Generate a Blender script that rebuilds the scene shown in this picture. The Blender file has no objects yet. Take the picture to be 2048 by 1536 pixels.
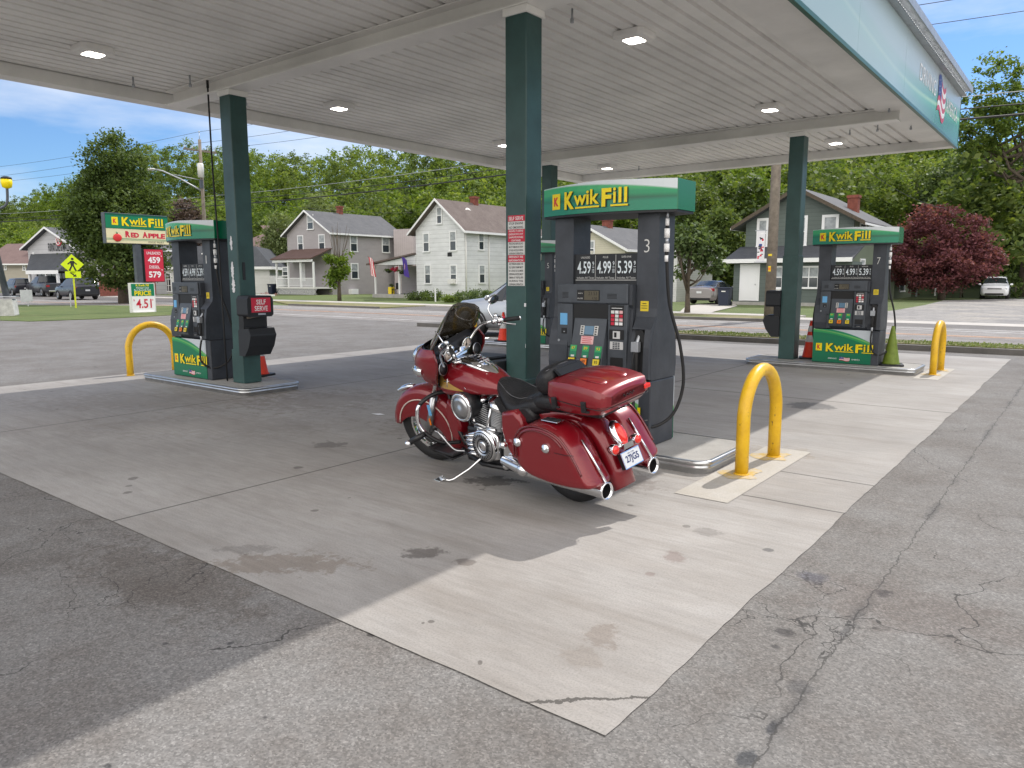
import bpy, bmesh, math, random
import numpy as np
from mathutils import Vector, Matrix
random.seed(7); RNG = np.random.default_rng(11)
scene = bpy.context.scene
COL = scene.collection
PI = math.pi

# ------------------------------------------------------------ camera
CAM_H = 1.62; FPX = 1483.0
yaw, pitch, roll = math.radians(38.11), math.radians(8.13), math.radians(-0.1)
fw = Vector((-math.sin(yaw)*math.cos(pitch), math.cos(yaw)*math.cos(pitch), -math.sin(pitch)))
r0 = Vector((math.cos(yaw), math.sin(yaw), 0)); u0 = r0.cross(fw)
rt = r0*math.cos(roll)+u0*math.sin(roll); up = rt.cross(fw)
cam_d = bpy.data.cameras.new('camera'); cam = bpy.data.objects.new('camera', cam_d); COL.objects.link(cam)
cam_d.sensor_width = 36; cam_d.lens = FPX/2048*36; cam_d.clip_end = 3000; cam_d.clip_start = 0.05
m = Matrix((rt, up, -fw)).transposed().to_4x4(); m.translation = (0, 0, CAM_H); cam.matrix_world = m
scene.camera = cam

# ------------------------------------------------------------ sky, sun, exposure
SUN_EL, SUN_AZ = math.radians(49), math.radians(5)       # azimuth clockwise from +Y
world = bpy.data.worlds.new('World'); scene.world = world; world.use_nodes = True
wn = world.node_tree; wn.nodes.clear()
wo = wn.nodes.new('ShaderNodeOutputWorld'); bg = wn.nodes.new('ShaderNodeBackground')
sky = wn.nodes.new('ShaderNodeTexSky'); sky.sky_type = 'NISHITA'; sky.sun_disc = False
sky.sun_elevation = SUN_EL; sky.sun_rotation = SUN_AZ; sky.air_density = 1.0; sky.dust_density = 0.2; sky.ozone_density = 2.0
tc = wn.nodes.new('ShaderNodeTexCoord'); mp = wn.nodes.new('ShaderNodeMapping'); mp.inputs['Scale'].default_value = (1.2, 1.2, 5.0)
mp.inputs['Location'].default_value = (0.35, 0.1, 0.2)
nz = wn.nodes.new('ShaderNodeTexNoise'); nz.inputs['Scale'].default_value = 2.2; nz.inputs['Detail'].default_value = 8; nz.inputs['Roughness'].default_value = 0.55
cr = wn.nodes.new('ShaderNodeValToRGB'); cr.color_ramp.elements[0].position = 0.42; cr.color_ramp.elements[0].color = (0, 0, 0, 1)
cr.color_ramp.elements[1].position = 0.66; cr.color_ramp.elements[1].color = (1, 1, 1, 1)
mx = wn.nodes.new('ShaderNodeMixRGB'); mx.inputs[2].default_value = (6.6, 7.1, 7.9, 1)
mlt = wn.nodes.new('ShaderNodeMath'); mlt.operation = 'MULTIPLY'; mlt.inputs[1].default_value = 0.8
wn.links.new(tc.outputs['Generated'], mp.inputs[0]); wn.links.new(mp.outputs[0], nz.inputs['Vector'])
wn.links.new(nz.outputs['Fac'], cr.inputs[0]); wn.links.new(cr.outputs[0], mlt.inputs[0]); wn.links.new(mlt.outputs[0], mx.inputs[0])
tint = wn.nodes.new('ShaderNodeMixRGB'); tint.blend_type = 'MULTIPLY'; tint.inputs[0].default_value = 1.0; tint.inputs[2].default_value = (0.60, 0.80, 1.05, 1)
wn.links.new(sky.outputs[0], tint.inputs[1]); wn.links.new(tint.outputs[0], mx.inputs[1])
# out-of-view bright cloud added overhead and opposite the sun, to fill the shade
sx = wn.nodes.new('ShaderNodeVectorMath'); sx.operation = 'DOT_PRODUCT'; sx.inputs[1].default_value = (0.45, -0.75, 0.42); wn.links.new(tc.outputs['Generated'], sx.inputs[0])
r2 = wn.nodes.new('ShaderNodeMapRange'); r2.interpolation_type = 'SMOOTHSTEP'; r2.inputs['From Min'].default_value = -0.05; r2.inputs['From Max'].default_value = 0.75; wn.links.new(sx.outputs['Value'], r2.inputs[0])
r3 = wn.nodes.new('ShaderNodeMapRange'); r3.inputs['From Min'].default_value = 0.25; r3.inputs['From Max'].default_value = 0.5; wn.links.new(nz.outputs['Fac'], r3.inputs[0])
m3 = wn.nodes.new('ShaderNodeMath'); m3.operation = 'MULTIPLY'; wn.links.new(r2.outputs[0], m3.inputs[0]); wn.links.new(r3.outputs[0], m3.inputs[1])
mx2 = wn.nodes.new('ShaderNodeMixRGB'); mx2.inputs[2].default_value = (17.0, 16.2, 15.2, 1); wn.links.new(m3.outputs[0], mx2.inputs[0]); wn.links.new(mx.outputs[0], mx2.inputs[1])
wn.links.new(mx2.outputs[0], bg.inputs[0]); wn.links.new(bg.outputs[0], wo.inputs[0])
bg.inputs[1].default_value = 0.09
sd = bpy.data.lights.new('sun', 'SUN'); sd.energy = 2.45; sd.angle = math.radians(0.5); sd.color = (1.0, 0.95, 0.88)
sun = bpy.data.objects.new('sun', sd); COL.objects.link(sun)
sdir = Vector((math.sin(SUN_AZ)*math.cos(SUN_EL), math.cos(SUN_AZ)*math.cos(SUN_EL), math.sin(SUN_EL)))
sun.rotation_euler = sdir.to_track_quat('Z', 'Y').to_euler()
vs = scene.view_settings; vs.view_transform = 'Standard'; vs.look = 'None'; vs.gamma = 1; vs.exposure = 0.62
scene.render.resolution_x = 1024; scene.render.resolution_y = 768

# ------------------------------------------------------------ helpers
def ray(px, py): return fw + rt*((px-1024)/FPX) - up*((py-768)/FPX)
def P(px, py, z=0.0):
    d = ray(px, py); t = (z-CAM_H)/d.z; return Vector((d.x*t, d.y*t, z))
def PY(px, py, y):
    d = ray(px, py); t = y/d.y; return Vector((d.x*t, y, CAM_H+d.z*t))
def PX(px, py, x):
    d = ray(px, py); t = x/d.x; return Vector((x, d.y*t, CAM_H+d.z*t))

MATS = {}
def mat(name, col, rough=0.6, metal=0.0, var=0.0, vscale=8.0, bump=0.0, bscale=40.0, coat=0.0, spec=0.5, trans=0.0, alpha=1.0, emit=0.0, dirt=None, ior=1.45):
    if name in MATS: return MATS[name]
    m = bpy.data.materials.new(name); m.use_nodes = True; MATS[name] = m
    nt = m.node_tree; b = nt.nodes['Principled BSDF']
    c = (*col, 1) if len(col) == 3 else col
    b.inputs['Base Color'].default_value = c; b.inputs['Roughness'].default_value = rough; b.inputs['Metallic'].default_value = metal
    b.inputs['Coat Weight'].default_value = coat; b.inputs['Coat Roughness'].default_value = 0.04; b.inputs['Specular IOR Level'].default_value = spec
    b.inputs['Transmission Weight'].default_value = trans; b.inputs['Alpha'].default_value = alpha; b.inputs['IOR'].default_value = ior
    if emit: b.inputs['Emission Color'].default_value = c; b.inputs['Emission Strength'].default_value = emit
    if var or bump:
        t = nt.nodes.new('ShaderNodeTexCoord')
    if var:
        n = nt.nodes.new('ShaderNodeTexNoise'); n.inputs['Scale'].default_value = vscale; n.inputs['Detail'].default_value = 6; n.inputs['Roughness'].default_value = 0.65
        nt.links.new(t.outputs['Object'], n.inputs['Vector'])
        r = nt.nodes.new('ShaderNodeValToRGB'); d = dirt or tuple(x*(1-var) for x in c[:3])
        r.color_ramp.elements[0].position = 0.3; r.color_ramp.elements[0].color = (*d, 1)
        r.color_ramp.elements[1].position = 0.68; r.color_ramp.elements[1].color = tuple(min(1, x*(1+var*0.35)) for x in c[:3])+(1,)
        nt.links.new(n.outputs['Fac'], r.inputs[0]); nt.links.new(r.outputs[0], b.inputs['Base Color'])
        rr = nt.nodes.new('ShaderNodeMapRange'); rr.inputs['To Min'].default_value = min(1, rough+0.12); rr.inputs['To Max'].default_value = max(0.02, rough-0.08)
        nt.links.new(n.outputs['Fac'], rr.inputs[0]); nt.links.new(rr.outputs[0], b.inputs['Roughness'])
    if bump:
        n2 = nt.nodes.new('ShaderNodeTexNoise'); n2.inputs['Scale'].default_value = bscale; n2.inputs['Detail'].default_value = 4
        nt.links.new(t.outputs['Object'], n2.inputs['Vector'])
        bp = nt.nodes.new('ShaderNodeBump'); bp.inputs['Strength'].default_value = bump; bp.inputs['Distance'].default_value = 0.02
        nt.links.new(n2.outputs['Fac'], bp.inputs['Height']); nt.links.new(bp.outputs[0], b.inputs['Normal'])
    return m

class NT:
    """small node-graph helper"""
    def __init__(s, name, rough=0.8):
        s.m = bpy.data.materials.new(name); s.m.use_nodes = True; s.t = s.m.node_tree; s.b = s.t.nodes['Principled BSDF']
        s.b.inputs['Roughness'].default_value = rough; s.tc = s.t.nodes.new('ShaderNodeTexCoord'); MATS[name] = s.m
    def n(s, typ, **kw):
        x = s.t.nodes.new(typ)
        for k, v in kw.items():
            if k.startswith('i_'):
                kk = k[2:]; kk = int(kk) if kk.isdigit() else kk.replace('_', ' ')
                x.inputs[kk].default_value = v
            else: setattr(x, k, v)
        return x
    def l(s, a, b): s.t.links.new(a, b)
    def pos(s, scale=(1, 1, 1), rot=0, loc=(0, 0, 0)):
        q = s.n('ShaderNodeMapping'); q.inputs['Scale'].default_value = scale; q.inputs['Rotation'].default_value = (0, 0, rot); q.inputs['Location'].default_value = loc
        s.l(s.tc.outputs['Object'], q.inputs[0]); return q.outputs[0]
    def noise(s, scale, detail=5, rough=0.6, vec=None, dist=0.0):
        q = s.n('ShaderNodeTexNoise'); q.inputs['Scale'].default_value = scale; q.inputs['Detail'].default_value = detail; q.inputs['Roughness'].default_value = rough; q.inputs['Distortion'].default_value = dist
        s.l(vec or s.tc.outputs['Object'], q.inputs['Vector']); return q.outputs['Fac']
    def ramp(s, fac, stops):
        q = s.n('ShaderNodeValToRGB'); e = q.color_ramp.elements
        while len(e) > len(stops): e.remove(e[-1])
        while len(e) < len(stops): e.new(1)
        for i, (p, c) in enumerate(stops):
            e[i].position = p; e[i].color = (c, c, c, 1) if not isinstance(c, tuple) else (*c, 1)
        s.l(fac, q.inputs[0]); return q.outputs[0]
    def math(s, op, a, b=0.0, clamp=False):
        q = s.n('ShaderNodeMath', operation=op); q.use_clamp = clamp
        for i, v in enumerate((a, b)):
            if isinstance(v, (int, float)): q.inputs[i].default_value = v
            else: s.l(v, q.inputs[i])
        return q.outputs[0]
    def mix(s, fac, a, b, mode='MIX'):
        q = s.n('ShaderNodeMixRGB', blend_type=mode)
        for i, v in enumerate((fac, a, b)):
            if isinstance(v, (int, float)): q.inputs[i].default_value = v
            elif isinstance(v, tuple): q.inputs[i].default_value = (*v, 1)
            else: s.l(v, q.inputs[i])
        return q.outputs[0]
    def bump(s, h, strength, dist):
        q = s.n('ShaderNodeBump'); q.inputs['Strength'].default_value = strength; q.inputs['Distance'].default_value = dist
        s.l(h, q.inputs['Height']); s.l(q.outputs[0], s.b.inputs['Normal'])
    def sep(s):
        q = s.n('ShaderNodeSeparateXYZ'); s.l(s.tc.outputs['Object'], q.inputs[0]); return q.outputs

class MB:
    """collects shapes and links them as ONE mesh object"""
    def __init__(s, M=None): s.v = []; s.f = []; s.mi = []; s.sm = []; s.mats = []; s.cur = 0; s.smooth = False; s.M = M
    def use(s, m, smooth=None):
        if isinstance(m, str): m = MATS[m]
        if m not in s.mats: s.mats.append(m)
        s.cur = s.mats.index(m)
        if smooth is not None: s.smooth = smooth
        return s
    def add(s, vs, fs, M=None, smooth=None):
        o = len(s.v)
        for v in vs:
            v = Vector(v)
            if M is not None: v = M @ v
            if s.M is not None: v = s.M @ v
            s.v.append(v)
        for f in fs: s.f.append([i+o for i in f]); s.mi.append(s.cur); s.sm.append(s.smooth if smooth is None else smooth)
        return s
    def box(s, x0, x1, y0, y1, z0, z1, M=None):
        return s.add([(x0,y0,z0),(x1,y0,z0),(x1,y1,z0),(x0,y1,z0),(x0,y0,z1),(x1,y0,z1),(x1,y1,z1),(x0,y1,z1)],
                     [(0,3,2,1),(4,5,6,7),(0,1,5,4),(1,2,6,5),(2,3,7,6),(3,0,4,7)], M, False)
    def prism(s, poly, a, b, axis='Y', M=None, smooth=False, inset=0.0):
        """poly in the plane across axis: X->(y,z) Y->(x,z) Z->(x,y)"""
        def pt(p, t):
            return {'X': (t, p[0], p[1]), 'Y': (p[0], t, p[1]), 'Z': (p[0], p[1], t)}[axis]
        n = len(poly)
        area = sum(poly[i][0]*poly[(i+1) % n][1]-poly[(i+1) % n][0]*poly[i][1] for i in range(n))
        if (area > 0) == (axis == 'Y'): poly = poly[::-1]
        if inset:
            cx = sum(p[0] for p in poly)/n; cy = sum(p[1] for p in poly)/n
            def sh(p, d):
                L = math.hypot(p[0]-cx, p[1]-cy) or 1; k = max(0.0, 1-d/L); return (cx+(p[0]-cx)*k, cy+(p[1]-cy)*k)
            lv = [(a, inset), (a+inset*0.35, inset*0.25), (a+inset, 0), (b-inset, 0), (b-inset*0.35, inset*0.25), (b, inset)]
            rings = [[pt(sh(p, d), t) for p in poly] for t, d in lv]
            return s.rings(rings, True, True, M, True)
        vs = [pt(p, a) for p in poly]+[pt(p, b) for p in poly]
        fs = [list(range(n))[::-1], list(range(n, 2*n))]
        s.add(vs, fs, M, False)
        s.add(vs, [(i, (i+1) % n, n+(i+1) % n, n+i) for i in range(n)], M, smooth); return s
    def rings(s, rings, cap0=True, cap1=True, M=None, smooth=True, closed=True):
        n = len(rings[0]); vs = [p for r in rings for p in r]; fs = []
        for k in range(len(rings)-1):
            for i in range(n if closed else n-1):
                j = (i+1) % n; fs.append((k*n+i, k*n+j, (k+1)*n+j, (k+1)*n+i))
        o = len(s.v); s.add(vs, fs, M, smooth)
        if cap0: s.f.append([o+i for i in range(n)][::-1]); s.mi.append(s.cur); s.sm.append(False)
        if cap1: s.f.append([o+(len(rings)-1)*n+i for i in range(n)]); s.mi.append(s.cur); s.sm.append(False)
        return s
    def tube(s, pts, r, n=10, caps=True, M=None, smooth=True):
        pts = [Vector(p) for p in pts]; R = r if isinstance(r, (list, tuple)) else [r]*len(pts); rings = []
        t = (pts[1]-pts[0]).normalized(); a = Vector((0, 0, 1)) if abs(t.z) < 0.9 else Vector((1, 0, 0))
        nrm = t.cross(a).normalized()
        for i, p in enumerate(pts):
            if i == 0: t = (pts[1]-pts[0])
            elif i == len(pts)-1: t = pts[-1]-pts[-2]
            else: t = (pts[i+1]-pts[i]).normalized()+(pts[i]-pts[i-1]).normalized()
            t = t.normalized(); nrm = (nrm-t*nrm.dot(t)).normalized(); bn = t.cross(nrm)
            rings.append([p+(nrm*math.cos(2*PI*k/n)+bn*math.sin(2*PI*k/n))*R[i] for k in range(n)])
        return s.rings(rings, caps, caps, M, smooth)
    def cyl(s, p0, p1, r0, r1=None, n=20, caps=True, M=None, smooth=True):
        return s.tube([p0, p1], [r0, r0 if r1 is None else r1], n, caps, M, smooth)
    def lathe(s, prof, c=(0, 0, 0), axis='Z', n=28, M=None, smooth=True, cap=True):
        rings = []
        for r, t in prof:
            ring = []
            for k in range(n):
                a = 2*PI*k/n; x, y = r*math.cos(a), r*math.sin(a)
                q = {'Z': (x, y, t), 'Y': (x, t, -y), 'X': (t, x, y)}[axis]
                ring.append(Vector(q)+Vector(c))
            rings.append(ring)
        return s.rings(rings, cap, cap, M, smooth)
    def ball(s, c, r, n=12, M=None, sc=(1, 1, 1)):
        rings = []
        for i in range(n//2+1):
            ph = -PI/2+PI*i/(n//2); rr = max(1e-4, math.cos(ph))
            rings.append([Vector(c)+Vector((r*sc[0]*rr*math.cos(2*PI*k/n), r*sc[1]*rr*math.sin(2*PI*k/n), r*sc[2]*math.sin(ph))) for k in range(n)])
        return s.rings(rings, True, True, M, True)
    def quad(s, a, b, c, d, M=None): return s.add([a, b, c, d], [(0, 1, 2, 3)], M, False)
    def mesh(s, me, M=None):
        return s.add([v.co.copy() for v in me.vertices], [list(p.vertices) for p in me.polygons], M, False)
    def build(s, name, m=None, parent=None, bevel=0.0, seg=2, autosmooth=False, fix=False):
        me = bpy.data.meshes.new(name); me.from_pydata(s.v, [], s.f)
        if m is not None and not s.mats:
            s.mats = [MATS[m] if isinstance(m, str) else m]
        for x in s.mats: me.materials.append(x)
        me.polygons.foreach_set('material_index', s.mi); me.polygons.foreach_set('use_smooth', s.sm)
        if fix:
            bm = bmesh.new(); bm.from_mesh(me); bmesh.ops.remove_doubles(bm, verts=bm.verts, dist=1e-5); bmesh.ops.recalc_face_normals(bm, faces=bm.faces); bm.to_mesh(me); bm.free()
        me.update(); o = bpy.data.objects.new(name, me); COL.objects.link(o)
        if parent is not None: o.parent = parent
        if bevel:
            b = o.modifiers.new('b', 'BEVEL'); b.width = bevel; b.segments = seg; b.limit_method = 'ANGLE'; b.angle_limit = math.radians(40); b.harden_normals = False
        return o

def tag(o, label=None, cat=None, group=None, kind=None):
    if label: o['label'] = label
    if cat: o['category'] = cat
    if group: o['group'] = group
    if kind: o['kind'] = kind
    return o
def thing(name, label, cat, loc=(0, 0, 0), rz=0.0, group=None):
    o = bpy.data.objects.new(name, None); COL.objects.link(o); o.empty_display_size = 0.2
    o.location = loc; o.rotation_euler = (0, 0, rz); return tag(o, label, cat, group)
def dup(o, parent=None):
    c = o.copy(); COL.objects.link(c)
    if parent is not None: c.parent = parent
    for ch in [x for x in bpy.data.objects if x.parent == o]: dup(ch, c)
    return c

_TX = {}
def text_me(txt, size=1.0, offset=0.0, align='LEFT', ext=0.0):
    k = (txt, size, offset, align, ext)
    if k in _TX: return _TX[k]
    cu = bpy.data.curves.new('lettering', 'FONT'); cu.body = txt; cu.size = size; cu.offset = offset; cu.align_x = align; cu.align_y = 'BOTTOM_BASELINE'; cu.extrude = ext; cu.resolution_u = 3
    o = bpy.data.objects.new('lettering_source', cu); COL.objects.link(o)
    bpy.context.view_layer.update()
    me = bpy.data.meshes.new_from_object(o.evaluated_get(bpy.context.evaluated_depsgraph_get()))
    bpy.data.objects.remove(o); bpy.data.curves.remove(cu); _TX[k] = me; return me
def fit_text(mb, txt, M, w, h, offset=0.0, base=(0, 0), align=0, shear=0.0):
    """lettering scaled to exactly w x h in the local XY plane, then placed by M; base = lower left (align 0) or centre (align 1)"""
    me = text_me(txt, 1.0, offset)
    xs = [v.co.x for v in me.vertices]; ys = [v.co.y for v in me.vertices]
    x0, x1, y0, y1 = min(xs), max(xs), min(ys), max(ys)
    sx = w/(x1-x0); sy = h/(y1-y0); ox = base[0]-(w/2 if align else 0); oy = base[1]-(h/2 if align else 0)
    T = Matrix(((sx, shear, 0, ox-x0*sx), (0, sy, 0, oy-y0*sy), (0, 0, 1, 0), (0, 0, 0, 1)))
    mb.mesh(me, M @ T)
# local XY -> world XZ plane facing -Y (front) ; facing +X (side)
FRONT = Matrix(((1,0,0,0),(0,0,-1,0),(0,1,0,0),(0,0,0,1)))
SIDE = Matrix(((0,0,1,0),(1,0,0,0),(0,1,0,0),(0,0,0,1)))
def T(x, y, z): return Matrix.Translation((x, y, z))
# ------------------------------------------------------------ shared materials
mat('canopy_white', (0.88, 0.865, 0.835), 0.45, var=0.17, vscale=0.7)
mat('column_green', (0.035, 0.085, 0.08), 0.35, var=0.3, vscale=2.2, bump=0.08, bscale=6)
mat('pump_grey', (0.048, 0.054, 0.066), 0.42, var=0.32, vscale=3.5, bump=0.06, bscale=15)
mat('pump_dark', (0.018, 0.02, 0.024), 0.5)
mat('pump_mid', (0.07, 0.08, 0.095), 0.42, var=0.28, vscale=5)
mat('black', (0.012, 0.012, 0.013), 0.5); mat('rubber', (0.015, 0.015, 0.016), 0.65)
mat('white', (0.8, 0.8, 0.8), 0.5); mat('offwhite', (0.66, 0.66, 0.64), 0.5)
mat('brand_green', (0.0, 0.19, 0.085), 0.32); mat('brand_green_dark', (0.0, 0.085, 0.05), 0.32); mat('brand_green_bright', (0.02, 0.33, 0.10), 0.32)  # print greens: base, darker, and a brighter one for the grade strips
mat('lime', (0.3, 0.5, 0.08), 0.4)
mat('brand_yellow', (0.85, 0.66, 0.0), 0.4); mat('brand_red', (0.6, 0.03, 0.03), 0.4)
mat('digit_white', (0.75, 0.82, 0.86), 0.5); mat('sign_red', (0.55, 0.02, 0.05), 0.4); mat('cream', (0.72, 0.66, 0.42), 0.5)
mat('panel_silver', (0.55, 0.6, 0.66), 0.3)
mat('steel', (0.55, 0.56, 0.57), 0.3, metal=1.0, var=0.2, vscale=6); mat('galv', (0.45, 0.47, 0.5), 0.45, metal=0.8, var=0.15, vscale=5)
mat('chrome', (0.85, 0.86, 0.88), 0.07, metal=1.0); mat('satin', (0.5, 0.51, 0.53), 0.28, metal=1.0)
YELLOW = 1
mat('cone_orange', (0.75, 0.05, 0.02), 0.5, var=0.15, vscale=9); mat('cone_lime', (0.14, 0.20, 0.02), 0.55, var=0.3, vscale=12); mat('reflective', (0.6, 0.6, 0.6), 0.35)
mat('sticker_blue', (0.15, 0.42, 0.72), 0.5); mat('sticker_yellow', (0.72, 0.55, 0.03), 0.5); mat('sticker_pink', (0.75, 0.45, 0.45), 0.5)
mat('glass_dark', (0.02, 0.025, 0.03), 0.05, spec=0.8); mat('window_glass', (0.035, 0.045, 0.055), 0.06, spec=0.8)
mat('window_curtain', (0.35, 0.38, 0.4), 0.4, var=0.5, vscale=3)
mat('trim_white', (0.75, 0.76, 0.77), 0.5); mat('red_brick', (0.22, 0.07, 0.05), 0.85, var=0.35, vscale=4)
mat('bark', (0.10, 0.08, 0.06), 0.9, var=0.4, vscale=9, bump=0.6, bscale=20)
mat('pole_wood', (0.22, 0.19, 0.155), 0.9, var=0.35, vscale=5, bump=0.4, bscale=25)
mat('lcd', (0.10, 0.085, 0.055), 0.3); mat('screen_blue', (0.12, 0.22, 0.32), 0.2)
mat('lamp_lens', (1.0, 0.97, 0.9), 0.3, emit=9.0)
mat('bag', (0.25, 0.27, 0.3), 0.25, alpha=0.75); mat('orange_refl', (0.8, 0.2, 0.01), 0.3)
mat('paper', (0.7, 0.7, 0.72), 0.7)

def yellow():
    s = NT('yellow_paint', 0.36); c = s.ramp(s.noise(6, 7, 0.7), [(0.3, (0.60, 0.33, 0.012)), (0.55, (0.72, 0.43, 0.012)), (0.75, (0.76, 0.50, 0.03))])
    ch = s.ramp(s.noise(19, 6, 0.75, s.pos((1, 1, .45))), [(0.62, 0.0), (0.65, 1.0)]); low = s.ramp(s.noise(2.2, 3, 0.6), [(0.38, 0.0), (0.55, 0.95)])
    c = s.mix(s.math('MULTIPLY', ch, low), c, (0.16, 0.085, 0.035)); sc = s.ramp(s.noise(30, 4, 0.8, s.pos((.25, .25, 2))), [(0.64, 0.0), (0.70, 0.5)]); c = s.mix(sc, c, (0.42, 0.27, 0.05))
    s.l(c, s.b.inputs['Base Color']); s.bump(s.noise(26, 4), 0.2, 0.01)
yellow()
def concrete():
    s = NT('concrete_slab', 0.8); x, y, z = s.sep()
    base = s.ramp(s.noise(0.55, 8, 0.65), [(0.3, (0.265, 0.253, 0.241)), (0.55, (0.325, 0.311, 0.297)), (0.75, (0.375, 0.361, 0.346))])
    fine = s.ramp(s.noise(95, 3, 0.7), [(0.25, 0.72), (0.5, 1.0), (0.8, 1.13)])
    c = s.mix(1.0, base, fine, 'MULTIPLY')
    # broom streaks along x
    st = s.ramp(s.noise(1.0, 6, 0.7, s.pos((3, 26, 1))), [(0.3, 0.86), (0.6, 1.03)]); c = s.mix(1.0, c, st, 'MULTIPLY')
    tm = s.ramp(s.noise(1.0, 5, 0.65, s.pos((0.35, 4.5, 1), 0.12, (1, 7, 0))), [(0.52, (1, 1, 1)), (0.72, (0.80, 0.78, 0.76))]); c = s.mix(0.8, c, tm, 'MULTIPLY')
    pit = s.ramp(s.noise(11, 8, 0.85), [(0.62, (1, 1, 1)), (0.78, (0.72, 0.70, 0.68))]); c = s.mix(0.7, c, pit, 'MULTIPLY')
    # worn, oily traffic lane tone between the islands
    big = s.ramp(s.noise(0.3, 6, 0.75, s.pos((1, 2.0, 1), 0.2, (3, 1, 0))), [(0.40, (1.04, 1.04, 1.04)), (0.7, (0.78, 0.74, 0.70))]); c = s.mix(0.85, c, big, 'MULTIPLY')
    wob = s.noise(7, 5, 0.75)
    def spot(cx, cy, rx, ry, k, col, rough_edge=0.9, rot=0.0):
        nonlocal c
        mp = s.n('ShaderNodeMapping', vector_type='POINT'); q = s.n('ShaderNodeVectorMath', operation='SUBTRACT'); q.inputs[1].default_value = (cx, cy, 0); s.l(s.tc.outputs['Object'], q.inputs[0])
        s.l(q.outputs[0], mp.inputs[0]); mp.inputs['Rotation'].default_value = (0, 0, rot); mp.inputs['Scale'].default_value = (1, 1, 0)
        q2 = s.n('ShaderNodeVectorMath', operation='DIVIDE'); q2.inputs[1].default_value = (rx, ry, 1); s.l(mp.outputs[0], q2.inputs[0])
        ln = s.n('ShaderNodeVectorMath', operation='LENGTH'); s.l(q2.outputs[0], ln.inputs[0])
        d = s.math('ADD', ln.outputs['Value'], s.math('MULTIPLY', s.math('SUBTRACT', wob, 0.5), rough_edge*3.2))
        f = s.math('MULTIPLY', s.ramp(d, [(0.7, 1.0), (1.0, 0.0)]), k); c = s.mix(f, c, col, 'MULTIPLY')
    dk = (0.32, 0.29, 0.27); br = (0.62, 0.53, 0.44); gr = (0.45, 0.44, 0.45)
    for a in SPOTS: spot(*a)
    # joints
    def joint(v, at, w=0.012, k=0.75, wig=0.012):
        nonlocal c
        vv = s.math('ADD', v, s.math('MULTIPLY', s.math('SUBTRACT', s.noise(3.5, 3), 0.5), wig))
        d = s.math('ABSOLUTE', s.math('SUBTRACT', vv, at)); f = s.math('MULTIPLY', s.math('LESS_THAN', d, w), k); c = s.mix(f, c, (0.06, 0.055, 0.05))
    joint(x, -5.1, 0.011, 0.8, 0.004); joint(y, 10.2, 0.016); joint(x, -9.1, 0.011, 0.8, 0.004)
    for yy in (4.88, 5.75): 
        vv = s.math('ADD', y, s.math('MULTIPLY', s.math('SUBTRACT', s.noise(3.5, 3), 0.5), 0.03)); d = s.math('ABSOLUTE', s.math('SUBTRACT', vv, yy+0.45))
        f = s.math('MULTIPLY', s.math('MULTIPLY', s.math('LESS_THAN', d, 0.013), s.math('GREATER_THAN', x, -1.98)), 0.75); c = s.mix(f, c, (0.06, 0.055, 0.05))
    # crack near the corner
    dx = s.math('ADD', x, 1.22); dy = s.math('SUBTRACT', y, 2.13)
    rr = s.math('ADD', s.math('ADD', s.math('MULTIPLY', dx, -0.92), dy), s.math('MULTIPLY', s.math('SUBTRACT', s.noise(9, 6, 0.7), 0.5), 0.14))
    f = s.math('MULTIPLY', s.math('LESS_THAN', s.math('ABSOLUTE', s.math('SUBTRACT', rr, 0.34)), 0.012), 0.85); c = s.mix(f, c, (0.05, 0.045, 0.04))
    # scattered small drips
    vo = s.n('ShaderNodeTexVoronoi'); vo.inputs['Scale'].default_value = 1.7; vo.inputs['Randomness'].default_value = 1; s.l(s.tc.outputs['Object'], vo.inputs['Vector'])
    dd = s.math('ADD', vo.outputs['Distance'], s.math('MULTIPLY', s.math('SUBTRACT', s.noise(14, 4), 0.5), 0.08))
    f = s.math('MULTIPLY', s.math('LESS_THAN', dd, 0.045), 0.6); c = s.mix(f, c, (0.3, 0.28, 0.27), 'MULTIPLY')
    s.l(c, s.b.inputs['Base Color'])
    s.bump(s.noise(120, 3, 0.7), 0.28, 0.006)
    return s.m
def SP(px, py, w, h, k, col, re=1.0, tilt=0.0):
    c = P(px, py); d = math.hypot(c.x, c.y); a = P(px+20, py)-P(px-20, py); th = math.atan2(a.y, a.x)+tilt
    return (c.x, c.y, d*w/FPX, (P(px, py-h)-P(px, py+h)).length/2, k, col, re, -th)
DK, BR, GR, RD = (0.34, 0.32, 0.31), (0.60, 0.52, 0.45), (0.55, 0.54, 0.54), (0.62, 0.50, 0.48)
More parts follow.
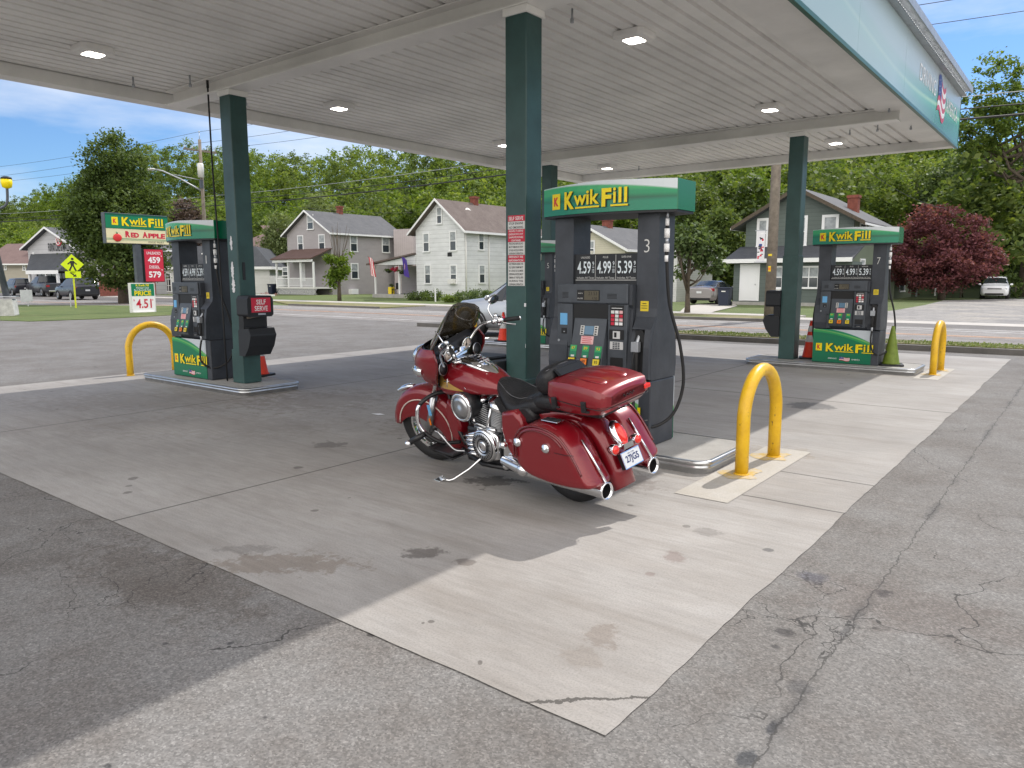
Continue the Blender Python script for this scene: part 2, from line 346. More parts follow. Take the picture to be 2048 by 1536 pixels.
SPOTS = [SP(845, 1105, 44, 12, .8, DK, 1.0), SP(930, 1124, 22, 8, .7, (.42, .38, .36), .9), SP(570, 1128, 150, 20, .65, BR, 1.3), SP(490, 1098, 60, 8, .5, GR, 1.5), SP(1352, 1113, 24, 13, .6, RD, .7), SP(1300, 1148, 11, 5, .6, RD, .7),
 SP(1200, 1272, 38, 26, .55, (.66, .58, .52), 1.1), SP(1165, 1310, 40, 24, .35, (.7, .62, .55), 1.2), SP(985, 962, 55, 12, .85, (.28, .27, .27), 1.2), SP(1225, 962, 90, 22, .5, (.55, .48, .46), 1.5), SP(1420, 1063, 28, 8, .55, GR, 1.6), SP(1536, 1100, 12, 4, .8, (.35, .36, .38), .5),
 SP(862, 1243, 9, 4, .8, DK, .6), SP(846, 1246, 5, 3, .8, DK, .6), SP(960, 1325, 6, 6, .8, DK, .6), SP(660, 889, 34, 7, .6, DK, 1.3), SP(265, 957, 9, 3, .7, DK, .6), SP(255, 985, 8, 3, .7, DK, .6), SP(630, 1021, 9, 3, .7, DK, .6), SP(596, 935, 10, 3, .7, DK, .6),
 SP(1620, 812, 48, 8, .8, (.35, .36, .38), .6, -.35), SP(330, 800, 260, 16, .35, (.66, .60, .54), 1.5), SP(640, 800, 150, 20, .45, (.6, .54, .48), 1.5), SP(430, 850, 260, 22, .3, (.7, .64, .58), 1.6), SP(850, 850, 90, 20, .4, (.6, .55, .5), 1.5), SP(1560, 905, 60, 14, .3, (.75, .62, .42), 1.2)]
concrete()
def plain_concrete(name, a, b, sc=3):
    s = NT(name, 0.85); c = s.ramp(s.noise(sc, 8, 0.7), [(0.3, a), (0.7, b)])
    c = s.mix(1.0, c, s.ramp(s.noise(110, 3, 0.7), [(0.3, 0.8), (0.7, 1.1)]), 'MULTIPLY'); s.l(c, s.b.inputs['Base Color']); s.bump(s.noise(90, 3), 0.25, 0.006); return s.m
plain_concrete('island_top', (0.30, 0.29, 0.27), (0.42, 0.41, 0.39)); plain_concrete('sidewalk', (0.38, 0.36, 0.33), (0.5, 0.47, 0.44), 1)
plain_concrete('pad_concrete', (0.40, 0.37, 0.32), (0.46, 0.44, 0.41)); plain_concrete('kerb_stone', (0.10, 0.095, 0.09), (0.16, 0.15, 0.14), 2); plain_concrete('block_white', (0.35, 0.35, 0.34), (0.62, 0.62, 0.6), 4)
def asphalt(name, tone, warm=1.0, cracks=True, spots=(), agg=1.0):
    s = NT(name, 0.88)
    big = s.ramp(s.noise(0.35, 8, 0.68), [(0.3, tuple(tone*k for k in (0.80*warm, 0.76, 0.72))), (0.5, tuple(tone*k for k in (1.0*warm, 0.975, 0.94))), (0.72, tuple(tone*k for k in (1.12*warm, 1.10, 1.08)))])
    v = s.n('ShaderNodeTexVoronoi'); v.inputs['Scale'].default_value = 130*agg; s.l(s.tc.outputs['Object'], v.inputs['Vector'])
    sv = s.n('ShaderNodeSeparateColor'); s.l(v.outputs['Color'], sv.inputs[0])
    spk = s.ramp(sv.outputs[0], [(0.0, 0.68), (0.45, 0.92), (0.8, 1.08), (1.0, 1.38)]); c = s.mix(1.0, big, spk, 'MULTIPLY')
    c = s.mix(1.0, c, s.ramp(s.noise(40, 4, 0.7), [(0.3, 0.78), (0.7, 1.16)]), 'MULTIPLY')
    c = s.mix(0.6, c, s.ramp(s.noise(1.3, 6, 0.75, s.pos((1, 1, 1), 0, (5, 2, 0))), [(0.4, (0.66, 0.60, 0.56)), (0.6, (1, 1, 1))]), 'MULTIPLY')
    wob = s.noise(5, 5, 0.75)
    for cx, cy, rx, ry, k, col in spots:
        q = s.n('ShaderNodeVectorMath', operation='SUBTRACT'); q.inputs[1].default_value = (cx, cy, 0); s.l(s.tc.outputs['Object'], q.inputs[0])
        q2 = s.n('ShaderNodeVectorMath', operation='DIVIDE'); q2.inputs[1].default_value = (rx, ry, 1e6); s.l(q.outputs[0], q2.inputs[0])
        ln = s.n('ShaderNodeVectorMath', operation='LENGTH'); s.l(q2.outputs[0], ln.inputs[0])
        d = s.math('ADD', ln.outputs['Value'], s.math('MULTIPLY', s.math('SUBTRACT', wob, 0.5), 2.6))
        c = s.mix(s.math('MULTIPLY', s.ramp(d, [(0.55, 1.0), (1.1, 0.0)]), k), c, col, 'MULTIPLY')
    if cracks:
        w = s.n('ShaderNodeVectorMath', operation='ADD'); nn = s.n('ShaderNodeTexNoise'); nn.inputs['Scale'].default_value = 1.6; nn.inputs['Detail'].default_value = 6; s.l(s.tc.outputs['Object'], nn.inputs['Vector'])
        sc = s.n('ShaderNodeVectorMath', operation='SCALE'); sc.inputs['Scale'].default_value = 0.9; s.l(nn.outputs['Color'], sc.inputs[0]); s.l(s.tc.outputs['Object'], w.inputs[0]); s.l(sc.outputs[0], w.inputs[1])
        for scale, wd, lo in ((0.42, 0.0018, 0.46), (2.6, 0.007, 0.585)):
            ve = s.n('ShaderNodeTexVoronoi', feature='DISTANCE_TO_EDGE'); ve.inputs['Scale'].default_value = scale; s.l(w.outputs[0], ve.inputs['Vector'])
            mk = s.ramp(s.noise(0.5, 3, 0.6, s.pos((1, 1, 1), 0, (scale*7, 3, 0))), [(lo, 0.0), (lo+0.06, 1.0)])
            f = s.math('MULTIPLY', s.math('LESS_THAN', ve.outputs['Distance'], wd), s.math('MULTIPLY', mk, 0.85)); c = s.mix(f, c, (0.03, 0.028, 0.027))
    if cracks:   # sealed paving joint parallel to the slab, patchy tar
        x, y, z = s.sep(); d = s.math('ABSOLUTE', s.math('SUBTRACT', s.math('ADD', x, s.math('MULTIPLY', s.math('SUBTRACT', s.noise(6, 5, 0.7), 0.5), 0.10)), -0.78))
        c = s.mix(s.math('MULTIPLY', s.math('LESS_THAN', d, 0.004), 0.7), c, (0.04, 0.038, 0.036))
        tar = s.math('MULTIPLY', s.ramp(d, [(0.0, 1.0), (0.045, 0.0)]), s.ramp(s.noise(1.6, 4, 0.6, s.pos((0.2, 1, 1), 0, (0, 4, 0))), [(0.48, 0.0), (0.56, 0.65)])); c = s.mix(tar, c, (0.42, 0.43, 0.46), 'MULTIPLY')
    s.l(c, s.b.inputs['Base Color']); s.bump(sv.outputs[1], 0.35, 0.006)
    return s.m
ASP_SPOTS = [SP(*q)[:6] for q in ((1800, 1210, 230, 55, .5, (.78, .70, .67)), (1625, 1152, 34, 13, .8, (.5, .52, .66)), (1568, 1261, 22, 9, .85, (.4, .4, .42)), (1549, 1291, 12, 5, .85, (.4, .4, .42)), (1544, 1454, 15, 17, .9, (.35, .37, .42)), (1493, 1513, 26, 24, .9, (.32, .35, .40)), (1598, 1370, 26, 20, .6, (.45, .46, .5)), (1690, 1262, 12, 26, .6, (.45, .46, .5)), (1770, 1185, 20, 10, .8, (.35, .35, .38)),
 (330, 1150, 300, 45, .6, (.60, .54, .49)), (60, 1110, 120, 40, .4, (.62, .58, .54)), (460, 1285, 8, 4, .9, (.35, .35, .37)), (330, 1285, 8, 3, .9, (.35, .35, .37)), (530, 1432, 9, 4, .9, (.35, .35, .37)), (215, 1530, 14, 5, .9, (.35, .35, .37)), (740, 1268, 9, 3, .9, (.3, .3, .3)), (1760, 800, 60, 8, .4, (.6, .58, .56)), (1900, 800, 50, 6, .4, (.6, .58, .56)))]
asphalt('lot_asphalt', 0.182, 1.01, True, ASP_SPOTS); asphalt('road_asphalt', 0.25, 1.02, False, (), 0.5); asphalt('apron_asphalt', 0.15, 1.02, False, (), 0.6)
def ground_mat(name, stops, sc=0.6, fsc=18):
    s = NT(name, 0.95); c = s.ramp(s.noise(sc, 8, 0.7), stops); c = s.mix(1.0, c, s.ramp(s.noise(fsc, 5, 0.8), [(0.3, 0.6), (0.7, 1.3)]), 'MULTIPLY')
    s.l(c, s.b.inputs['Base Color']); s.bump(s.noise(fsc*2, 4, 0.8), 0.6, 0.05); return s.m
ground_mat('grass', [(0.3, (0.08, 0.11, 0.03)), (0.5, (0.10, 0.14, 0.038)), (0.7, (0.16, 0.165, 0.065))]); ground_mat('dry_grass', [(0.3, (0.12, 0.15, 0.04)), (0.5, (0.2, 0.19, 0.08)), (0.7, (0.3, 0.25, 0.15))])
ground_mat('gravel', [(0.3, (0.17, 0.165, 0.17)), (0.5, (0.26, 0.25, 0.24)), (0.7, (0.36, 0.33, 0.29))], 0.35, 3); ground_mat('forest_floor', [(0.3, (0.02, 0.032, 0.01)), (0.7, (0.045, 0.07, 0.02))], 0.2, 2)
ground_mat('lawn_shade', [(0.3, (0.05, 0.085, 0.018)), (0.7, (0.09, 0.13, 0.03))])
mat('line_white', (0.6, 0.6, 0.6), 0.7, var=0.45, vscale=2.5); mat('line_yellow', (0.62, 0.36, 0.22), 0.7, var=0.4, vscale=2.5)

# ------------------------------------------------------------ the setting
def sheet(name, pts, z, m, kind='structure', depth=0.0):
    bm = bmesh.new(); vs = [bm.verts.new((p[0], p[1], z)) for p in pts]; f = bm.faces.new(vs)
    if f.normal.z < 0 or True:
        f.normal_update()
        if f.normal.z < 0: f.normal_flip()
    if depth:
        r = bmesh.ops.extrude_face_region(bm, geom=[f]); 
        for e in r['geom']:
            if isinstance(e, bmesh.types.BMVert): e.co.z = z-depth
        bmesh.ops.recalc_face_normals(bm, faces=bm.faces)
    bmesh.ops.triangulate(bm, faces=[q for q in bm.faces if len(q.verts) > 4])
    me = bpy.data.meshes.new(name); bm.to_mesh(me); bm.free(); me.materials.append(MATS[m] if isinstance(m, str) else m)
    o = bpy.data.objects.new(name, me); COL.objects.link(o)
    if kind: o['kind'] = kind
    return o
sheet('ground', [(-600, -200), (400, -200), (400, 78), (-600, 78)], -0.03, 'grass')
sheet('lot_asphalt', [(-36.5, -40), (40, -40), (40, 20.6), (-18.2, 20.6), (-33, 20.6), (-36.5, 19.8), (-35, 17.5), (-36.2, 11.0), (-38, 4), (-60, -4), (-60, -40)], -0.005, 'lot_asphalt')
rj = random.Random(9)
def jag(a, b, amp, step=0.09):
    a, b = Vector((*a, 0)), Vector((*b, 0)); n = int((b-a).length/step); t = (b-a).normalized(); nn = Vector((-t.y, t.x, 0)); w = 0; out = []
    for i in range(n): w = w*.75+rj.uniform(-amp, amp)*.6; p = a.lerp(b, i/n)+nn*(w if i else 0); out.append((p.x, p.y))
    return out
sheet('concrete_slab', jag((-13.0, 2.13), (-1.25, 2.13), .004)+jag((-1.25, 2.13), (-1.25, 17.75), .010)+[(-1.25, 17.75), (-13.0, 17.75)], 0.0, 'concrete_slab')
# road: straight past the station, bending toward the viewer's left at the far end
RC = [(140, 27.2), (40, 24.9), (0, 23.95), (-20, 23.4), (-34, 23.2), (-45, 22.9), (-60, 20.6), (-80, 16.0), (-120, 4.0), (-200, -26)]
def offs(path, d):
    out = []
    for i, p in enumerate(path):
        a = Vector(path[max(0, i-1)]); b = Vector(path[min(len(path)-1, i+1)]); t = (b-a).normalized(); out.append((p[0]-t.y*d, p[1]+t.x*d))
    return out
def strip(name, path, d0, d1, z, m, kind='structure'):
    A, B = offs(path, d0), offs(path, d1); mb = MB(); n = len(path)
    vs = [(*a, z) for a in A]+[(*b, z) for b in B]
    # path runs toward -X: left offset is -Y
    fs = [(i, i+1, n+i+1, n+i) for i in range(n-1)] if d1 > d0 else [(n+i, n+i+1, i+1, i) for i in range(n-1)]
    mb.add(vs, fs); o = mb.build(name, m, fix=False)
    bm = bmesh.new(); bm.from_mesh(o.data)
    for f in bm.faces:
        if f.normal.z < 0: f.normal_flip()
    bm.to_mesh(o.data); bm.free()
    if kind: o['kind'] = kind
    return o
strip('road', RC, -4.1, 3.9, -0.001, 'road_asphalt')
for nm, d, w, m in (('road_line', 2.9, 0.12, 'line_white'), ('road_line', -2.2, 0.13, 'line_white'), ('road_line', -3.0, 0.12, 'line_white'), ('road_line', 0.1, 0.12, 'line_yellow'), ('road_line', -0.17, 0.12, 'line_yellow')):
    strip(nm, RC, d-w/2, d+w/2, 0.004, m)
# near kerb island strip between the lot and the road (starts right of the driveway)
NK = [(40, 20.9), (0, 18.75), (-9, 18.35), (-18.2, 17.95)]
def poly_between(a, b): return a+b[::-1]
nk_far = [(40, 23.2-2.2), (0, 20.1), (-9, 19.8), (-17.6, 19.4)]
o = sheet('kerb', poly_between(NK, nk_far), 0.115, 'kerb_stone', depth=0.15)
sheet('verge', poly_between([(40, 21.1), (0, 18.95), (-9, 18.55), (-17.3, 18.15)], [(40, 20.85), (0, 19.95), (-9, 19.65), (-17.2, 19.3)]), 0.135, 'dry_grass', depth=0.04)
# left traffic island
sheet('verge', [P(0, 641), P(60, 643), P(200, 638), P(352, 630), P(352, 612.5), P(240, 611.5), P(30, 610.5), P(0, 611)], 0.02, 'grass', depth=0.06)
# far side of the road: kerb, verge, sidewalk
fk = [(-8.6, 27.75), (-13, 27.6), (-20, 27.35), (-30.5, 27.1), (-37.6, 27.2)]
sheet('kerb', poly_between([(-13.6, 27.3), (-24.5, 27.15)], [(-13.6, 27.55), (-24.5, 27.4)]), 0.10, 'kerb_stone', depth=0.15)
sheet('kerb', poly_between([(-9.0, 27.5), (-13.6, 27.3)], [(-9.0, 27.75), (-13.6, 27.55)]), 0.10, 'kerb_stone', depth=0.15)
sheet('kerb', poly_between([(-30.5, 27.05), (-38.5, 27.15)], [(-30.5, 27.3), (-38.5, 27.4)]), 0.10, 'kerb_stone', depth=0.15)
sheet('verge', [(-9.2, 27.7), (-24.5, 27.35), (-24.5, 31), (-9.4, 30.6)], 0.05, 'dry_grass', depth=0.1)
sheet('apron', [(-24.7, 27.2), (-30.3, 27.1), (-31, 31.0), (-24.8, 30.8)], 0.003, 'apron_asphalt')
sheet('verge', [(-30.6, 27.3), (-38.5, 27.4), (-46.0, 31.2), (-30.8, 31.1)], 0.05, 'dry_grass', depth=0.1)
sheet('sidewalk', [(6, 29.4), (-9.5, 29.6), (-9.5, 31.2), (6, 31.2)], 0.007, 'sidewalk')
sheet('sidewalk', [(-9.5, 30.7), (-31, 31.1), (-46.2, 31.3), (-70, 30.0), (-70, 31.6), (-46, 33.0), (-31, 32.8), (-9.5, 32.0)], 0.062, 'sidewalk', depth=0.08)
sheet('apron', [(30, 27.6), (0, 27.6), (-8.6, 27.6), (-9.3, 29.6), (6, 29.4), (30, 29.4)], 0.003, 'apron_asphalt')
# gravel drive to the right, concrete drive beside the cream house
sheet('driveway', [(12, 31.2), (-8.6, 31.2), (-8.8, 34.5), (-7.9, 41), (-8.0, 50), (-8.6, 61), (-5, 68), (20, 68), (24, 40)], -0.004, 'gravel')
sheet('driveway', [P(1350, 632), P(1372, 612), P(1420, 606), P(1465, 604), P(1475, 612), P(1432, 622), P(1400, 632)], 0.0, 'pad_concrete')
sheet('parking_apron', [(-46, 27.2), (-60, 24.6), (-82, 19.5), (-120, 9), (-140, 20), (-100, 34), (-74, 37.0), (-66, 36.5), (-60, 31.5), (-47, 30.2)], -0.009, 'apron_asphalt')
# hill behind the town
def hill():
    mb = MB(); nx, ny = 70, 26; vs = []; rnd = random.Random(3)
    for j in range(ny):
        for i in range(nx):
            x = -560+i*(760/(nx-1)); y = 66+j*9.0
            t = max(0, min(1, (y-72)/70)); h = 15.5*(t*t*(3-2*t)); h *= 1.0+0.10*math.sin(x*0.021+1)+0.06*math.sin(x*0.05); y2 = y-(max(0, -x-120))*0.05
            vs.append((x, y2, -0.05+h+rnd.uniform(-0.3, 0.3)*t))
    fs = [(j*nx+i, j*nx+i+1, (j+1)*nx+i+1, (j+1)*nx+i) for j in range(ny-1) for i in range(nx-1)]
    mb.add(vs, fs, smooth=True); o = mb.build('hill', 'forest_floor'); o['kind'] = 'structure'
    return o
hill()
def hill_h(x, y):
    y1 = y+(max(0, -x-120))*0.05; t = max(0, min(1, (y1-72)/70)); h = 15.5*(t*t*(3-2*t)); return h*(1.0+0.10*math.sin(x*0.021+1)+0.06*math.sin(x*0.05))
# ------------------------------------------------------------ canopy
CX0, CX1, CY0, CY1, CZB, CDK, CZT = -11.75, -2.55, 1.9, 18.05, 4.25, 4.42, 5.42
def canopy():
    t = thing('station_canopy', 'large flat white ribbed canopy on green steel columns over the fuel pumps', 'canopy', (-7.15, 10, 0))
    I = Matrix.Translation((7.15, -10, 0))
    def mb(): return MB(I)
    # ribbed deck: pans running along Y, narrow dark recesses between
    d = mb().use('canopy_white'); x = CX0+0.12; pan, gap = 0.148, 0.055
    prof = []
    while x < CX1-0.12:
        prof += [(x, CDK), (min(x+pan, CX1), CDK), (min(x+pan+0.010, CX1), CDK+0.05), (min(x+pan+gap-0.010, CX1), CDK+0.05)]; x += pan+gap
    prof.append((CX1, CDK)); n = len(prof)
    vs = [(a, CY0, z) for a, z in prof]+[(a, CY1, z) for a, z in prof]
    d.add(vs, [(i, i+1, n+i+1, n+i)[::-1] for i in range(n-1)]); d.box(CX0, CX1, CY0, CY1, CDK+0.08, CDK+0.16)
    d.build('soffit', parent=t)
    fr = mb().use('canopy_white')
    fr.box(CX0, CX1, CY1-0.30, CY1-0.02, CZB, CDK-0.003).box(CX0+0.02, CX0+0.30, CY0+0.3, CY1-0.303, CZB, CDK-0.003).box(CX0, CX1, CY0+0.02, CY0+0.29, CZB, CDK-0.003)
    fr.box(CX1-0.62, CX1-0.02, CY0+0.3, CY1-0.303, CDK-0.055, CDK-0.01)
    fr.build('edge_frame', parent=t, bevel=0.006)
    # beams along X
    for y in (6.1, 14.1):
        b = mb().use('canopy_white'); x0, x1 = CX0+0.45, CX1-0.30
        b.box(x0, x1, y-0.14, y+0.14, 4.205, 4.225).box(x0, x1, y-0.012, y+0.012, 4.225, CDK-0.02).box(x0, x1, y-0.14, y+0.14, CDK-0.02, CDK-0.004)
        b.build('beam', parent=t, bevel=0.002)
    # small hanging rods / conduit stubs
    for (xx, yy, L) in ((-10.9, 5.3, .2), (-10.2, 5.75, .22), (-10.8, 7.0, .14), (-3.4, 15.1, .26), (-2.95, 15.6, .18), (-4.0, 15.6, .12), (-2.95, 13.8, .16), (-4.6, 6.9, .2), (-3.9, 6.55, .14), (-9.4, 17.2, .15)):
        L *= .6; mb().use('galv').cyl((xx, yy, CDK-L), (xx, yy, CDK), 0.012, n=8).cyl((xx, yy, CDK-L-0.02), (xx, yy, CDK-L+0.02), 0.02, n=8).build('hanger_rod', parent=t)
    # columns
    for k, (cx, cy) in enumerate(((-9.76, 6.12), (-4.64, 6.11), (-10.0, 14.15), (-4.49, 14.16))):
        c = mb().use('column_green'); h = 0.13
        c.box(cx-h, cx+h, cy-h, cy+h, 0.11, 4.20); 
        zz = 0.60 if cy < 10 else 2.02
        o = c.build('column', parent=t, bevel=0.012)
        mb().use('column_green').box(cx-h-0.014, cx+h+0.014, cy-h-0.014, cy+h+0.014, 0.112, zz).build('base_sleeve', parent=o, bevel=0.008)
        mb().use('canopy_white').box(cx-h-0.02, cx+h+0.02, cy-h-0.02, cy+h+0.02, 4.13, 4.203).build('column_cap', parent=o, bevel=0.006)
        if k == 1:   # regulation stickers down the front face
            rows = [(2.24, 2.13, 'sign_red', ['SELF SERVE'], 'white'), (2.13, 1.985, 'offwhite', ['STOP ENGINE', 'NO SMOKING'], 'black'), (1.985, 1.755, 'sign_red', ['UNLAWFUL TO DISPENSE', 'GASOLINE INTO ANY', 'UNAPPROVED PORTABLE', 'CONTAINER'], 'white'),
                    (1.755, 1.515, 'offwhite', ['PERSONS REFUELING', 'MUST REMAIN IN VIEW', 'OF FUEL NOZZLE DURING', 'DISPENSING OPERATION'], 'black'), (1.515, 1.385, 'sign_red', ['EMERGENCY FIRE', 'INFORMATION'], 'white'),
                    (1.385, 0.945, 'offwhite', ['ANY PERSON USING THE', 'SELF SERVE PUMP MUST', 'BE 16 YEARS OLD OR MORE', 'DISPENSING NOZZLE MUST', 'REMAIN AT THE FILL PIPE', 'DURING THE', 'DISPENSING OPERATION'], 'black')]
            st = mb()
            for z1, z0, mm, lines, tm in rows:
                z1, z0 = [1.54+(q-0.945)*0.5406 for q in (z1, z0)]
                st.use(mm).box(cx-0.10+0.004, cx+0.115, cy-h-0.004, cy-h-0.001, z0+0.002, z1)
                lh = (z1-z0)/len(lines)
                for q, s_ in enumerate(lines):
                    st.use(tm); fit_text(st, s_, T(cx+0.007, cy-h-0.0055, z1-lh*(q+0.5)) @ FRONT, 0.18 if len(s_) > 9 else 0.12, lh*0.60, 0.01, align=1)
            tag(st.build('notice_sticker', parent=o), 'stack of red and white rule stickers')
            mb().use('paper').box(cx+h-0.02, cx+h+0.003, cy-h-0.004, cy-h-0.001, 1.335, 1.37).box(cx+h-0.004, cx+h-0.001, cy-h-0.003, cy-h-0.001, 0.92, 0.96).build('tape_scrap', parent=o)
        if k == 0:   # torn sticker residue + black conduit
            rr = random.Random(4)
            for z0, z1, w in ((2.02, 2.22, 0.035), (1.62, 1.86, 0.045), (1.42, 1.62, 0.05)):
                r = mb().use('paper'); n = 14; L = [(cx-0.02-w*(0.4+rr.random()*0.6)*abs(math.sin(PI*(i+0.5)/(n+1)))**0.4, z0+(z1-z0)*i/n) for i in range(n+1)]; R = [(cx-0.02+w*(0.3+rr.random()*0.7)*abs(math.sin(PI*(i+0.5)/(n+1)))**0.4, z0+(z1-z0)*i/n) for i in range(n+1)]
                r.prism(L+R[::-1], cy-h-0.004, cy-h-0.001, 'Y')
                tag(r.build('sticker_residue', parent=o), 'torn pale sticker remains')
            q = mb().use('pump_dark'); 
            q.box(cx+h+0.001, cx+h+0.012, cy-0.07, cy-0.03, 1.6, 1.85).build('cover_plate', parent=o)
            mb().use('rubber').tube([(cx-0.42, cy-0.12, CDK-0.1), (cx-0.40, cy-0.13, 3.2), (cx-0.33, cy-0.14, 1.9), (cx-0.29, cy-0.16, 1.0), (cx-0.27, cy-0.16, 0.12)], 0.012).cyl((cx-0.42, cy-0.12, CDK-0.12), (cx-0.42, cy-0.12, CDK), 0.018).build('air_hose', parent=t)
    # flush LED luminaires
    for x, y in ((-9.93, 4.36), (-9.93, 8.13), (-9.95, 12.45), (-9.97, 16.6), (-4.47, 4.3), (-4.47, 8.0), (-4.49, 12.6), (-4.49, 16.5)):
        a = 0.20; f = mb().use('canopy_white')
        ring = lambda r, z, c: [(x+math.copysign(min(abs(r*math.cos(q)*1.35), r), math.cos(q)), y+math.copysign(min(abs(r*math.sin(q)*1.35), r), math.sin(q)), z) for q in [2*PI*(i+.5)/16 for i in range(16)]]
        f.rings([ring(a, CDK-0.002, 0), ring(a, CDK-0.055, 0), ring(a*0.92, CDK-0.075, 0), ring(0.115, CDK-0.085, 0)][::-1], True, True, smooth=False)
        o = f.build('ceiling_light', parent=t, bevel=0.004, fix=True)
        mb().use('lamp_lens').rings([ring(0.098, CDK-0.088, 0), ring(0.108, CDK-0.0865, 0)], True, True, smooth=False).build('lens', parent=o, fix=True)
    # right-hand fascia: panel with print and painted sky reflection, flag and lettering, light bar
    s = NT('fascia_print_sheen', 0.26); s.b.inputs['Specular IOR Level'].default_value = 0.25; X, Y, Z = s.sep()
    t1 = s.math('SUBTRACT', Z, s.math('ADD', 4.5, s.math('MULTIPLY', s.math('SUBTRACT', 8.05, Y), 0.075)))
    wv = s.math('ADD', Z, s.math('MULTIPLY', s.math('SINE', s.math('MULTIPLY', Y, 0.55)), 0.13))
    col = s.ramp(s.math('SUBTRACT', wv, 4.2), [(0.0, (0.0, 0.13, 0.055)), (0.30, (0.005, 0.2, 0.06)), (0.42, (0.03, 0.34, 0.10)), (0.47, (0.35, 0.62, 0.25)), (0.52, (0.02, 0.27, 0.10)), (0.62, (0.1, 0.30, 0.14)), (0.72, (0.35, 0.42, 0.42)), (1.0, (0.45, 0.50, 0.52))])
    silver = s.mix(s.ramp(s.math('MULTIPLY', s.math('ADD', Y, 20), 0.035), [(0.77, 0.85), (0.90, 0.0)]), col, (0.42, 0.54, 0.57))  # near end paled: sky reflection painted into the base colour
    s.l(silver, s.b.inputs['Base Color']); s.b.inputs['Metallic'].default_value = 0.0
    fa = mb().use(s.m); L = CY1-CY0; npan = 6
    for i in range(npan):
        fa.box(CX1, CX1+0.025, CY0+L*i/npan+0.003, CY0+L*(i+1)/npan-0.003, CZB+0.02, CZT-0.08)
    fa.build('fascia', parent=t)
    e = mb().use('brand_green_dark').box(CX1-0.01, CX1+0.04, CY0, CY1+0.01, CZB-0.02, CZB+0.035).box(CX1-0.012, CX1+0.03, CY1+0.001, CY1+0.03, CZB+0.036, CZT-0.09)
    e.build('edge_trim', parent=t, bevel=0.004)
    fb = mb().use('offwhite').box(CX0, CX1-0.01, CY1, CY1+0.025, CZB+0.02, CZT-0.08).box(CX0-0.025, CX0, CY0, CY1, CZB+0.02, CZT-0.08).box(CX0, CX1-0.01, CY0-0.025, CY0, CZB+0.02, CZT-0.08).use('brand_green').box(CX0, CX1-0.013, CY1+0.026, CY1+0.03, CZB+0.02, CZB+0.5)
    fb.build('rear_fascia', parent=t)
    lb = mb().use('galv').box(CX1-0.1, CX1+0.22, CY0, CY1+0.03, CZT-0.075, CZT).box(CX1+0.026, CX1+0.12, CY0, CY1, CZT-0.16, CZT-0.14).box(CX1+0.20, CX1+0.22, CY0, CY1+0.03, CZT-0.12, CZT-0.0755)
    o = lb.build('light_bar', parent=t)
    dd = mb().use(mat('lamp_small', (1, 1, .97), .3, emit=1.6)); yy = CY0+0.1
    while yy < CY1-0.05:
        dd.box(CX1+0.04, CX1+0.06, yy, yy+0.035, CZT-0.139, CZT-0.128).box(CX1+0.10, CX1+0.115, yy+0.02, yy+0.05, CZT-0.139, CZT-0.128); yy += 0.11
    dd.build('lens', parent=o)
    # lettering on the fascia: the panel's Y runs right on the face seen from +X
    w = mb().use('white'); fx = CX1+0.029
    fit_text(w, 'DRIVING', T(fx, 13.75, 4.74) @ SIDE, 1.45, 0.26, 0.0); fit_text(w, 'AMERICA', T(fx, 16.35, 4.68) @ SIDE, 1.35, 0.26, 0.0)
    w.build('lettering', parent=t)
    flag(mb(), T(fx, 15.80, 4.80) @ SIDE, 0.80, 0.60).build('flag_emblem', parent=t)
    return t
def flag(mb, M, w, h):
    """waving striped flag emblem centred at the local origin"""
    n = 14
    def wave(u, v): return (-w/2+w*u + 0.06*w*math.sin(v*3), -h/2+h*v+0.14*h*math.sin(u*2*PI*0.9+0.5), 0.001)
    for s in range(7):
        mb.use('sign_red' if s % 2 == 0 else 'white')
        v0, v1 = s/7, (s+1)/7; top = [wave(i/n, v1) for i in range(n+1)]; bot = [wave(i/n, v0) for i in range(n+1)]
        mb.add(bot+top, [(i, i+1, n+2+i, n+1+i) for i in range(n)], M)
    mb.use(mat('flag_blue', (0.02, 0.05, 0.25), 0.5)); k = 6
    top = [wave(i/n, 1.0) for i in range(k+1)]; bot = [wave(i/n, 0.42) for i in range(k+1)]
    mb.add([(a, b, c+0.002) for a, b, c in bot+top], [(i, i+1, k+2+i, k+1+i) for i in range(k)], M)
    mb.use('white')
    for i in range(3):
        for j in range(3):
            a, b, c = wave(0.07+0.13*i, 0.52+0.17*j); r = 0.018*w
            mb.add([(a-r, b-r, 0.005), (a+r, b-r, 0.005), (a, b+r*1.4, 0.005)], [(0, 1, 2)], M)
    return mb
canopy()

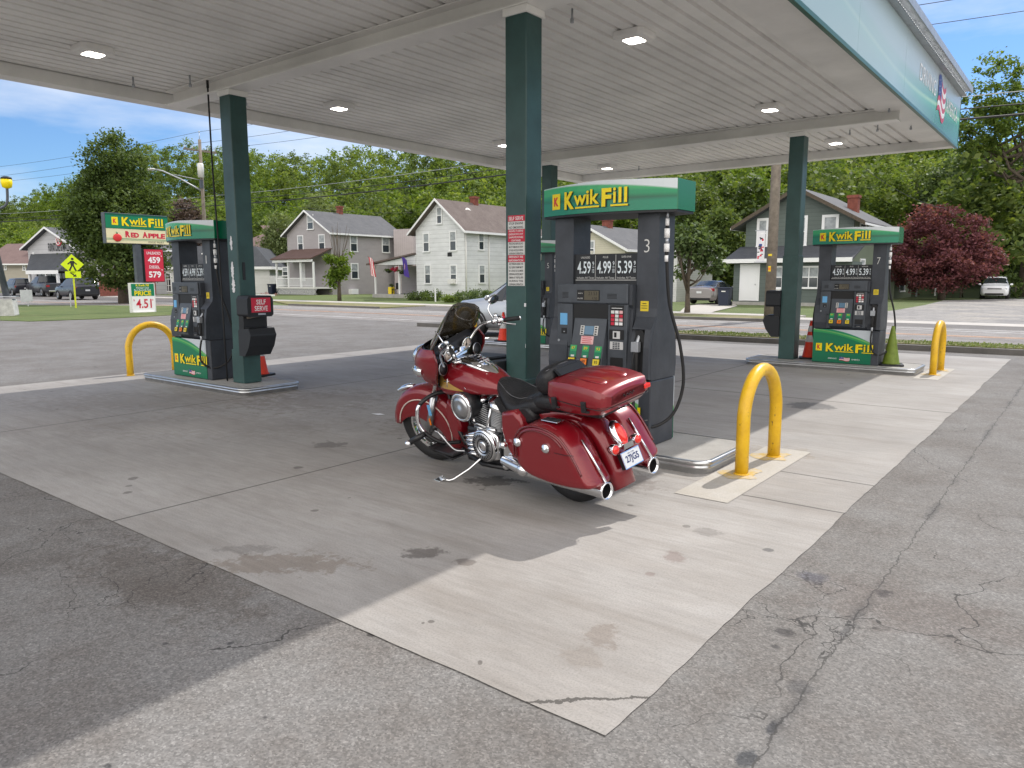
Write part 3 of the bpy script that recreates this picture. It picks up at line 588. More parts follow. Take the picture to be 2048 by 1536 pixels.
# ------------------------------------------------------------ logos
def logo(mb, M, w, h, tall=1.0):
    """red K in a yellow square and the yellow two-word name with its black shadow, underlined; local XY plane, lower left origin, total w x h"""
    q = h*0.86
    def sq(m, x0, x1, y0, y1, z): 
        mb.use(m).add([(x0, y0, z), (x1, y0, z), (x1, y1, z), (x0, y1, z)], [(0, 1, 2, 3)], M)
    y0 = h*0.06
    sq('brand_yellow', 0, q*0.78, y0, y0+q, 0.001)
    mb.use('brand_red'); fit_text(mb, 'K', M @ T(0, 0, 0.002), q*0.44, q*0.58, 0.05, base=(q*0.39, y0+q*0.5), align=1)
    x0 = q*0.78+w*0.07; W = w-x0; wk = W*0.56
    for m, dx, dz, off in (('black', 0.014*W, 0.002, 0.03), ('brand_yellow', 0, 0.004, 0.02)):
        mb.use(m); dy = -0.025*h if m == 'black' else 0
        MM = M @ T(dx, dy, dz)
        fit_text(mb, 'K', MM, W*0.175, h*0.96, off+0.02, base=(x0, 0.0))
        fit_text(mb, 'wik', MM, W*0.41, h*0.80, off, base=(x0+W*0.172, 0.17*h))
        fit_text(mb, 'F', MM, W*0.14, h*0.96, off+0.02, base=(x0+W*0.62, 0.0))
        for k, (q0, q1) in enumerate(((0.785, 0.038), (0.86, 0.038), (0.935, 0.038))):
            fit_text(mb, 'l' if k else 'i', MM, W*q1, h*0.80, off, base=(x0+W*q0, 0.17*h))
        for a, b in ((x0+W*0.20, x0+W*0.585), (x0+W*0.75, x0+W*0.985)):
            mb.add([(a, 0.0, 0), (b, 0.0, 0), (b, 0.09*h, 0), (a, 0.09*h, 0)], [(0, 1, 2, 3)], MM)
    return mb

# ------------------------------------------------------------ islands
def island(x0, x1, y0, y1, label):
    t = thing('pump_island', label, 'pump island', ((x0+x1)/2, (y0+y1)/2, 0), group='raised pump islands')
    hx, hy = (x1-x0)/2, (y1-y0)/2
    def rr(d, r=0.13):
        p = []
        for cx, cy, a0 in ((hx-r, hy-r, 0), (-hx+r, hy-r, 90), (-hx+r, -hy+r, 180), (hx-r, -hy+r, 270)):
            for k in range(7): a = math.radians(a0+15*k); p.append((cx+(r+d)*math.cos(a), cy+(r+d)*math.sin(a)))
        return p
    MB().use('island_top').prism(rr(-0.012), -0.02, 0.108, 'Z').build('slab', parent=t)
    e = MB().use('steel', True); rings = [[(*p, z) for p in rr(d)] for d, z in ((0, -0.02), (0, 0.04), (0.006, 0.045), (0.006, 0.06), (0, 0.066), (0.0, 0.075), (0.016, 0.082), (0.018, 0.096), (0.010, 0.109), (-0.014, 0.113), (-0.014, 0.06))]
    e.rings(rings, False, False); e.build('steel_edging', parent=t); return t
island(-12.05, -9.15, 5.66, 6.62, 'near left pump island with a steel edge, under pump 1')
island(-5.75, -2.42, 5.66, 6.66, 'near pump island with a steel edge beside the red motorcycle')
island(-12.2, -9.3, 13.72, 14.66, 'far left pump island behind the parked motorcycle')
island(-5.15, -2.27, 13.70, 14.66, 'far right pump island carrying pump 7 and the green cone')

# ------------------------------------------------------------ fuel pumps (front faces -Y)
def green_print():
    s = NT('pump_print', 0.3); X, Y, Z = s.sep()
    def band(a, b, c, w):   # curve z = a + b*x + c*x^2
        zc = s.math('ADD', s.math('ADD', a, s.math('MULTIPLY', X, b)), s.math('MULTIPLY', s.math('MULTIPLY', X, X), c)); return s.math('SUBTRACT', Z, zc)
    c = s.mix(s.ramp(s.math('ADD', 0.5, band(0.46, -0.28, -0.25, 0)), [(0.5, 0.0), (0.515, 1.0)]), (0.0, 0.17, 0.075), (0.02, 0.30, 0.085))
    c = s.mix(s.ramp(s.math('ADD', 0.5, band(0.49, -0.26, -0.18, 0)), [(0.5, 0.0), (0.515, 1.0)]), c, (0.16, 0.45, 0.12))
    c = s.mix(s.ramp(s.math('ADD', 0.5, band(0.51, -0.24, -0.16, 0)), [(0.5, 0.0), (0.515, 1.0)]), c, (0.0, 0.24, 0.10))
    c = s.mix(s.ramp(s.math('ADD', 0.5, band(0.545, -0.27, -0.28, 0)), [(0.5, 0.0), (0.51, 1.0)]), c, (0.55, 0.6, 0.64))
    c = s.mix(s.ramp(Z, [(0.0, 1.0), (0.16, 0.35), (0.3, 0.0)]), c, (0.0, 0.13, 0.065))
    s.l(c, s.b.inputs['Base Color'])
green_print()
def val_print():
    s = NT('valance_print', 0.25); X, Y, Z = s.sep()
    def band(a, b, c): return s.math('SUBTRACT', Z, s.math('ADD', s.math('ADD', a, s.math('MULTIPLY', X, b)), s.math('MULTIPLY', s.math('MULTIPLY', X, X), c)))
    c = s.mix(s.ramp(s.math('ADD', 0.5, band(2.185, -0.02, 0.03)), [(0.49, 0.0), (0.52, 1.0)]), (0.0, 0.20, 0.11), (0.0, 0.10, 0.05))
    c = s.mix(s.ramp(s.math('ADD', 0.5, band(2.215, -0.01, 0.0)), [(0.49, 0.0), (0.53, 1.0)]), c, (0.0, 0.25, 0.10))
    c = s.mix(s.ramp(s.math('ADD', 0.5, band(2.275, 0.0, -0.03)), [(0.49, 0.0), (0.52, 1.0)]), c, (0.03, 0.36, 0.12))
    c = s.mix(s.ramp(s.math('ADD', 0.5, band(2.33, -0.055, -0.06)), [(0.495, 0.0), (0.51, 1.0)]), c, (0.6, 0.65, 0.68))
    c = s.mix(s.math('GREATER_THAN', X, 0.722), c, (0.0, 0.15, 0.065)); s.l(c, s.b.inputs['Base Color'])
val_print()
def make_pump(label, cx, cy, num, hosed=True):
    t = thing('fuel_pump', label, 'fuel pump', (cx, cy, 0.11), group='grey four-grade fuel pumps')
    W = 0.55
    # lower cabinet, swelling in depth under the hose columns
    b = MB().use('pump_grey'); b.box(-W+0.002, W-0.002, -0.235, 0.235, 0.0, 0.60); b.build('lower_cabinet', parent=t, bevel=0.012)
    for s in (-1, 1):
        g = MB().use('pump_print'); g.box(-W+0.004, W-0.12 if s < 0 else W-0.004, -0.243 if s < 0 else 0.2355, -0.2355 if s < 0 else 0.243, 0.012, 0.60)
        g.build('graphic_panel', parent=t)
    lg = MB(); logo(lg, T(-0.49, -0.246, 0.205) @ FRONT, 0.97, 0.155)
    lg.use('white'); fit_text(lg, 'DRIVING', T(-0.27, -0.246, 0.075) @ FRONT, 0.14, 0.024, 0.0); fit_text(lg, 'AMERICA', T(0.12, -0.246, 0.072) @ FRONT, 0.14, 0.024, 0.0)
    flag(lg, T(0.0, -0.246, 0.085) @ FRONT, 0.17, 0.06); lg.build('logo', parent=t)
    # side columns: profile in YZ
    prof = [(-0.235, 0.605), (-0.25, 0.72), (-0.245, 0.88), (-0.215, 1.02), (-0.165, 1.14), (-0.15, 1.24), (-0.15, 2.10)]; prof = prof+[(-y, z) for y, z in prof[::-1]]
    for s in (-1, 1):
        x0, x1 = (-W, -W+0.21) if s < 0 else (W-0.21, W)
        c = MB().use('pump_grey'); c.prism(prof, x0, x1, 'X'); c.build('side_column', parent=t, bevel=0.02, seg=3)
    # main cabinet with overhanging head
    m = MB().use('pump_grey')
    m.prism([(-0.20, 0.605), (-0.235, 0.66), (-0.19, 1.24), (-0.215, 1.27), (-0.215, 1.45), (0.215, 1.45), (0.215, 1.27), (0.19, 1.24), (0.235, 0.66), (0.20, 0.605)], -0.335, 0.335, 'X'); m.build('main_cabinet', parent=t, bevel=0.008)
    MB().use('pump_mid').box(-0.46, 0.30, -0.238, -0.216, 1.275, 1.455).build('head_panel', parent=t, bevel=0.012)
    MB().use('pump_mid').box(-0.46, -0.29, -0.236, -0.18, 0.86, 1.27).build('side_door', parent=t, bevel=0.008)
    v = MB().use('pump_mid').box(0.10, 0.30, -0.239, -0.18, 0.64, 1.27); v.build('payment_panel', parent=t, bevel=0.008)
    MB().use('pump_mid').box(-0.46, -0.27, -0.2375, -0.19, 0.62, 0.855).build('access_door', parent=t, bevel=0.006)
    # recess and the sloped console
    MB().use('black').box(-0.285, 0.095, -0.222, -0.19, 1.13, 1.27).build('recess', parent=t)
    co = MB().use('pump_mid').prism([(-0.205, 1.145), (-0.225, 1.14), (-0.325, 0.70), (-0.31, 0.665), (-0.2, 0.64)], -0.265, 0.085, 'X'); co.build('keypad_console', parent=t, bevel=0.012, seg=3)
    # things lying on the console slope
    a = math.atan2(0.10, 0.44); S = T(-0.09, -0.2262, 1.14) @ Matrix.Rotation(-a, 4, 'X') @ FRONT   # local x right, y up the slope, z out
    def on(mb, m, x0, x1, y0, y1, z=0.003): mb.use(m).box(x0, x1, y0, y1, -0.003, z, M=S)
    sc = MB(); on(sc, 'screen_blue', -0.05, 0.05, -0.155, -0.075); sc.build('screen', parent=t)
    for sx in (-0.075, 0.075):
        k = MB(); on(k, 'offwhite', sx-0.02, sx+0.02, -0.16, -0.072)
        for i in range(4): k.use('black').box(sx-0.011, sx+0.011, -0.155+0.021*i, -0.143+0.021*i, 0.003, 0.005, M=S)
        k.build('soft_keys', parent=t)
    k = MB(); on(k, 'sticker_pink', -0.075, 0.06, -0.245, -0.17); k.use('sign_red')
    for i in range(4): k.box(-0.06, 0.045-0.01*(i % 2), -0.236+0.018*i, -0.230+0.018*i, 0.003, 0.004, M=S)
    k.build('warning_sticker', parent=t)
    for i, gname in enumerate(('87', '89', '93')):
        x = -0.145+0.135*i-0.02*0; g = MB(); on(g, 'brand_green_bright', x-0.035, x+0.035, -0.445, -0.26); g.use('brand_green').box(x-0.035, x+0.035, -0.41, -0.315, 0.003, 0.004, M=S)
        g.use('sticker_yellow'); fit_text(g, gname, S @ T(0, 0, 0.005), 0.04, 0.026, 0.01, base=(x, -0.285), align=1)
        g.use('offwhite').box(x-0.018, x+0.018, -0.37, -0.352, 0.004, 0.0055, M=S); o = g.build('grade_strip', parent=t)
        bb = MB().use('sticker_yellow' if i != 1 else 'orange_refl').box(x-0.034, x+0.03, -0.44, -0.382, 0.004, 0.018, M=S); bb.use('black'); fit_text(bb, gname, S @ T(0, 0, 0.019), 0.034, 0.03, 0.01, base=(x, -0.411), align=1)
        bb.box(x-0.042, x+0.038, -0.45, -0.372, 0.003, 0.008, M=S); bb.build('grade_button', parent=o)
    # head display, grilles
    d = MB().use('black').box(-0.235, 0.01, -0.2405, -0.2382, 1.30, 1.40).use('lcd').box(-0.155, 0.0, -0.2425, -0.2407, 1.308, 1.392)
    d.use('black'); fit_text(d, '23.53', T(-0.11, -0.2435, 1.352) @ FRONT, 0.095, 0.032, -0.005); fit_text(d, '4.760', T(-0.07, -0.2435, 1.312) @ FRONT, 0.055, 0.024, -0.005)
    d.use('offwhite'); fit_text(d, 'SALE $', T(-0.225, -0.242, 1.362) @ FRONT, 0.05, 0.013, 0.005); fit_text(d, 'GALLONS', T(-0.23, -0.242, 1.315) @ FRONT, 0.06, 0.013, 0.005)
    d.build('sale_display', parent=t)
    for x0, x1, nn in ((-0.40, -0.335, 5), (0.09, 0.19, 4)):
        g = MB().use('black')
        for i in range(nn): g.box(x0, x1, -0.2405, -0.2382, 1.325+0.012*i, 1.330+0.012*i)
        g.build('speaker_grille', parent=t)
    # stickers and readers
    MB().use('sticker_blue').box(-0.425, -0.345, -0.2395, -0.2362, 1.07, 1.18).build('blue_sticker', parent=t)
    MB().use('black').box(-0.41, -0.35, -0.2395, -0.2362, 0.985, 1.04).use('galv').cyl((-0.44, -0.24, 0.92), (-0.44, -0.236, 0.92), 0.012).box(-0.385, -0.37, -0.241, -0.2397, 1.0, 1.01).build('sensor', parent=t)
    cs = MB().use('black').box(0.125, 0.265, -0.2415, -0.2392, 1.075, 1.265); r2 = random.Random(5)
    for i in range(4):
        for j in range(3): cs.use(r2.choice(['offwhite', 'sign_red', 'white', 'sticker_pink', 'sign_red'])).box(0.135+0.043*j, 0.17+0.043*j, -0.2428, -0.2417, 1.085+0.035*i, 1.112+0.035*i)
    cs.use('white').box(0.14, 0.25, -0.2428, -0.2417, 1.236, 1.241); cs.build('card_brand_sticker', parent=t)
    MB().use('black').box(0.12, 0.27, -0.246, -0.2392, 0.955, 1.045).use('reflective').box(0.16, 0.235, -0.248, -0.2462, 0.962, 1.032).use('black').box(0.175, 0.2, -0.2495, -0.2482, 0.975, 1.02).build('card_reader', parent=t, bevel=0.002)
    kp = MB().use('reflective').box(0.13, 0.265, -0.245, -0.2392, 0.865, 0.935)
    for i in range(4):
        for j in range(3): kp.use('pump_mid').box(0.16+0.026*j, 0.18+0.026*j, -0.247, -0.2452, 0.87+0.016*i, 0.881+0.016*i)
    kp.build('number_pad', parent=t)
    MB().use('black').box(0.135, 0.265, -0.243, -0.2392, 0.705, 0.79).use('pump_grey').prism([(-0.239, 0.70), (-0.275, 0.68), (-0.239, 0.655)], 0.14, 0.26, 'X').use('white').box(0.17, 0.23, -0.262, -0.259, 0.668, 0.676).build('receipt_slot', parent=t)
    # price sign between the columns
    p = MB().use('pump_dark').box(-0.338, 0.338, -0.13, 0.13, 1.44, 1.73)
    for j, (nm, pr) in enumerate((('UNLEADED', '4.59'), ('PLUS', '4.99'), ('SUPER KWIK', '5.39'))):
        x = -0.215+0.218*j; p.use('offwhite'); fit_text(p, nm, T(x, -0.1325, 1.70) @ FRONT, 0.10 if j != 1 else 0.055, 0.018, 0.0, align=1)
        p.use('digit_white'); fit_text(p, pr, T(x-0.016, -0.1325, 1.607) @ FRONT, 0.148, 0.115, 0.012, align=1); fit_text(p, '9', T(x+0.085, -0.1325, 1.642) @ FRONT, 0.018, 0.038, 0.005, align=1); fit_text(p, '10', T(x+0.085, -0.1325, 1.575) @ FRONT, 0.022, 0.038, 0.0, align=1); p.box(x+0.074, x+0.096, -0.132, -0.1305, 1.607, 1.612)
        p.use('offwhite'); fit_text(p, 'Includes All Taxes', T(x, -0.1325, 1.512) @ FRONT, 0.19, 0.018, 0.0, align=1)
        if j: p.box(x-0.1115, x-0.1085, -0.132, -0.1305, 1.49, 1.72)
    p.use('offwhite').box(-0.325, 0.325, -0.132, -0.1305, 1.488, 1.493); p.build('price_sign', parent=t)
    # nozzle boot on the right column
    nb = MB().use('black').prism([(0.40, 0.66), (0.40, 1.05), (0.47, 1.05), (0.49, 1.0), (0.49, 0.66)], -0.262, -0.20, 'Y'); nb.build('nozzle_boot', parent=t)
    br = MB().use('pump_grey').prism([(-0.16, 1.17), (-0.255, 1.06), (-0.28, 0.9), (-0.29, 0.62), (-0.2, 0.605)], 0.49, W-0.002, 'X').prism([(-0.16, 1.17), (-0.25, 1.06), (-0.24, 1.05), (-0.16, 1.05)], 0.36, 0.489, 'X'); br.build('boot_surround', parent=t, bevel=0.012)
    nz = MB().use('galv', True); nz.tube([(0.43, -0.21, 1.03), (0.43, -0.25, 1.0), (0.43, -0.29, 0.93)], [0.013, 0.014, 0.018]).use('rubber').lathe([(0.02, 0), (0.045, 0.01), (0.045, 0.03), (0.03, 0.04)], (0.43, -0.262, 0.965), 'Y', M=None, n=14)
    nz.use('galv').box(0.395, 0.465, -0.335, -0.28, 0.86, 0.95).use('rubber').tube([(0.43, -0.31, 0.87), (0.43, -0.30, 0.76), (0.43, -0.30, 0.66)], [0.026, 0.02, 0.018]).tube([(0.43, -0.335, 0.86), (0.43, -0.365, 0.78), (0.43, -0.35, 0.7), (0.43, -0.31, 0.665)], 0.007)
    nz.use('galv').cyl((0.43, -0.30, 0.665), (0.43, -0.30, 0.60), 0.018); nozzle = nz.build('nozzle', parent=t, bevel=0.004)
    # hose: from the outlet under the valance, down beside the column, round the bottom and up to the nozzle
    def spl(pts, n=10):
        pts = [Vector(p) for p in pts]; out = []
        for i in range(len(pts)-1):
            p0, p1, p2, p3 = pts[max(0, i-1)], pts[i], pts[i+1], pts[min(len(pts)-1, i+2)]
            for k in range(n):
                u = k/n; out.append(0.5*((2*p1)+(p2-p0)*u+(2*p0-5*p1+4*p2-p3)*u*u+(3*p1-p0-3*p2+p3)*u**3))
        return out+[pts[-1]]
    hz = MB().use('rubber', True); hz.tube(spl([(0.60, -0.10, 1.76), (0.62, -0.06, 1.3), (0.70, 0.02, 0.90), (0.72, 0.06, 0.55), (0.66, -0.02, 0.28), (0.54, -0.20, 0.18), (0.46, -0.33, 0.28), (0.43, -0.33, 0.45), (0.43, -0.30, 0.60)]), 0.0145, n=10); hz.build('hose', parent=t)
    w = MB().use('white', True)
    z = 2.02
    for h, r, mm in ((0.06, 0.017, 'white'), (0.025, 0.014, 'rubber'), (0.08, 0.024, 'white'), (0.05, 0.017, 'galv'), (0.07, 0.024, 'white'), (0.03, 0.014, 'rubber'), (0.055, 0.017, 'white')):
        w.use(mm).cyl((0.60, -0.10, z), (0.60, -0.10, z-h), r, n=12); z -= h
    w.use('galv').cyl((0.60, -0.10, 2.10), (0.60, -0.10, 2.01), 0.012).box(0.52, 0.63, -0.12, -0.08, 2.075, 2.098); w.build('breakaway', parent=t)
    # back-side hose, black, seen beside the left column
    MB().use('rubber', True).tube(spl([(-0.58, 0.12, 2.08), (-0.60, 0.14, 1.4), (-0.68, 0.18, 0.8), (-0.66, 0.22, 0.35), (-0.5, 0.30, 0.22)]), 0.0145, n=8).build('hose', parent=t)
    MB().use('sticker_yellow').box(W-0.165, W-0.085, -0.154, -0.151, 1.185+0.03, 1.275+0.03).use('black').box(W-0.155, W-0.095, -0.1555, -0.1542, 1.24, 1.245).box(W-0.155, W-0.095, -0.1555, -0.1542, 1.26, 1.265).box(W-0.145, W-0.105, -0.1555, -0.1542, 1.28, 1.286).build('yellow_sticker', parent=t)
    # valance: bowed front
    n = 12; H0, H1 = 2.09, 2.345; VO = 0.03
    def arc(z, d, hw=0.70): return [(-hw+2*hw*i/n, -(0.17+0.15*(1-(2*i/n-1)**2))+d, z) for i in range(n+1)]
    fr = arc(H0, 0)+[(-x, -y, z) for x, y, z in arc(H0, 0)]
    va = MB(T(VO, 0, 0)).use('valance_print'); va.rings([[(x, y, H0) for x, y, z in fr], [(x, y, H1+0.02*(1-abs(x)/0.8)) for x, y, z in fr]], False, False, smooth=False)
    va.use('canopy_white').f.append([len(va.v)//1-len(fr)+i for i in range(len(fr))]); va.mi.append(va.cur); va.sm.append(False)
    va.build('valance', parent=t)
    MB(T(VO, 0, 0)).use('pump_dark').prism([(x*0.985, y*0.97) for x, y, z in fr], H0-0.02, H0-0.001, 'Z').build('valance_underside', parent=t)
    # lettering follows the bow of the valance
    lv = MB(); logo(lv, T(-0.56, 0, H0+0.045) @ FRONT, 0.86, 0.165)
    for v_ in lv.v: v_.y += -(0.17+0.15*(1-min(1, (v_.x/0.70)**2)))-0.004
    for v_ in lv.v: v_.x += VO
    lv.build('logo', parent=t)
    nm = MB().use('offwhite'); fit_text(nm, num, T(W-0.115, -0.1535, 1.79) @ FRONT, 0.052 if num != '1' else 0.02, 0.115, -0.012, align=1); nm.build('pump_number', parent=t)
    return t
p1 = make_pump('dark grey fuel pump marked 1 on the near left island beside the self serve washer', -10.87, 6.12, '1')
p3 = make_pump('dark grey fuel pump marked 3, tallest in view, behind the red motorcycle', -3.6, 6.12, '3')
p5 = make_pump('dark grey fuel pump marked 5, half hidden between the middle column and pump 3', -10.36, 14.15, '5')
p7 = make_pump('dark grey fuel pump marked 7 between the orange cone and the green cone', -3.42, 14.1, '7')

# ------------------------------------------------------------ hoop bollards, cones, washers, bin
def bollard(x, y, label, pad=False):
    t = thing('bollard', label, 'bollard', (x, y, 0), group='yellow hoop bollards'); r, s, h = 0.055, 0.39, 0.90
    pts = [(0, -s, -0.02), (0, -s, 0.3), (0, -s, h-s-0.02)]+[(0, -s*math.cos(a), h-s-r+s*math.sin(a)*1.0) for a in [PI*i/16 for i in range(1, 16)]]+[(0, s, h-s-0.02), (0, s, 0.3), (0, s, -0.02)]
    MB().use('yellow_paint', True).tube(pts, r, n=18).build('hoop', parent=t)
    rg = MB().use('yellow_paint', True)
    for q in (-s, s): rg.lathe([(r+0.002, 0.0), (r+0.012, 0.001), (r+0.006, 0.012), (r, 0.016)], (0, q, 0.003), 'Z', n=18)
    rg.build('base_collar', parent=t); return t
bollard(-2.2, 6.28, 'yellow hoop bollard nearest the camera, in front of the motorcycle island')
bollard(-2.06, 14.45, 'yellow hoop bollard to the right of the green cone')
bollard(-12.72, 6.18, 'yellow hoop bollard left of pump 1, half hidden by it')
bollard(-12.75, 14.3, 'yellow hoop bollard behind the motorcycle handlebar beside the silver car')
def pad(x0, x1, y0, y1):
    sheet('bollard_pad', [(x0, y0), (x1, y0), (x1, y1), (x0, y1)], 0.004, 'pad_concrete')
pad(-2.40, -1.98, 5.05, 7.05); pad(-2.24, -1.88, 13.35, 15.2)
def ystain(x, y):
    s = MATS.get('paint_overspray')
    if s is None:
        q = NT('paint_overspray', 0.8); q.l(q.ramp(q.noise(9, 6, 0.8), [(0.35, (0.44, 0.41, 0.36)), (0.62, (0.5, 0.34, 0.08))]), q.b.inputs['Base Color']); s = q.m
    rr = random.Random(int(x*10+y*100)); n = 40
    pts = [(x+(0.13+0.03*rr.random()+0.05*math.sin(3*a+x))*math.cos(a), y+(0.17+0.04*rr.random()+0.05*math.sin(2*a+y))*math.sin(a)) for a in [2*PI*i/n for i in range(n)]]
    sheet('paint_overspray', pts, 0.007, s)
for x in (-2.2, ): 
    for y in (5.9, 6.66): ystain(x, y)
for y in (14.07, 14.83): ystain(-2.06, y)

def cone(x, y, z, h, label, lime=False):
    t = thing('traffic_cone', label, 'traffic cone', (x, y, z), 0.3, group=None if lime else 'orange traffic cones')
    body = 'cone_lime' if lime else 'cone_orange'; rb, rtp = 0.135, 0.026
    MB().use('rubber' if lime else 'black').prism([(-0.19, -0.15), (-0.15, -0.19), (0.15, -0.19), (0.19, -0.15), (0.19, 0.15), (0.15, 0.19), (-0.15, 0.19), (-0.19, 0.15)], 0.0, 0.03, 'Z').build('base', parent=t, bevel=0.006)
    f = lambda u: rb+(rtp-rb)*u
    MB().use(body, True).lathe([(rb+0.02, 0.031), (rb, 0.05), (f(0.5), 0.03+0.5*(h-0.03)), (rtp, h-0.004), (rtp*0.8, h), (rtp*0.75, h-0.02)], n=24).build('cone_body', parent=t)
    if not lime:
        for a, b in ((0.42, 0.60), (0.70, 0.86)):
            MB().use('reflective', True).lathe([(f(a)+0.001, 0.03+a*(h-0.03)), (f(a)+0.003, 0.033+a*(h-0.03)), (f(b)+0.003, 0.027+b*(h-0.03)), (f(b)+0.001, 0.03+b*(h-0.03))], n=24, cap=False).build('reflective_band', parent=t)
    return t
_q = P(519, 751, 0.11); cone(_q.x, _q.y, 0.11, 0.70, 'orange cone with a white band tucked behind the left green column')
cone(-11.2, 13.95, 0.11, 0.70, 'orange cone with white bands behind the motorcycle handlebar')
cone(-4.17, 14.42, 0.11, 0.71, 'orange cone with white bands between the right column and pump 7')
cone(-2.72, 14.12, 0.11, 0.68, 'faded lime green cone standing right of pump 7', True)

def washer(x, y, side, label):
    t = thing('windshield_washer_unit', label, 'washer unit', (x, y, 0), group='black windshield washer units'); s = side
    def X(a, b): return (min(a*s, b*s), max(a*s, b*s))
    a, b = X(0, 0.27); MB().use('pump_dark').prism([(-0.18, 1.08), (-0.215, 1.11), (-0.215, 1.33), (-0.18, 1.38), (0.17, 1.38), (0.205, 1.33), (0.205, 1.11), (0.17, 1.08)], a, b, 'X').build('towel_box', parent=t, bevel=0.012)
    a, b = X(0, 0.12); MB().use('black').box(a, b, -0.19, 0.19, 0.86, 1.12).build('back_plate', parent=t)
    pr = [(0.0, 0.52), (0.14, 0.52), (0.25, 0.66), (0.31, 0.82), (0.26, 0.92), (0.02, 0.90), (0.0, 0.88)]
    MB().use('pump_dark').prism([(p*s, z) for p, z in pr], -0.21, 0.21, 'Y').build('bucket', parent=t, bevel=0.02)
    a, b = X(0.05, 0.24); MB().use('black').box(a, b, -0.18, 0.18, 0.9235, 0.928).build('bucket_opening', parent=t)
    MB().use('pole_wood').tube([(0.12*s, -0.14, 1.07), (0.20*s, 0.08, 1.10)], 0.02).build('squeegee', parent=t)
    if s > 0:
        q = MB().use('black').box(0.2705, 0.276, -0.19, 0.18, 1.10, 1.365).use('sign_red').box(0.2765, 0.280, -0.155, 0.155, 1.145, 1.35).use('white')
        fit_text(q, 'SELF', T(0.282, 0.0, 1.29) @ SIDE, 0.15, 0.07, 0.015, align=1); fit_text(q, 'SERVE', T(0.282, 0.0, 1.20) @ SIDE, 0.21, 0.07, 0.015, align=1)
        tag(q.build('self_serve_sign', parent=t), 'red sign reading SELF SERVE'); MB().use('galv').box(0.2765, 0.279, -0.05, 0.07, 1.108, 1.13).build('name_plate', parent=t)
    return t
washer(-9.63, 6.14, 1, 'black windshield washer with a red SELF SERVE sign on the left column')
washer(-4.62, 14.16, -1, 'black windshield washer hanging left of the far right green column')

# round litter bin left of the middle column
t = thing('waste_bin', 'black plastic waste bin with a clear bag left of the middle column', 'waste bin', (-5.12, 6.12, 0.11))
MB().use('pump_dark').prism([(-0.26, -0.24), (0.26, -0.24), (0.26, 0.24), (-0.26, 0.24)], 0.0, 0.50, 'Z').build('bin_body', parent=t, bevel=0.02)
MB().use('bag', True).rings([[((0.268+0.03*math.sin(i*2.1+k)*(k == 0))*sx, (0.248+0.02*math.sin(i*1.7+k)*(k == 0))*sy, z) for i, (sx, sy) in enumerate(((-1, -1), (-.3, -1.02), (.4, -1), (1, -1), (1.02, -.3), (1, .5), (1, 1), (.2, 1.02), (-.5, 1), (-1, 1), (-1.02, .3), (-1, -.4)))] for k, z in enumerate((0.38, 0.44, 0.515))], False, False).build('bin_liner', parent=t)
MB().use('pump_dark').box(-0.32, 0.33, -0.27, 0.27, 0.52, 0.66).box(-0.22, 0.18, -0.2, 0.2, 0.661, 0.69).build('lid', parent=t, bevel=0.015)
# ------------------------------------------------------------ the motorcycle (local: +X forward, +Y rider's left, +Z up)
mat('moto_red', (0.195, 0.004, 0.010), 0.3, metal=0.15, coat=0.8); mat('moto_red_dark', (0.13, 0.004, 0.008), 0.25, metal=0.25, coat=1.0)
mat('leather', (0.012, 0.012, 0.014), 0.45, bump=0.25, bscale=60); mat('engine_black', (0.015, 0.015, 0.017), 0.35); mat('seam', (0.12, 0.12, 0.13), 0.6)
mat('tail_red', (0.75, 0.02, 0.01), 0.12, coat=1.0); mat('tint', (0.05, 0.04, 0.025), 0.05, alpha=0.82, coat=1.0); mat('gauge_face', (0.55, 0.47, 0.4), 0.4)
mat('gold_print', (0.42, 0.25, 0.06), 0.35, coat=0.6); mat('plate_white', (0.62, 0.64, 0.66), 0.4); mat('plate_blue', (0.02, 0.03, 0.12), 0.5); mat('fender_stripe', (0.6, 0.5, 0.45), 0.4)
def super_ring(s, zc, hw, hh, n=28, e=2.5, y0=0.0, top=None):
    out = []
    for i in range(n):
        a = 2*PI*i/n; c, q = math.cos(a), math.sin(a)
        y = y0+hw*math.copysign(abs(c)**(2/e), c); z = zc+hh*math.copysign(abs(q)**(2/e), q); out.append((s, y, z))
    return out
def loft(mb, secs, n=28, M=None, caps=True, sub=4):
    """secs: (s, z_centre, half_width, half_height, exponent[, y0]) interpolated smoothly"""
    full = []
    for i in range(len(secs)-1):
        p = [secs[max(0, i-1)], secs[i], secs[i+1], secs[min(len(secs)-1, i+2)]]
        p = [tuple(q)+(0.0,)*(6-len(q)) for q in p]
        for k in range(sub):
            u = k/sub; full.append(tuple(0.5*((2*b)+(c-a)*u+(2*a-5*b+4*c-d)*u*u+(3*b-a-3*c+d)*u**3) for a, b, c, d in zip(*p)))
    q = tuple(secs[-1])+(0.0,)*(6-len(secs[-1])); full.append(q)
    return mb.rings([super_ring(s, z, max(hw, 1e-3), max(hh, 1e-3), n, max(1.2, e), y0) for s, z, hw, hh, e, y0 in full], caps, caps, M)
def spline(pts, n=8):
    pts = [Vector(p) for p in pts]; out = []
    for i in range(len(pts)-1):
        p0, p1, p2, p3 = pts[max(0, i-1)], pts[i], pts[i+1], pts[min(len(pts)-1, i+2)]
        for k in range(n):
            u = k/n; out.append(0.5*((2*p1)+(p2-p0)*u+(2*p0-5*p1+4*p2-p3)*u*u+(3*p1-p0-3*p2+p3)*u**3))
    return out+[pts[-1]]
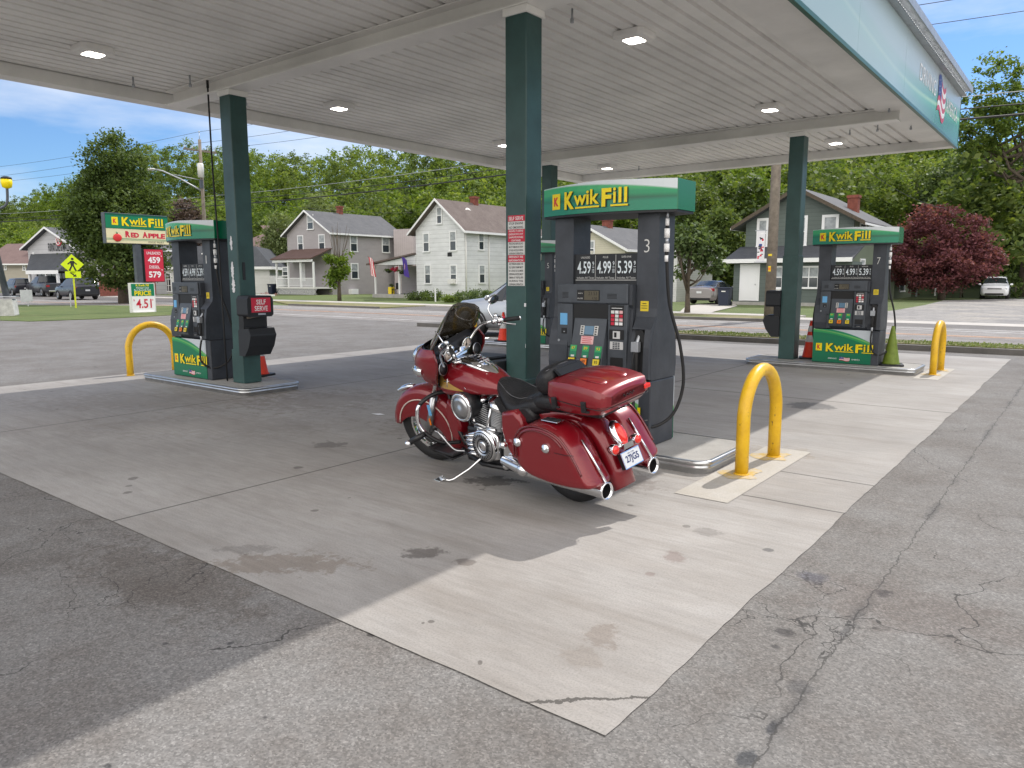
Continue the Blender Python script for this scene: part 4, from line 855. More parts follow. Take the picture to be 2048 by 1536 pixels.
def wheel(parent, c, R, w, rimr, M=None, name='wheel'):
    o = MB(M).use('satin', True)
    o.lathe([(0.05, -w*0.42), (0.06, -w*0.42), (0.06, w*0.42), (0.05, w*0.42)], c, 'Y', n=20)
    for k in range(10):
        a = 2*PI*k/10; d = Vector((math.cos(a), 0, math.sin(a))); C = Vector(c)
        o.tube([C+d*0.05+Vector((0, 0.02, 0)), C+d*rimr*0.97+Vector((0, 0.03, 0))], 0.009, n=6).tube([C+d*0.05-Vector((0, 0.02, 0)), C+d*rimr*0.97-Vector((0, 0.03, 0))], 0.009, n=6)
    wo = o.build(name, parent=parent)
    MB(M).use('rubber', True).lathe([(rimr-0.005, -w*0.36), (rimr+0.03, -w*0.5), (R-0.035, -w*0.5), (R-0.008, -w*0.32), (R, -w*0.1), (R, w*0.1), (R-0.008, w*0.32), (R-0.035, w*0.5), (rimr+0.03, w*0.5), (rimr-0.005, w*0.36)], c, 'Y', n=48, cap=False).build('tyre', parent=wo)
    MB(M).use('chrome', True).lathe([(rimr-0.02, -w*0.3), (rimr+0.002, -w*0.38), (rimr+0.01, -w*0.36), (rimr-0.006, 0), (rimr+0.01, w*0.36), (rimr+0.002, w*0.38), (rimr-0.02, w*0.3)], c, 'Y', n=48, cap=False).build('rim', parent=wo)
    MB(M).use('satin', True).lathe([(0.0, w*0.36), (0.145, w*0.36), (0.15, w*0.40), (0.12, w*0.41)], c, 'Y', n=32).build('brake_disc', parent=wo)
    return wo
def fender(mb, c, R, w, a0, a1, depth, stripe=None, M=None, nA=26, flare=0.0):
    """valanced fender: arc about c from angle a0 to a1 (deg, 0 = forward), skirts of given depth(angle)"""
    rings = []
    for i in range(nA+1):
        u = i/nA; a = math.radians(a0+(a1-a0)*u); d = depth(u); cs, sn = math.cos(a), math.sin(a); ring = []
        prof = [(w, R-d), (w*1.01, R-d*0.5), (w*0.98, R-0.055), (w*0.86, R-0.022), (w*0.6, R-0.005), (w*0.25, R+0.003), (0, R+0.004)]
        prof = prof+[(-y, r) for y, r in prof[:-1][::-1]]
        for y, r in prof: ring.append((c[0]+r*cs, c[1]+y, c[2]+r*sn))
        inner = [(c[0]+(r-0.008)*cs, c[1]+y*0.96, c[2]+(r-0.008)*sn) for y, r in prof[::-1]]
        rings.append(ring+inner)
    return mb.rings(rings, True, True, M)

def motorcycle():
    F0 = Vector((-math.cos(0.155), math.sin(0.155), 0)); L0 = Vector((-math.sin(0.155), -math.cos(0.155), 0)); a = 0.165
    Lf = L0*math.cos(a)-Vector((0, 0, 1))*math.sin(a); Up = L0*math.sin(a)+Vector((0, 0, 1))*math.cos(a)
    t = thing('motorcycle', 'glossy dark red touring motorcycle with trunk and saddlebags leaning on its stand', 'motorcycle')
    Mx = Matrix((F0, Lf, Up)).transposed().to_4x4(); Mx.translation = (-2.88, 4.47, 0.005); t.matrix_world = Mx
    # ---- steered front end
    st = math.radians(14); rake = math.radians(27); ax = Vector((-math.sin(rake), 0, math.cos(rake))); hd = Vector((1.27, 0, 0.95))
    S = Matrix.Translation(hd) @ Matrix.Rotation(st, 4, ax) @ Matrix.Translation(-hd)
    fc = (1.668, 0, 0.335); RW = 0.335
    wheel(t, fc, RW, 0.12, 0.225, S)
    f = MB(S).use('moto_red', True)
    fender(f, fc, RW+0.055, 0.105, 8, 215, lambda u: 0.10+0.20*math.sin(PI*min(1, max(0, (u-0.02)/0.98)))**0.8)
    fo = f.build('front_fender', parent=t)
    sp = MB(S).use('fender_stripe', True)
    for sy in (-1, 1):
        sp.tube([(fc[0]+(RW-0.045)*math.cos(q), sy*0.110, fc[2]+(RW-0.045)*math.sin(q)) for q in [math.radians(12+(196-12)*i/24) for i in range(25)]], 0.006, n=6)
    sp.build('trim_stripe', parent=fo)
    nl = MB(S).use('chrome', True); loft(nl, [(1.78, 0.71, 0.02, 0.012, 2), (1.83, 0.705, 0.036, 0.022, 2), (1.91, 0.685, 0.036, 0.024, 2), (1.97, 0.66, 0.03, 0.02, 2), (2.0, 0.65, 0.012, 0.008, 2)], 16); nl.build('fender_lamp', parent=fo)
    fk = MB(S).use('satin', True)
    for sy in (-1, 1):
        top = hd+Vector((0.06, sy*0.115, 0.02)); bot = Vector((fc[0]-0.03, sy*0.115, fc[2]-0.03)); md = top.lerp(bot, 0.45)
        fk.use('chrome').tube([top, md], 0.024, n=14).use('satin').tube([md, bot], 0.032, n=14)
    fk.build('fork', parent=t)
    rf = MB(S).use('orange_refl').box(1.545, 1.56, 0.146, 0.152, 0.41, 0.47).use('sticker_blue').box(1.515, 1.545, 0.147, 0.150, 0.50, 0.60); rf.build('side_reflector', parent=t)
    # ---- fairing shell
    lv = [(0.76, 0.12, 1.37, 1.42, 0.6), (0.80, 0.20, 1.33, 1.46, .6), (0.86, 0.27, 1.26, 1.51, .6), (0.93, 0.31, 1.21, 1.55, .6), (1.0, 0.325, 1.17, 1.57, .6), (1.06, 0.325, 1.16, 1.55, .6), (1.11, 0.31, 1.18, 1.50, .6), (1.145, 0.28, 1.21, 1.44, .6)]
    nA = 30; outer, inner = [], []
    for h, w, sr, sf, p in lv:
        ro, ri = [], []
        for i in range(nA+1):
            q = -PI/2+PI*i/nA; c = math.cos(q); y = math.sin(q)
            ro.append((sr+(sf-sr)*abs(c)**0.75, w*math.copysign(abs(y)**0.9, y), h)); ri.append((sr+0.004+(sf-sr-0.02)*abs(c)**0.75, (w-0.016)*math.copysign(abs(y)**0.9, y), h))
        outer.append(ro); inner.append(ri)
    sh = MB(S).use('moto_red', True); sh.rings(outer, False, False, closed=False)
    fa = sh.build('fairing', parent=t)
    ib = MB(S).use('engine_black', True); ib.rings([r[::-1] for r in inner], False, False, closed=False)
    # dash panel closing the fairing, facing the rider
    dash = [(sr+0.05, w-0.02, h) for h, w, sr, sf, p in lv]
    ib.add([(s, w, h) for s, w, h in dash]+[(s, -w, h) for s, w, h in dash], [(i, i+1, len(dash)+i+1, len(dash)+i) for i in range(len(dash)-1)][::-1], smooth=False)
    # rolled lip all round the rear edge
    lip = [(sr-0.004, w, h) for h, w, sr, sf, p in lv]; lip2 = [(s, -w, h) for s, w, h in lip]
    ib.use('moto_red_dark').tube(lip, 0.009, n=8).tube(lip2, 0.009, n=8)
    ib.build('inner_fairing', parent=t)
    hl = MB(S).use('chrome', True); loft(hl, [(1.42, 1.0, 0.10, 0.09, 2), (1.50, 1.0, 0.11, 0.105, 2), (1.59, 0.995, 0.10, 0.095, 2), (1.63, 0.99, 0.085, 0.08, 2)], 28); ho = hl.build('headlight', parent=t)
    MB(S).use('window_glass', True).ball((1.63, 0, 0.99), 0.082, 16, sc=(0.25, 1, 1)).build('lens', parent=ho)
    for sy in (-1, 1):
        d = MB(S).use('chrome', True); loft(d, [(1.36, 0.96, 0.025, 0.03, 2, sy*0.29), (1.41, 0.96, 0.04, 0.045, 2, sy*0.275), (1.48, 0.955, 0.042, 0.042, 2, sy*0.235), (1.53, 0.95, 0.02, 0.02, 2, sy*0.215)], 16); d.build('driving_lamp', parent=t)
    # windshield: curved smoked sheet
    ws = MB(S).use('tint', True); rows = []
    for k in range(9):
        u = k/8; h = 1.11+0.325*u; s0 = 1.43-0.31*u; w = (0.28, 0.285, 0.29, 0.29, 0.285, 0.27, 0.245, 0.20, 0.11)[k]
        rows.append([(s0-0.19*(abs(-1+2*i/16)**2)*(w/0.31)**2, w*(-1+2*i/16), h-0.02*abs(-1+2*i/16)**2) for i in range(17)])
    ws.rings(rows, False, False, closed=False); w_o = ws.build('windshield', parent=t); sm = w_o.modifiers.new('s', 'SOLIDIFY'); sm.thickness = 0.005
    for sy in (-1, 1):
        g = MB(S).use('chrome', True)
        g.lathe([(0.0, 0.0), (0.062, 0.0), (0.066, -0.012), (0.056, -0.014), (0.055, -0.006)], (0, 0, 0), 'X', M=T(1.20, sy*0.12, 1.055) @ Matrix.Rotation(math.radians(-18), 4, 'Y') @ Matrix.Rotation(0, 4, 'Z'), n=26)
        g.use('gauge_face').lathe([(0.0, -0.008), (0.052, -0.008), (0.052, -0.004), (0.0, -0.004)], (0, 0, 0), 'X', M=T(1.20, sy*0.12, 1.055) @ Matrix.Rotation(math.radians(-18), 4, 'Y'), n=24)
        g.use('black').lathe([(0.0, -0.010), (0.013, -0.010), (0.013, -0.008), (0.0, -0.008)], (0, 0, 0), 'X', M=T(1.20, sy*0.12, 1.055) @ Matrix.Rotation(math.radians(-18), 4, 'Y'), n=12).box(-0.0105, -0.0085, -0.003, 0.003, 0, 0.045, M=T(1.20, sy*0.12, 1.055) @ Matrix.Rotation(math.radians(-18), 4, 'Y'))
        g.build('gauge', parent=t)
        sk = MB(S).use('leather', True).lathe([(0, 0), (0.05, 0.0), (0.05, 0.01), (0, 0.01)], (1.185, sy*0.235, 0.97), 'X', n=20); sk.use('satin').lathe([(0.05, -0.003), (0.055, -0.003), (0.055, 0.01), (0.05, 0.01)], (1.185, sy*0.235, 0.97), 'X', n=24, cap=False); sk.build('speaker', parent=t)
    # radio console / ignition between the bars
    MB(S).use('chrome', True).prism([(1.16, 1.0), (1.22, 0.97), (1.27, 1.03), (1.17, 1.06)], -0.07, 0.07, 'Y').use('engine_black').prism([(1.20, 0.90), (1.34, 0.80), (1.38, 0.95), (1.20, 1.0)], -0.12, 0.12, 'Y').use('chrome').cyl((1.16, 0, 1.05), (1.145, 0, 1.055), 0.025).tube([(1.16, -0.1, 1.03), (1.15, 0, 1.04), (1.16, 0.1, 1.03)], 0.012).build('ignition_console', parent=t, bevel=0.006)
    # handlebar
    hb = MB(S).use('chrome', True)
    for sy in (-1, 1):
        hb.tube(spline([(1.22, sy*0.07, 1.02), (1.22, sy*0.14, 1.03), (1.19, sy*0.22, 1.10), (1.13, sy*0.27, 1.165), (1.05, sy*0.30, 1.185), (0.98, sy*0.34, 1.185)]), 0.0135, n=12)
    hbo = hb.build('handlebar', parent=t)
    for sy in (-1, 1):
        g = MB(S).use('rubber', True).tube([(0.95, sy*0.36, 1.18), (0.85, sy*0.455, 1.165)], [0.018, 0.019], n=14).use('chrome').ball((0.846, sy*0.459, 1.164), 0.02, 12, sc=(0.6, 0.6, 1)); g.build('grip', parent=hbo)
        c = MB(S).use('chrome', True).ball((0.97, sy*0.345, 1.185), 0.032, 12, sc=(1.2, 1.1, 1)).ball((1.01, sy*0.315, 1.185), 0.026, 12).ball((1.0, sy*0.335, 1.225), 0.022, 10).ball((0.985, sy*0.345, 1.15), 0.022, 10)
        c.use('engine_black').box(0.96, 0.985, sy*0.345-0.008, sy*0.345+0.008, 1.206, 1.22); c.use('sign_red' if sy < 0 else 'black').box(0.935, 0.95, sy*0.37-0.008, sy*0.37+0.008, 1.195, 1.21); c.build('switch_housing', parent=hbo)
        lv_ = MB(S).use('satin', True).tube(spline([(1.03, sy*0.335, 1.175), (1.03, sy*0.40, 1.15), (0.965, sy*0.47, 1.11), (0.93, sy*0.50, 1.095)]), [0.008]*8*3+[0.006], n=8); lv_.build('lever', parent=hbo)
        mr = MB(S).use('chrome', True).tube(spline([(1.02, sy*0.33, 1.20), (1.06, sy*0.335, 1.28), (1.05, sy*0.37, 1.33)]), 0.006, n=8); M2 = T(1.05, sy*0.42, 1.345) if sy < 0 else T(1.02, 0.365, 1.215); mr.ball((0, 0, 0), 0.075 if sy < 0 else 0.05, 14, M=M2, sc=(0.25, 1, 0.5)); mr.use('glass_dark').ball((-0.014, 0, 0), 0.068 if sy < 0 else 0.045, 14, M=M2, sc=(0.12, 1, 0.45)); mr.build('mirror', parent=hbo)
    # ---- tank with chrome console and painted war-bonnet style feather panel left as a plain gold flash
    TS = [(0.60, 0.775, 0.07, 0.04, 0.03), (0.66, 0.785, 0.105, 0.075, 0.04), (0.76, 0.79, 0.15, 0.125, 0.05), (0.90, 0.80, 0.182, 0.165, 0.065), (1.05, 0.805, 0.198, 0.182, 0.085), (1.18, 0.80, 0.192, 0.183, 0.10), (1.27, 0.80, 0.168, 0.158, 0.09), (1.32, 0.81, 0.11, 0.10, 0.06)]   # s, z of the widest line, half width, height above, depth below
    def tsec(s):
        for i, (p, q) in enumerate(zip(TS, TS[1:])):
            if s <= q[0] or i == len(TS)-2:
                u = min(1, max(0, (s-p[0])/(q[0]-p[0]))); return [x+(y-x)*u for x, y in zip(p[1:], q[1:])]
    tk = MB().use('moto_red', True); rr_ = []
    for k in range(37):
        s = 0.60+0.72*k/36; lo = max(0, min(len(TS)-2, max(i for i in range(len(TS)) if TS[i][0] <= s+1e-6))); q = [TS[max(0, lo-1)], TS[lo], TS[lo+1], TS[min(len(TS)-1, lo+2)]]; u = (s-q[1][0])/(q[2][0]-q[1][0])
        zc, hw, up_, dn = [0.5*((2*b)+(c-a)*u+(2*a-5*b+4*c-d)*u*u+(3*b-a-3*c+d)*u**3) for a, b, c, d in zip(*[w[1:] for w in q])]; ring = []
        for i in range(36):
            a = 2*PI*i/36; c, n_ = math.cos(a), math.sin(a); e = 2.15 if n_ >= 0 else 4.5
            ring.append((s, hw*math.copysign(abs(c)**(2/e), c), zc+(up_ if n_ >= 0 else dn)*math.copysign(abs(n_)**(2/e), n_)))
        rr_.append(ring)
    tk.rings(rr_, True, True); tk.build('fuel_tank', parent=t)
    cn = MB().use('chrome', True); loft(cn, [(0.70, 0.868, 0.015, 0.008, 2), (0.78, 0.905, 0.06, 0.028, 2), (0.90, 0.95, 0.098, 0.034, 2), (1.02, 0.975, 0.11, 0.036, 2), (1.13, 0.975, 0.10, 0.032, 2), (1.18, 0.965, 0.07, 0.02, 2)], 28); co = cn.build('tank_console', parent=t)
    cc = MB().use('engine_black', True); loft(cc, [(0.84, 0.952, 0.02, 0.006, 2), (0.92, 0.985, 0.04, 0.007, 2), (1.0, 1.004, 0.045, 0.008, 2), (1.1, 1.006, 0.035, 0.006, 2)], 20); cc.use('chrome')
    for sy in (-1, 1): cc.lathe([(0, 0), (0.035, 0), (0.038, 0.014), (0.03, 0.02), (0, 0.022)], (1.08, sy*0.11, 0.975), 'Z', n=20)
    for k in range(4): cc.box(0.85+0.05*k, 0.875+0.05*k, -0.03, 0.03, 0.985+0.008*k, 1.0+0.006*k)
    cc.build('console_insert', parent=co)
    # gold flash follows the tank side
    def tank_y(s, z):
        zc, hw, up_, dn = tsec(s); e, hh = (2.15, up_) if z >= zc else (4.5, dn); q = min(1, abs(z-zc)/hh); return hw*(1-q**e)**(1/e)
    gp = MB().use('gold_print', True); 
    for sy in (-1, 1):
        rows = []
        for k in range(6):
            row = []
            for i in range(13):
                u = i/12; s = 1.275-0.33*u; zt = 0.885-0.11*u; zb = 0.772; z = zb+(max(zt, zb+0.003)-zb)*k/5; row.append((s, sy*(tank_y(s, z)+0.004), z))
            rows.append(row if sy > 0 else row[::-1])
        gp.rings(rows, False, False, closed=False)
    gp.build('tank_emblem', parent=t)
    for s_ in (1.135,): MB().use('chrome', True).tube([(s_, tank_y(s_, .79)+.006, .79), (s_-.005, tank_y(s_, .86)+.006, .86)], .005, n=6).tube([(s_-.03, tank_y(s_, .835)+.007, .842), (s_+.03, tank_y(s_, .835)+.007, .835)], .004, n=6).build('tank_badge', parent=t)
    MB().use('engine_black', True).prism([(0.58, 0.70), (1.36, 0.72), (1.40, 0.90), (1.30, 0.92), (1.26, 0.765), (0.62, 0.745)], -0.045, 0.045, 'Y').tube([(1.30, 0, 0.9), (1.12, 0, 0.30), (0.95, 0, 0.22)], 0.022).tube([(1.33, 0.05, 0.72), (1.24, 0.09, 0.42), (1.12, 0.10, 0.27)], 0.018).tube([(1.33, -0.05, 0.72), (1.24, -0.09, 0.42), (1.12, -0.10, 0.27)], 0.018).box(0.3, 0.62, -0.12, 0.12, 0.3, 0.62).build('frame', parent=t, bevel=0.01)
    # red lower cowl behind the front wheel
    # ---- seat, pillion, backrest
    se = MB().use('leather', True)
    loft(se, [(0.06, 0.735, 0.15, 0.06, 2.6), (0.16, 0.74, 0.19, 0.075, 2.8), (0.26, 0.715, 0.205, 0.085, 2.8), (0.36, 0.685, 0.21, 0.085, 2.8), (0.46, 0.69, 0.20, 0.10, 2.6), (0.56, 0.735, 0.155, 0.11, 2.4), (0.64, 0.785, 0.10, 0.085, 2.2), (0.71, 0.815, 0.055, 0.045, 2.0), (0.76, 0.835, 0.02, 0.014, 2.0)], 36); so = se.build('seat', parent=t)
    sk = MB().use('leather', True)
    for sy in (-1, 1): sk.prism([(0.14, 0.66), (0.26, 0.60), (0.42, 0.585), (0.50, 0.62), (0.585, 0.75), (0.56, 0.77), (0.45, 0.70), (0.2, 0.74)], sy*0.12, sy*0.215, 'Y', inset=0.03)
    sk.build('seat_skirt', parent=so)
    pi_ = MB().use('leather', True); loft(pi_, [(-0.10, 0.755, 0.15, 0.045, 3), (-0.04, 0.775, 0.18, 0.07, 3), (0.10, 0.78, 0.19, 0.075, 3), (0.19, 0.765, 0.17, 0.06, 2.6), (0.23, 0.75, 0.10, 0.03, 2.2)], 30); pi_.build('pillion_pad', parent=so)
    pi2 = MB().use('seam', True)
    for sy in (-1, 1): pi2.tube(spline([(0.68, sy*0.05, 0.85), (0.60, sy*0.09, 0.84), (0.50, sy*0.12, 0.795), (0.42, sy*0.13, 0.775), (0.34, sy*0.12, 0.772), (0.30, 0, 0.778)]), 0.0025, n=5).tube([(0.22, sy*0.15, 0.795), (0.30, sy*0.20, 0.70), (0.42, sy*0.213, 0.63), (0.5, sy*0.213, 0.62)], 0.0025, n=5)
    pi2.build('stitching', parent=so)
    bk = MB().use('leather', True)
    loft(bk, [(-0.02, 0.93, 0.15, 0.07, 3), (0.01, 0.935, 0.195, 0.105, 3), (0.07, 0.93, 0.20, 0.11, 2.8), (0.12, 0.92, 0.185, 0.095, 2.5), (0.155, 0.91, 0.13, 0.06, 2.2)], 30); bk.use('seam').tube(spline([(0.02, -0.17, 1.02), (0.01, 0, 1.04), (0.02, 0.17, 1.02)]), 0.003, n=5); bk.build('backrest', parent=t)
    MB().use('pump_dark').prism([(-0.09, 0.99), (-0.03, 1.03), (-0.01, 1.025), (-0.06, 0.98)], -0.13, 0.13, 'Y').build('backrest_bracket', parent=t, bevel=0.006)
    # ---- trunk
    def trunk_ring(s, hw, z0, z1, belt, crown=0.022):
        pts = [(-hw+0.065, z0), (-hw+0.03, z0+0.012), (-hw+0.008, z0+0.05), (-hw, belt-0.02), (-hw+0.004, belt), (-hw+0.014, z1-0.006)]
        top = [(-hw+0.02+(2*hw-0.04)*i/12, z1+crown*math.sin(PI*(i+0.6)/13.2)**0.8) for i in range(0, 13)]
        r = pts+top+[(-y, z) for y, z in pts[::-1]]
        return [(s, y, z) for y, z in r]
    tr = MB().use('moto_red', True)
    secs = [(0.0, 0.17, 0.82, 0.925, 0.90), (-0.012, 0.205, 0.80, 0.945, 0.90), (-0.04, 0.235, 0.772, 0.958, 0.90), (-0.10, 0.252, 0.762, 0.968, 0.895), (-0.24, 0.262, 0.758, 0.972, 0.885), (-0.38, 0.264, 0.762, 0.962, 0.875), (-0.475, 0.258, 0.775, 0.945, 0.868), (-0.515, 0.248, 0.81, 0.932, 0.865), (-0.535, 0.225, 0.83, 0.918, 0.865), (-0.548, 0.18, 0.85, 0.90, 0.865)]
    full = []
    for i in range(len(secs)-1):
        for k in range(3): full.append(tuple(p+(q-p)*k/3 for p, q in zip(secs[i], secs[i+1])))
    full.append(secs[-1]); full = [(q[0]-0.0, *q[1:]) for q in full]
    tr.rings([trunk_ring(*q) for q in full], True, True); to = tr.build('trunk', parent=t, fix=True)
    sm = to.modifiers.new('s', 'EDGE_SPLIT'); sm.split_angle = math.radians(32)
    seam = MB().use('engine_black', True); L = [(s, hw+0.001, belt-0.038) for s, hw, z0, z1, belt in secs[1:-1]]
    seam.tube(L+[(s, -y, z) for s, y, z in L[::-1]], 0.0028, n=5); seam.build('lid_seam', parent=to)
    for s in (-0.12, -0.385):
        MB().use('engine_black').box(s-0.02, s+0.02, 0.250, 0.272, 0.80, 0.875).box(s-0.042, s-0.02, 0.255, 0.270, 0.80, 0.815).box(s-0.016, s+0.016, 0.270, 0.276, 0.83, 0.87).build('latch', parent=to, bevel=0.004)
    rg = MB().use('moto_red', True)   # raised spear shapes pressed into the lid
    for y0 in (-0.10, 0.10):
        loft(rg, [(-0.10, 0.985, 0.004, 0.002, 2, y0*0.9), (-0.20, 0.989, 0.035, 0.004, 2, y0), (-0.34, 0.984, 0.05, 0.007, 2, y0*1.05), (-0.43, 0.971, 0.04, 0.008, 2, y0*1.05), (-0.46, 0.962, 0.01, 0.002, 2, y0)], 18)
    rg.build('lid_ridge', parent=to)
    MB().use('tail_red').box(-0.556, -0.52, -0.235, -0.17, 0.862, 0.892).build('marker_lamp', parent=to, bevel=0.006)
    sc = MB().use('black', True); sc.tube(spline([(-0.553, y, 0.878+0.010*math.sin(i*2.2)) for i, y in enumerate([0.06-0.012*k for k in range(11)])]), 0.0022, n=5); sc.build('script_badge', parent=to)
    MB().use('chrome', True).tube([(-0.05, 0.10, 0.70), (-0.2, 0.12, 0.735), (-0.42, 0.12, 0.745)], 0.011).tube([(-0.05, -0.10, 0.70), (-0.2, -0.12, 0.735), (-0.42, -0.12, 0.745)], 0.011).use('engine_black').box(-0.42, -0.1, -0.16, 0.16, 0.735, 0.765).use('satin').cyl((-0.42, 0.15, 0.76), (-0.42, 0.15, 0.78), 0.01).cyl((-0.3, 0.19, 0.76), (-0.3, 0.19, 0.78), 0.01).build('luggage_rack', parent=t)
    # ---- rear fender
    rf = MB().use('moto_red', True); fender(rf, (0.02, 0, 0.335), 0.40, 0.115, 78, 192, lambda u: 0.12+0.08*math.sin(PI*u), nA=24)
    loft(rf, [(0.20, 0.63, 0.16, 0.10, 3), (0.10, 0.66, 0.15, 0.08, 3), (-0.05, 0.69, 0.12, 0.05, 3), (-0.2, 0.67, 0.10, 0.03, 3)], 24)
    rings = []
    for s, z, w, tck in ((-0.20, 0.705, 0.105, 0.08), (-0.30, 0.645, 0.105, 0.09), (-0.375, 0.56, 0.105, 0.10), (-0.425, 0.46, 0.105, 0.10), (-0.465, 0.35, 0.105, 0.09), (-0.50, 0.23, 0.10, 0.07)):
        nrm = Vector((-0.88, 0, 0.47)) if z < 0.6 else Vector((-0.6, 0, 0.8)); ring = []
        for i in range(15):
            q = PI*i/14; y = w*math.copysign(abs(math.cos(q))**0.7, math.cos(q)); k = tck*(math.sin(q)**0.8); ring.append((s+nrm.x*(k-tck), y, z+nrm.z*(k-tck)))
        rings.append(ring)
    rf.rings(rings, True, True); rf.build('rear_fender', parent=t)
    wheel(t, (0.0, 0, 0.325), 0.325, 0.17, 0.21)
    # ---- saddlebags
    for sy in (1, -1):
        prof = [(0.235, 0.43), (0.225, 0.53), (0.185, 0.615), (0.11, 0.675), (0.0, 0.705), (-0.12, 0.70), (-0.24, 0.665), (-0.315, 0.60), (-0.385, 0.50), (-0.44, 0.40), (-0.495, 0.33), (-0.485, 0.305), (-0.36, 0.288), (-0.18, 0.278), (0.02, 0.29), (0.14, 0.315), (0.205, 0.36)]
        sb = MB().use('moto_red', True); ctr = (-0.12, 0.48)
        def shr(k): return [(ctr[0]+(p-ctr[0])*k, ctr[1]+(z-ctr[1])*k) for p, z in prof]
        lay = [(0.15, 0.97), (0.18, 1.0), (0.28, 1.0), (0.335, 0.985), (0.372, 0.95), (0.390, 0.90), (0.397, 0.84)]
        rg = [[(p, sy*y, z) for p, z in shr(k)] for y, k in lay]
        if sy > 0: rg = [r[::-1] for r in rg]
        sb.rings(rg, True, True); so_ = sb.build('saddlebag', parent=t, fix=True); b = so_.modifiers.new('s', 'SUBSURF'); b.levels = b.render_levels = 1
        ld = MB().use('engine_black', True).tube([(p, sy*0.398, z) for p, z in ((-0.38, 0.545), (-0.30, 0.535), (-0.2, 0.535))], 0.002, n=5)
        rim = [(ctr[0]+(p-ctr[0])*0.93, sy*0.387, ctr[1]+(z-ctr[1])*0.93) for p, z in prof[0:10]]
        ld.use('moto_red_dark').tube(spline(rim, 4), 0.008, n=8)
        rim2 = [(ctr[0]+(p-ctr[0])*0.83, sy*0.401, ctr[1]+(z-ctr[1])*0.83) for p, z in prof[0:8]]
        ld.tube(spline(rim2, 4), 0.006, n=8); ld.build('lid_edge', parent=so_)
        for s, z in ((0.145, 0.555), (-0.13, 0.555)):
            MB().use('chrome', True).lathe([(0.034, 0.387*sy), (0.034, 0.407*sy), (0.026, 0.417*sy), (0.0, 0.419*sy)], (s, 0, z), 'Y', n=22).build('guard_cap', parent=so_)
        MB().use('chrome', True).tube([(-0.325, sy*0.25, 0.60), (-0.40, sy*0.25, 0.49), (-0.503, sy*0.25, 0.335)], 0.009, n=8).build('chrome_strip', parent=so_)
        # bag rail and hinge plates beside the seat
        MB().use('chrome').box(-0.17, -0.02, sy*0.24 if sy > 0 else sy*0.31, sy*0.31 if sy > 0 else sy*0.24, 0.708, 0.716).build('hinge_plate', parent=so_, bevel=0.003)
        MB().use('chrome', True).ball((0.19, sy*0.35, 0.315), 0.05, 16, sc=(1.0, 0.7, 0.9)).build('bag_foot', parent=so_)
        # mufflers
        ex = MB().use('chrome', True).tube([(0.55, sy*0.20, 0.27), (0.30, sy*0.25, 0.27), (-0.10, sy*0.255, 0.272), (-0.40, sy*0.255, 0.275), (-0.50, sy*0.255, 0.275)], [0.038, 0.048, 0.055, 0.056, 0.06], n=22, caps=False)
        ex.rings([[(s+0.10, sy*0.255+r*math.cos(q), 0.275+r*math.sin(q)) for q in [2*PI*i/22 for i in range(22)]] for s, r in ((-0.60, 0.06), (-0.612, 0.060), (-0.615, 0.054), (-0.60, 0.048))], False, False)
        ex.use('black').rings([[(s+0.10, sy*0.255+r*math.cos(q), 0.275+r*math.sin(q)) for q in [2*PI*i/22 for i in range(22)]] for s, r in ((-0.60, 0.048), (-0.48, 0.046), (-0.48, 0.001))], False, False)
        ex.build('exhaust_pipe', parent=t)
        # side cover in front of the bag
        cv = MB().use('moto_red', True).prism([(0.22, 0.34), (0.235, 0.66), (0.30, 0.72), (0.44, 0.69), (0.47, 0.56), (0.43, 0.42), (0.36, 0.33)], sy*0.12, sy*0.27, 'Y', inset=0.03); cvo = cv.build('side_cover', parent=t)
        MB().use('chrome', True).ball((0.42, sy*0.30, 0.45), 0.028, 14).cyl((0.42, sy*0.15, 0.45), (0.42, sy*0.31, 0.45), 0.01).build('cover_knob', parent=cvo)
    # ---- engine
    en = MB().use('engine_black').box(0.48, 1.06, -0.15, 0.13, 0.20, 0.46).box(0.6, 1.0, -0.13, 0.12, 0.46, 0.52); en.build('crankcase', parent=t, bevel=0.04)
    for tilt, bs in ((math.radians(-20), 0.735), (math.radians(24), 0.83)):
        M = T(bs, 0.045, 0.44) @ Matrix.Rotation(tilt, 4, 'Y')
        cy = MB().use('satin', True)
        for k in range(13):
            z = 0.03+0.0135*k; r = 0.098+0.012*math.sin(PI*k/12); cy.lathe([(r, z), (r+0.004, z+0.0015), (r+0.004, z+0.005), (r, z+0.0065)], (0, 0, 0), 'Z', M=M, n=26)
        cy.use('engine_black').lathe([(0.078, 0), (0.078, 0.21)], (0, 0, 0), 'Z', M=M, n=20); cyo = cy.build('cylinder', parent=t)
        hd_ = MB().use('chrome', True).lathe([(0.11, 0.212), (0.122, 0.225), (0.115, 0.255), (0.085, 0.278), (0.03, 0.29), (0.0, 0.291)], (0, 0, 0), 'Z', M=M, n=28)
        for k in range(5):
            q = 2*PI*k/5; hd_.ball((0.07*math.cos(q), 0.07*math.sin(q), 0.272), 0.022, 10, M=M)
        hd_.tube([(0.03, 0.10, 0.23), (0.02, 0.125, 0.10), (0.02, 0.115, 0.0)], 0.012, M=M, n=8); hd_.build('rocker_cover', parent=cyo)
    ac = MB().use('engine_black', True).lathe([(0.10, 0.10), (0.115, 0.11), (0.118, 0.215), (0.11, 0.235)], (0.945, 0, 0.655), 'Y', n=36); aco = ac.build('air_cleaner', parent=t)
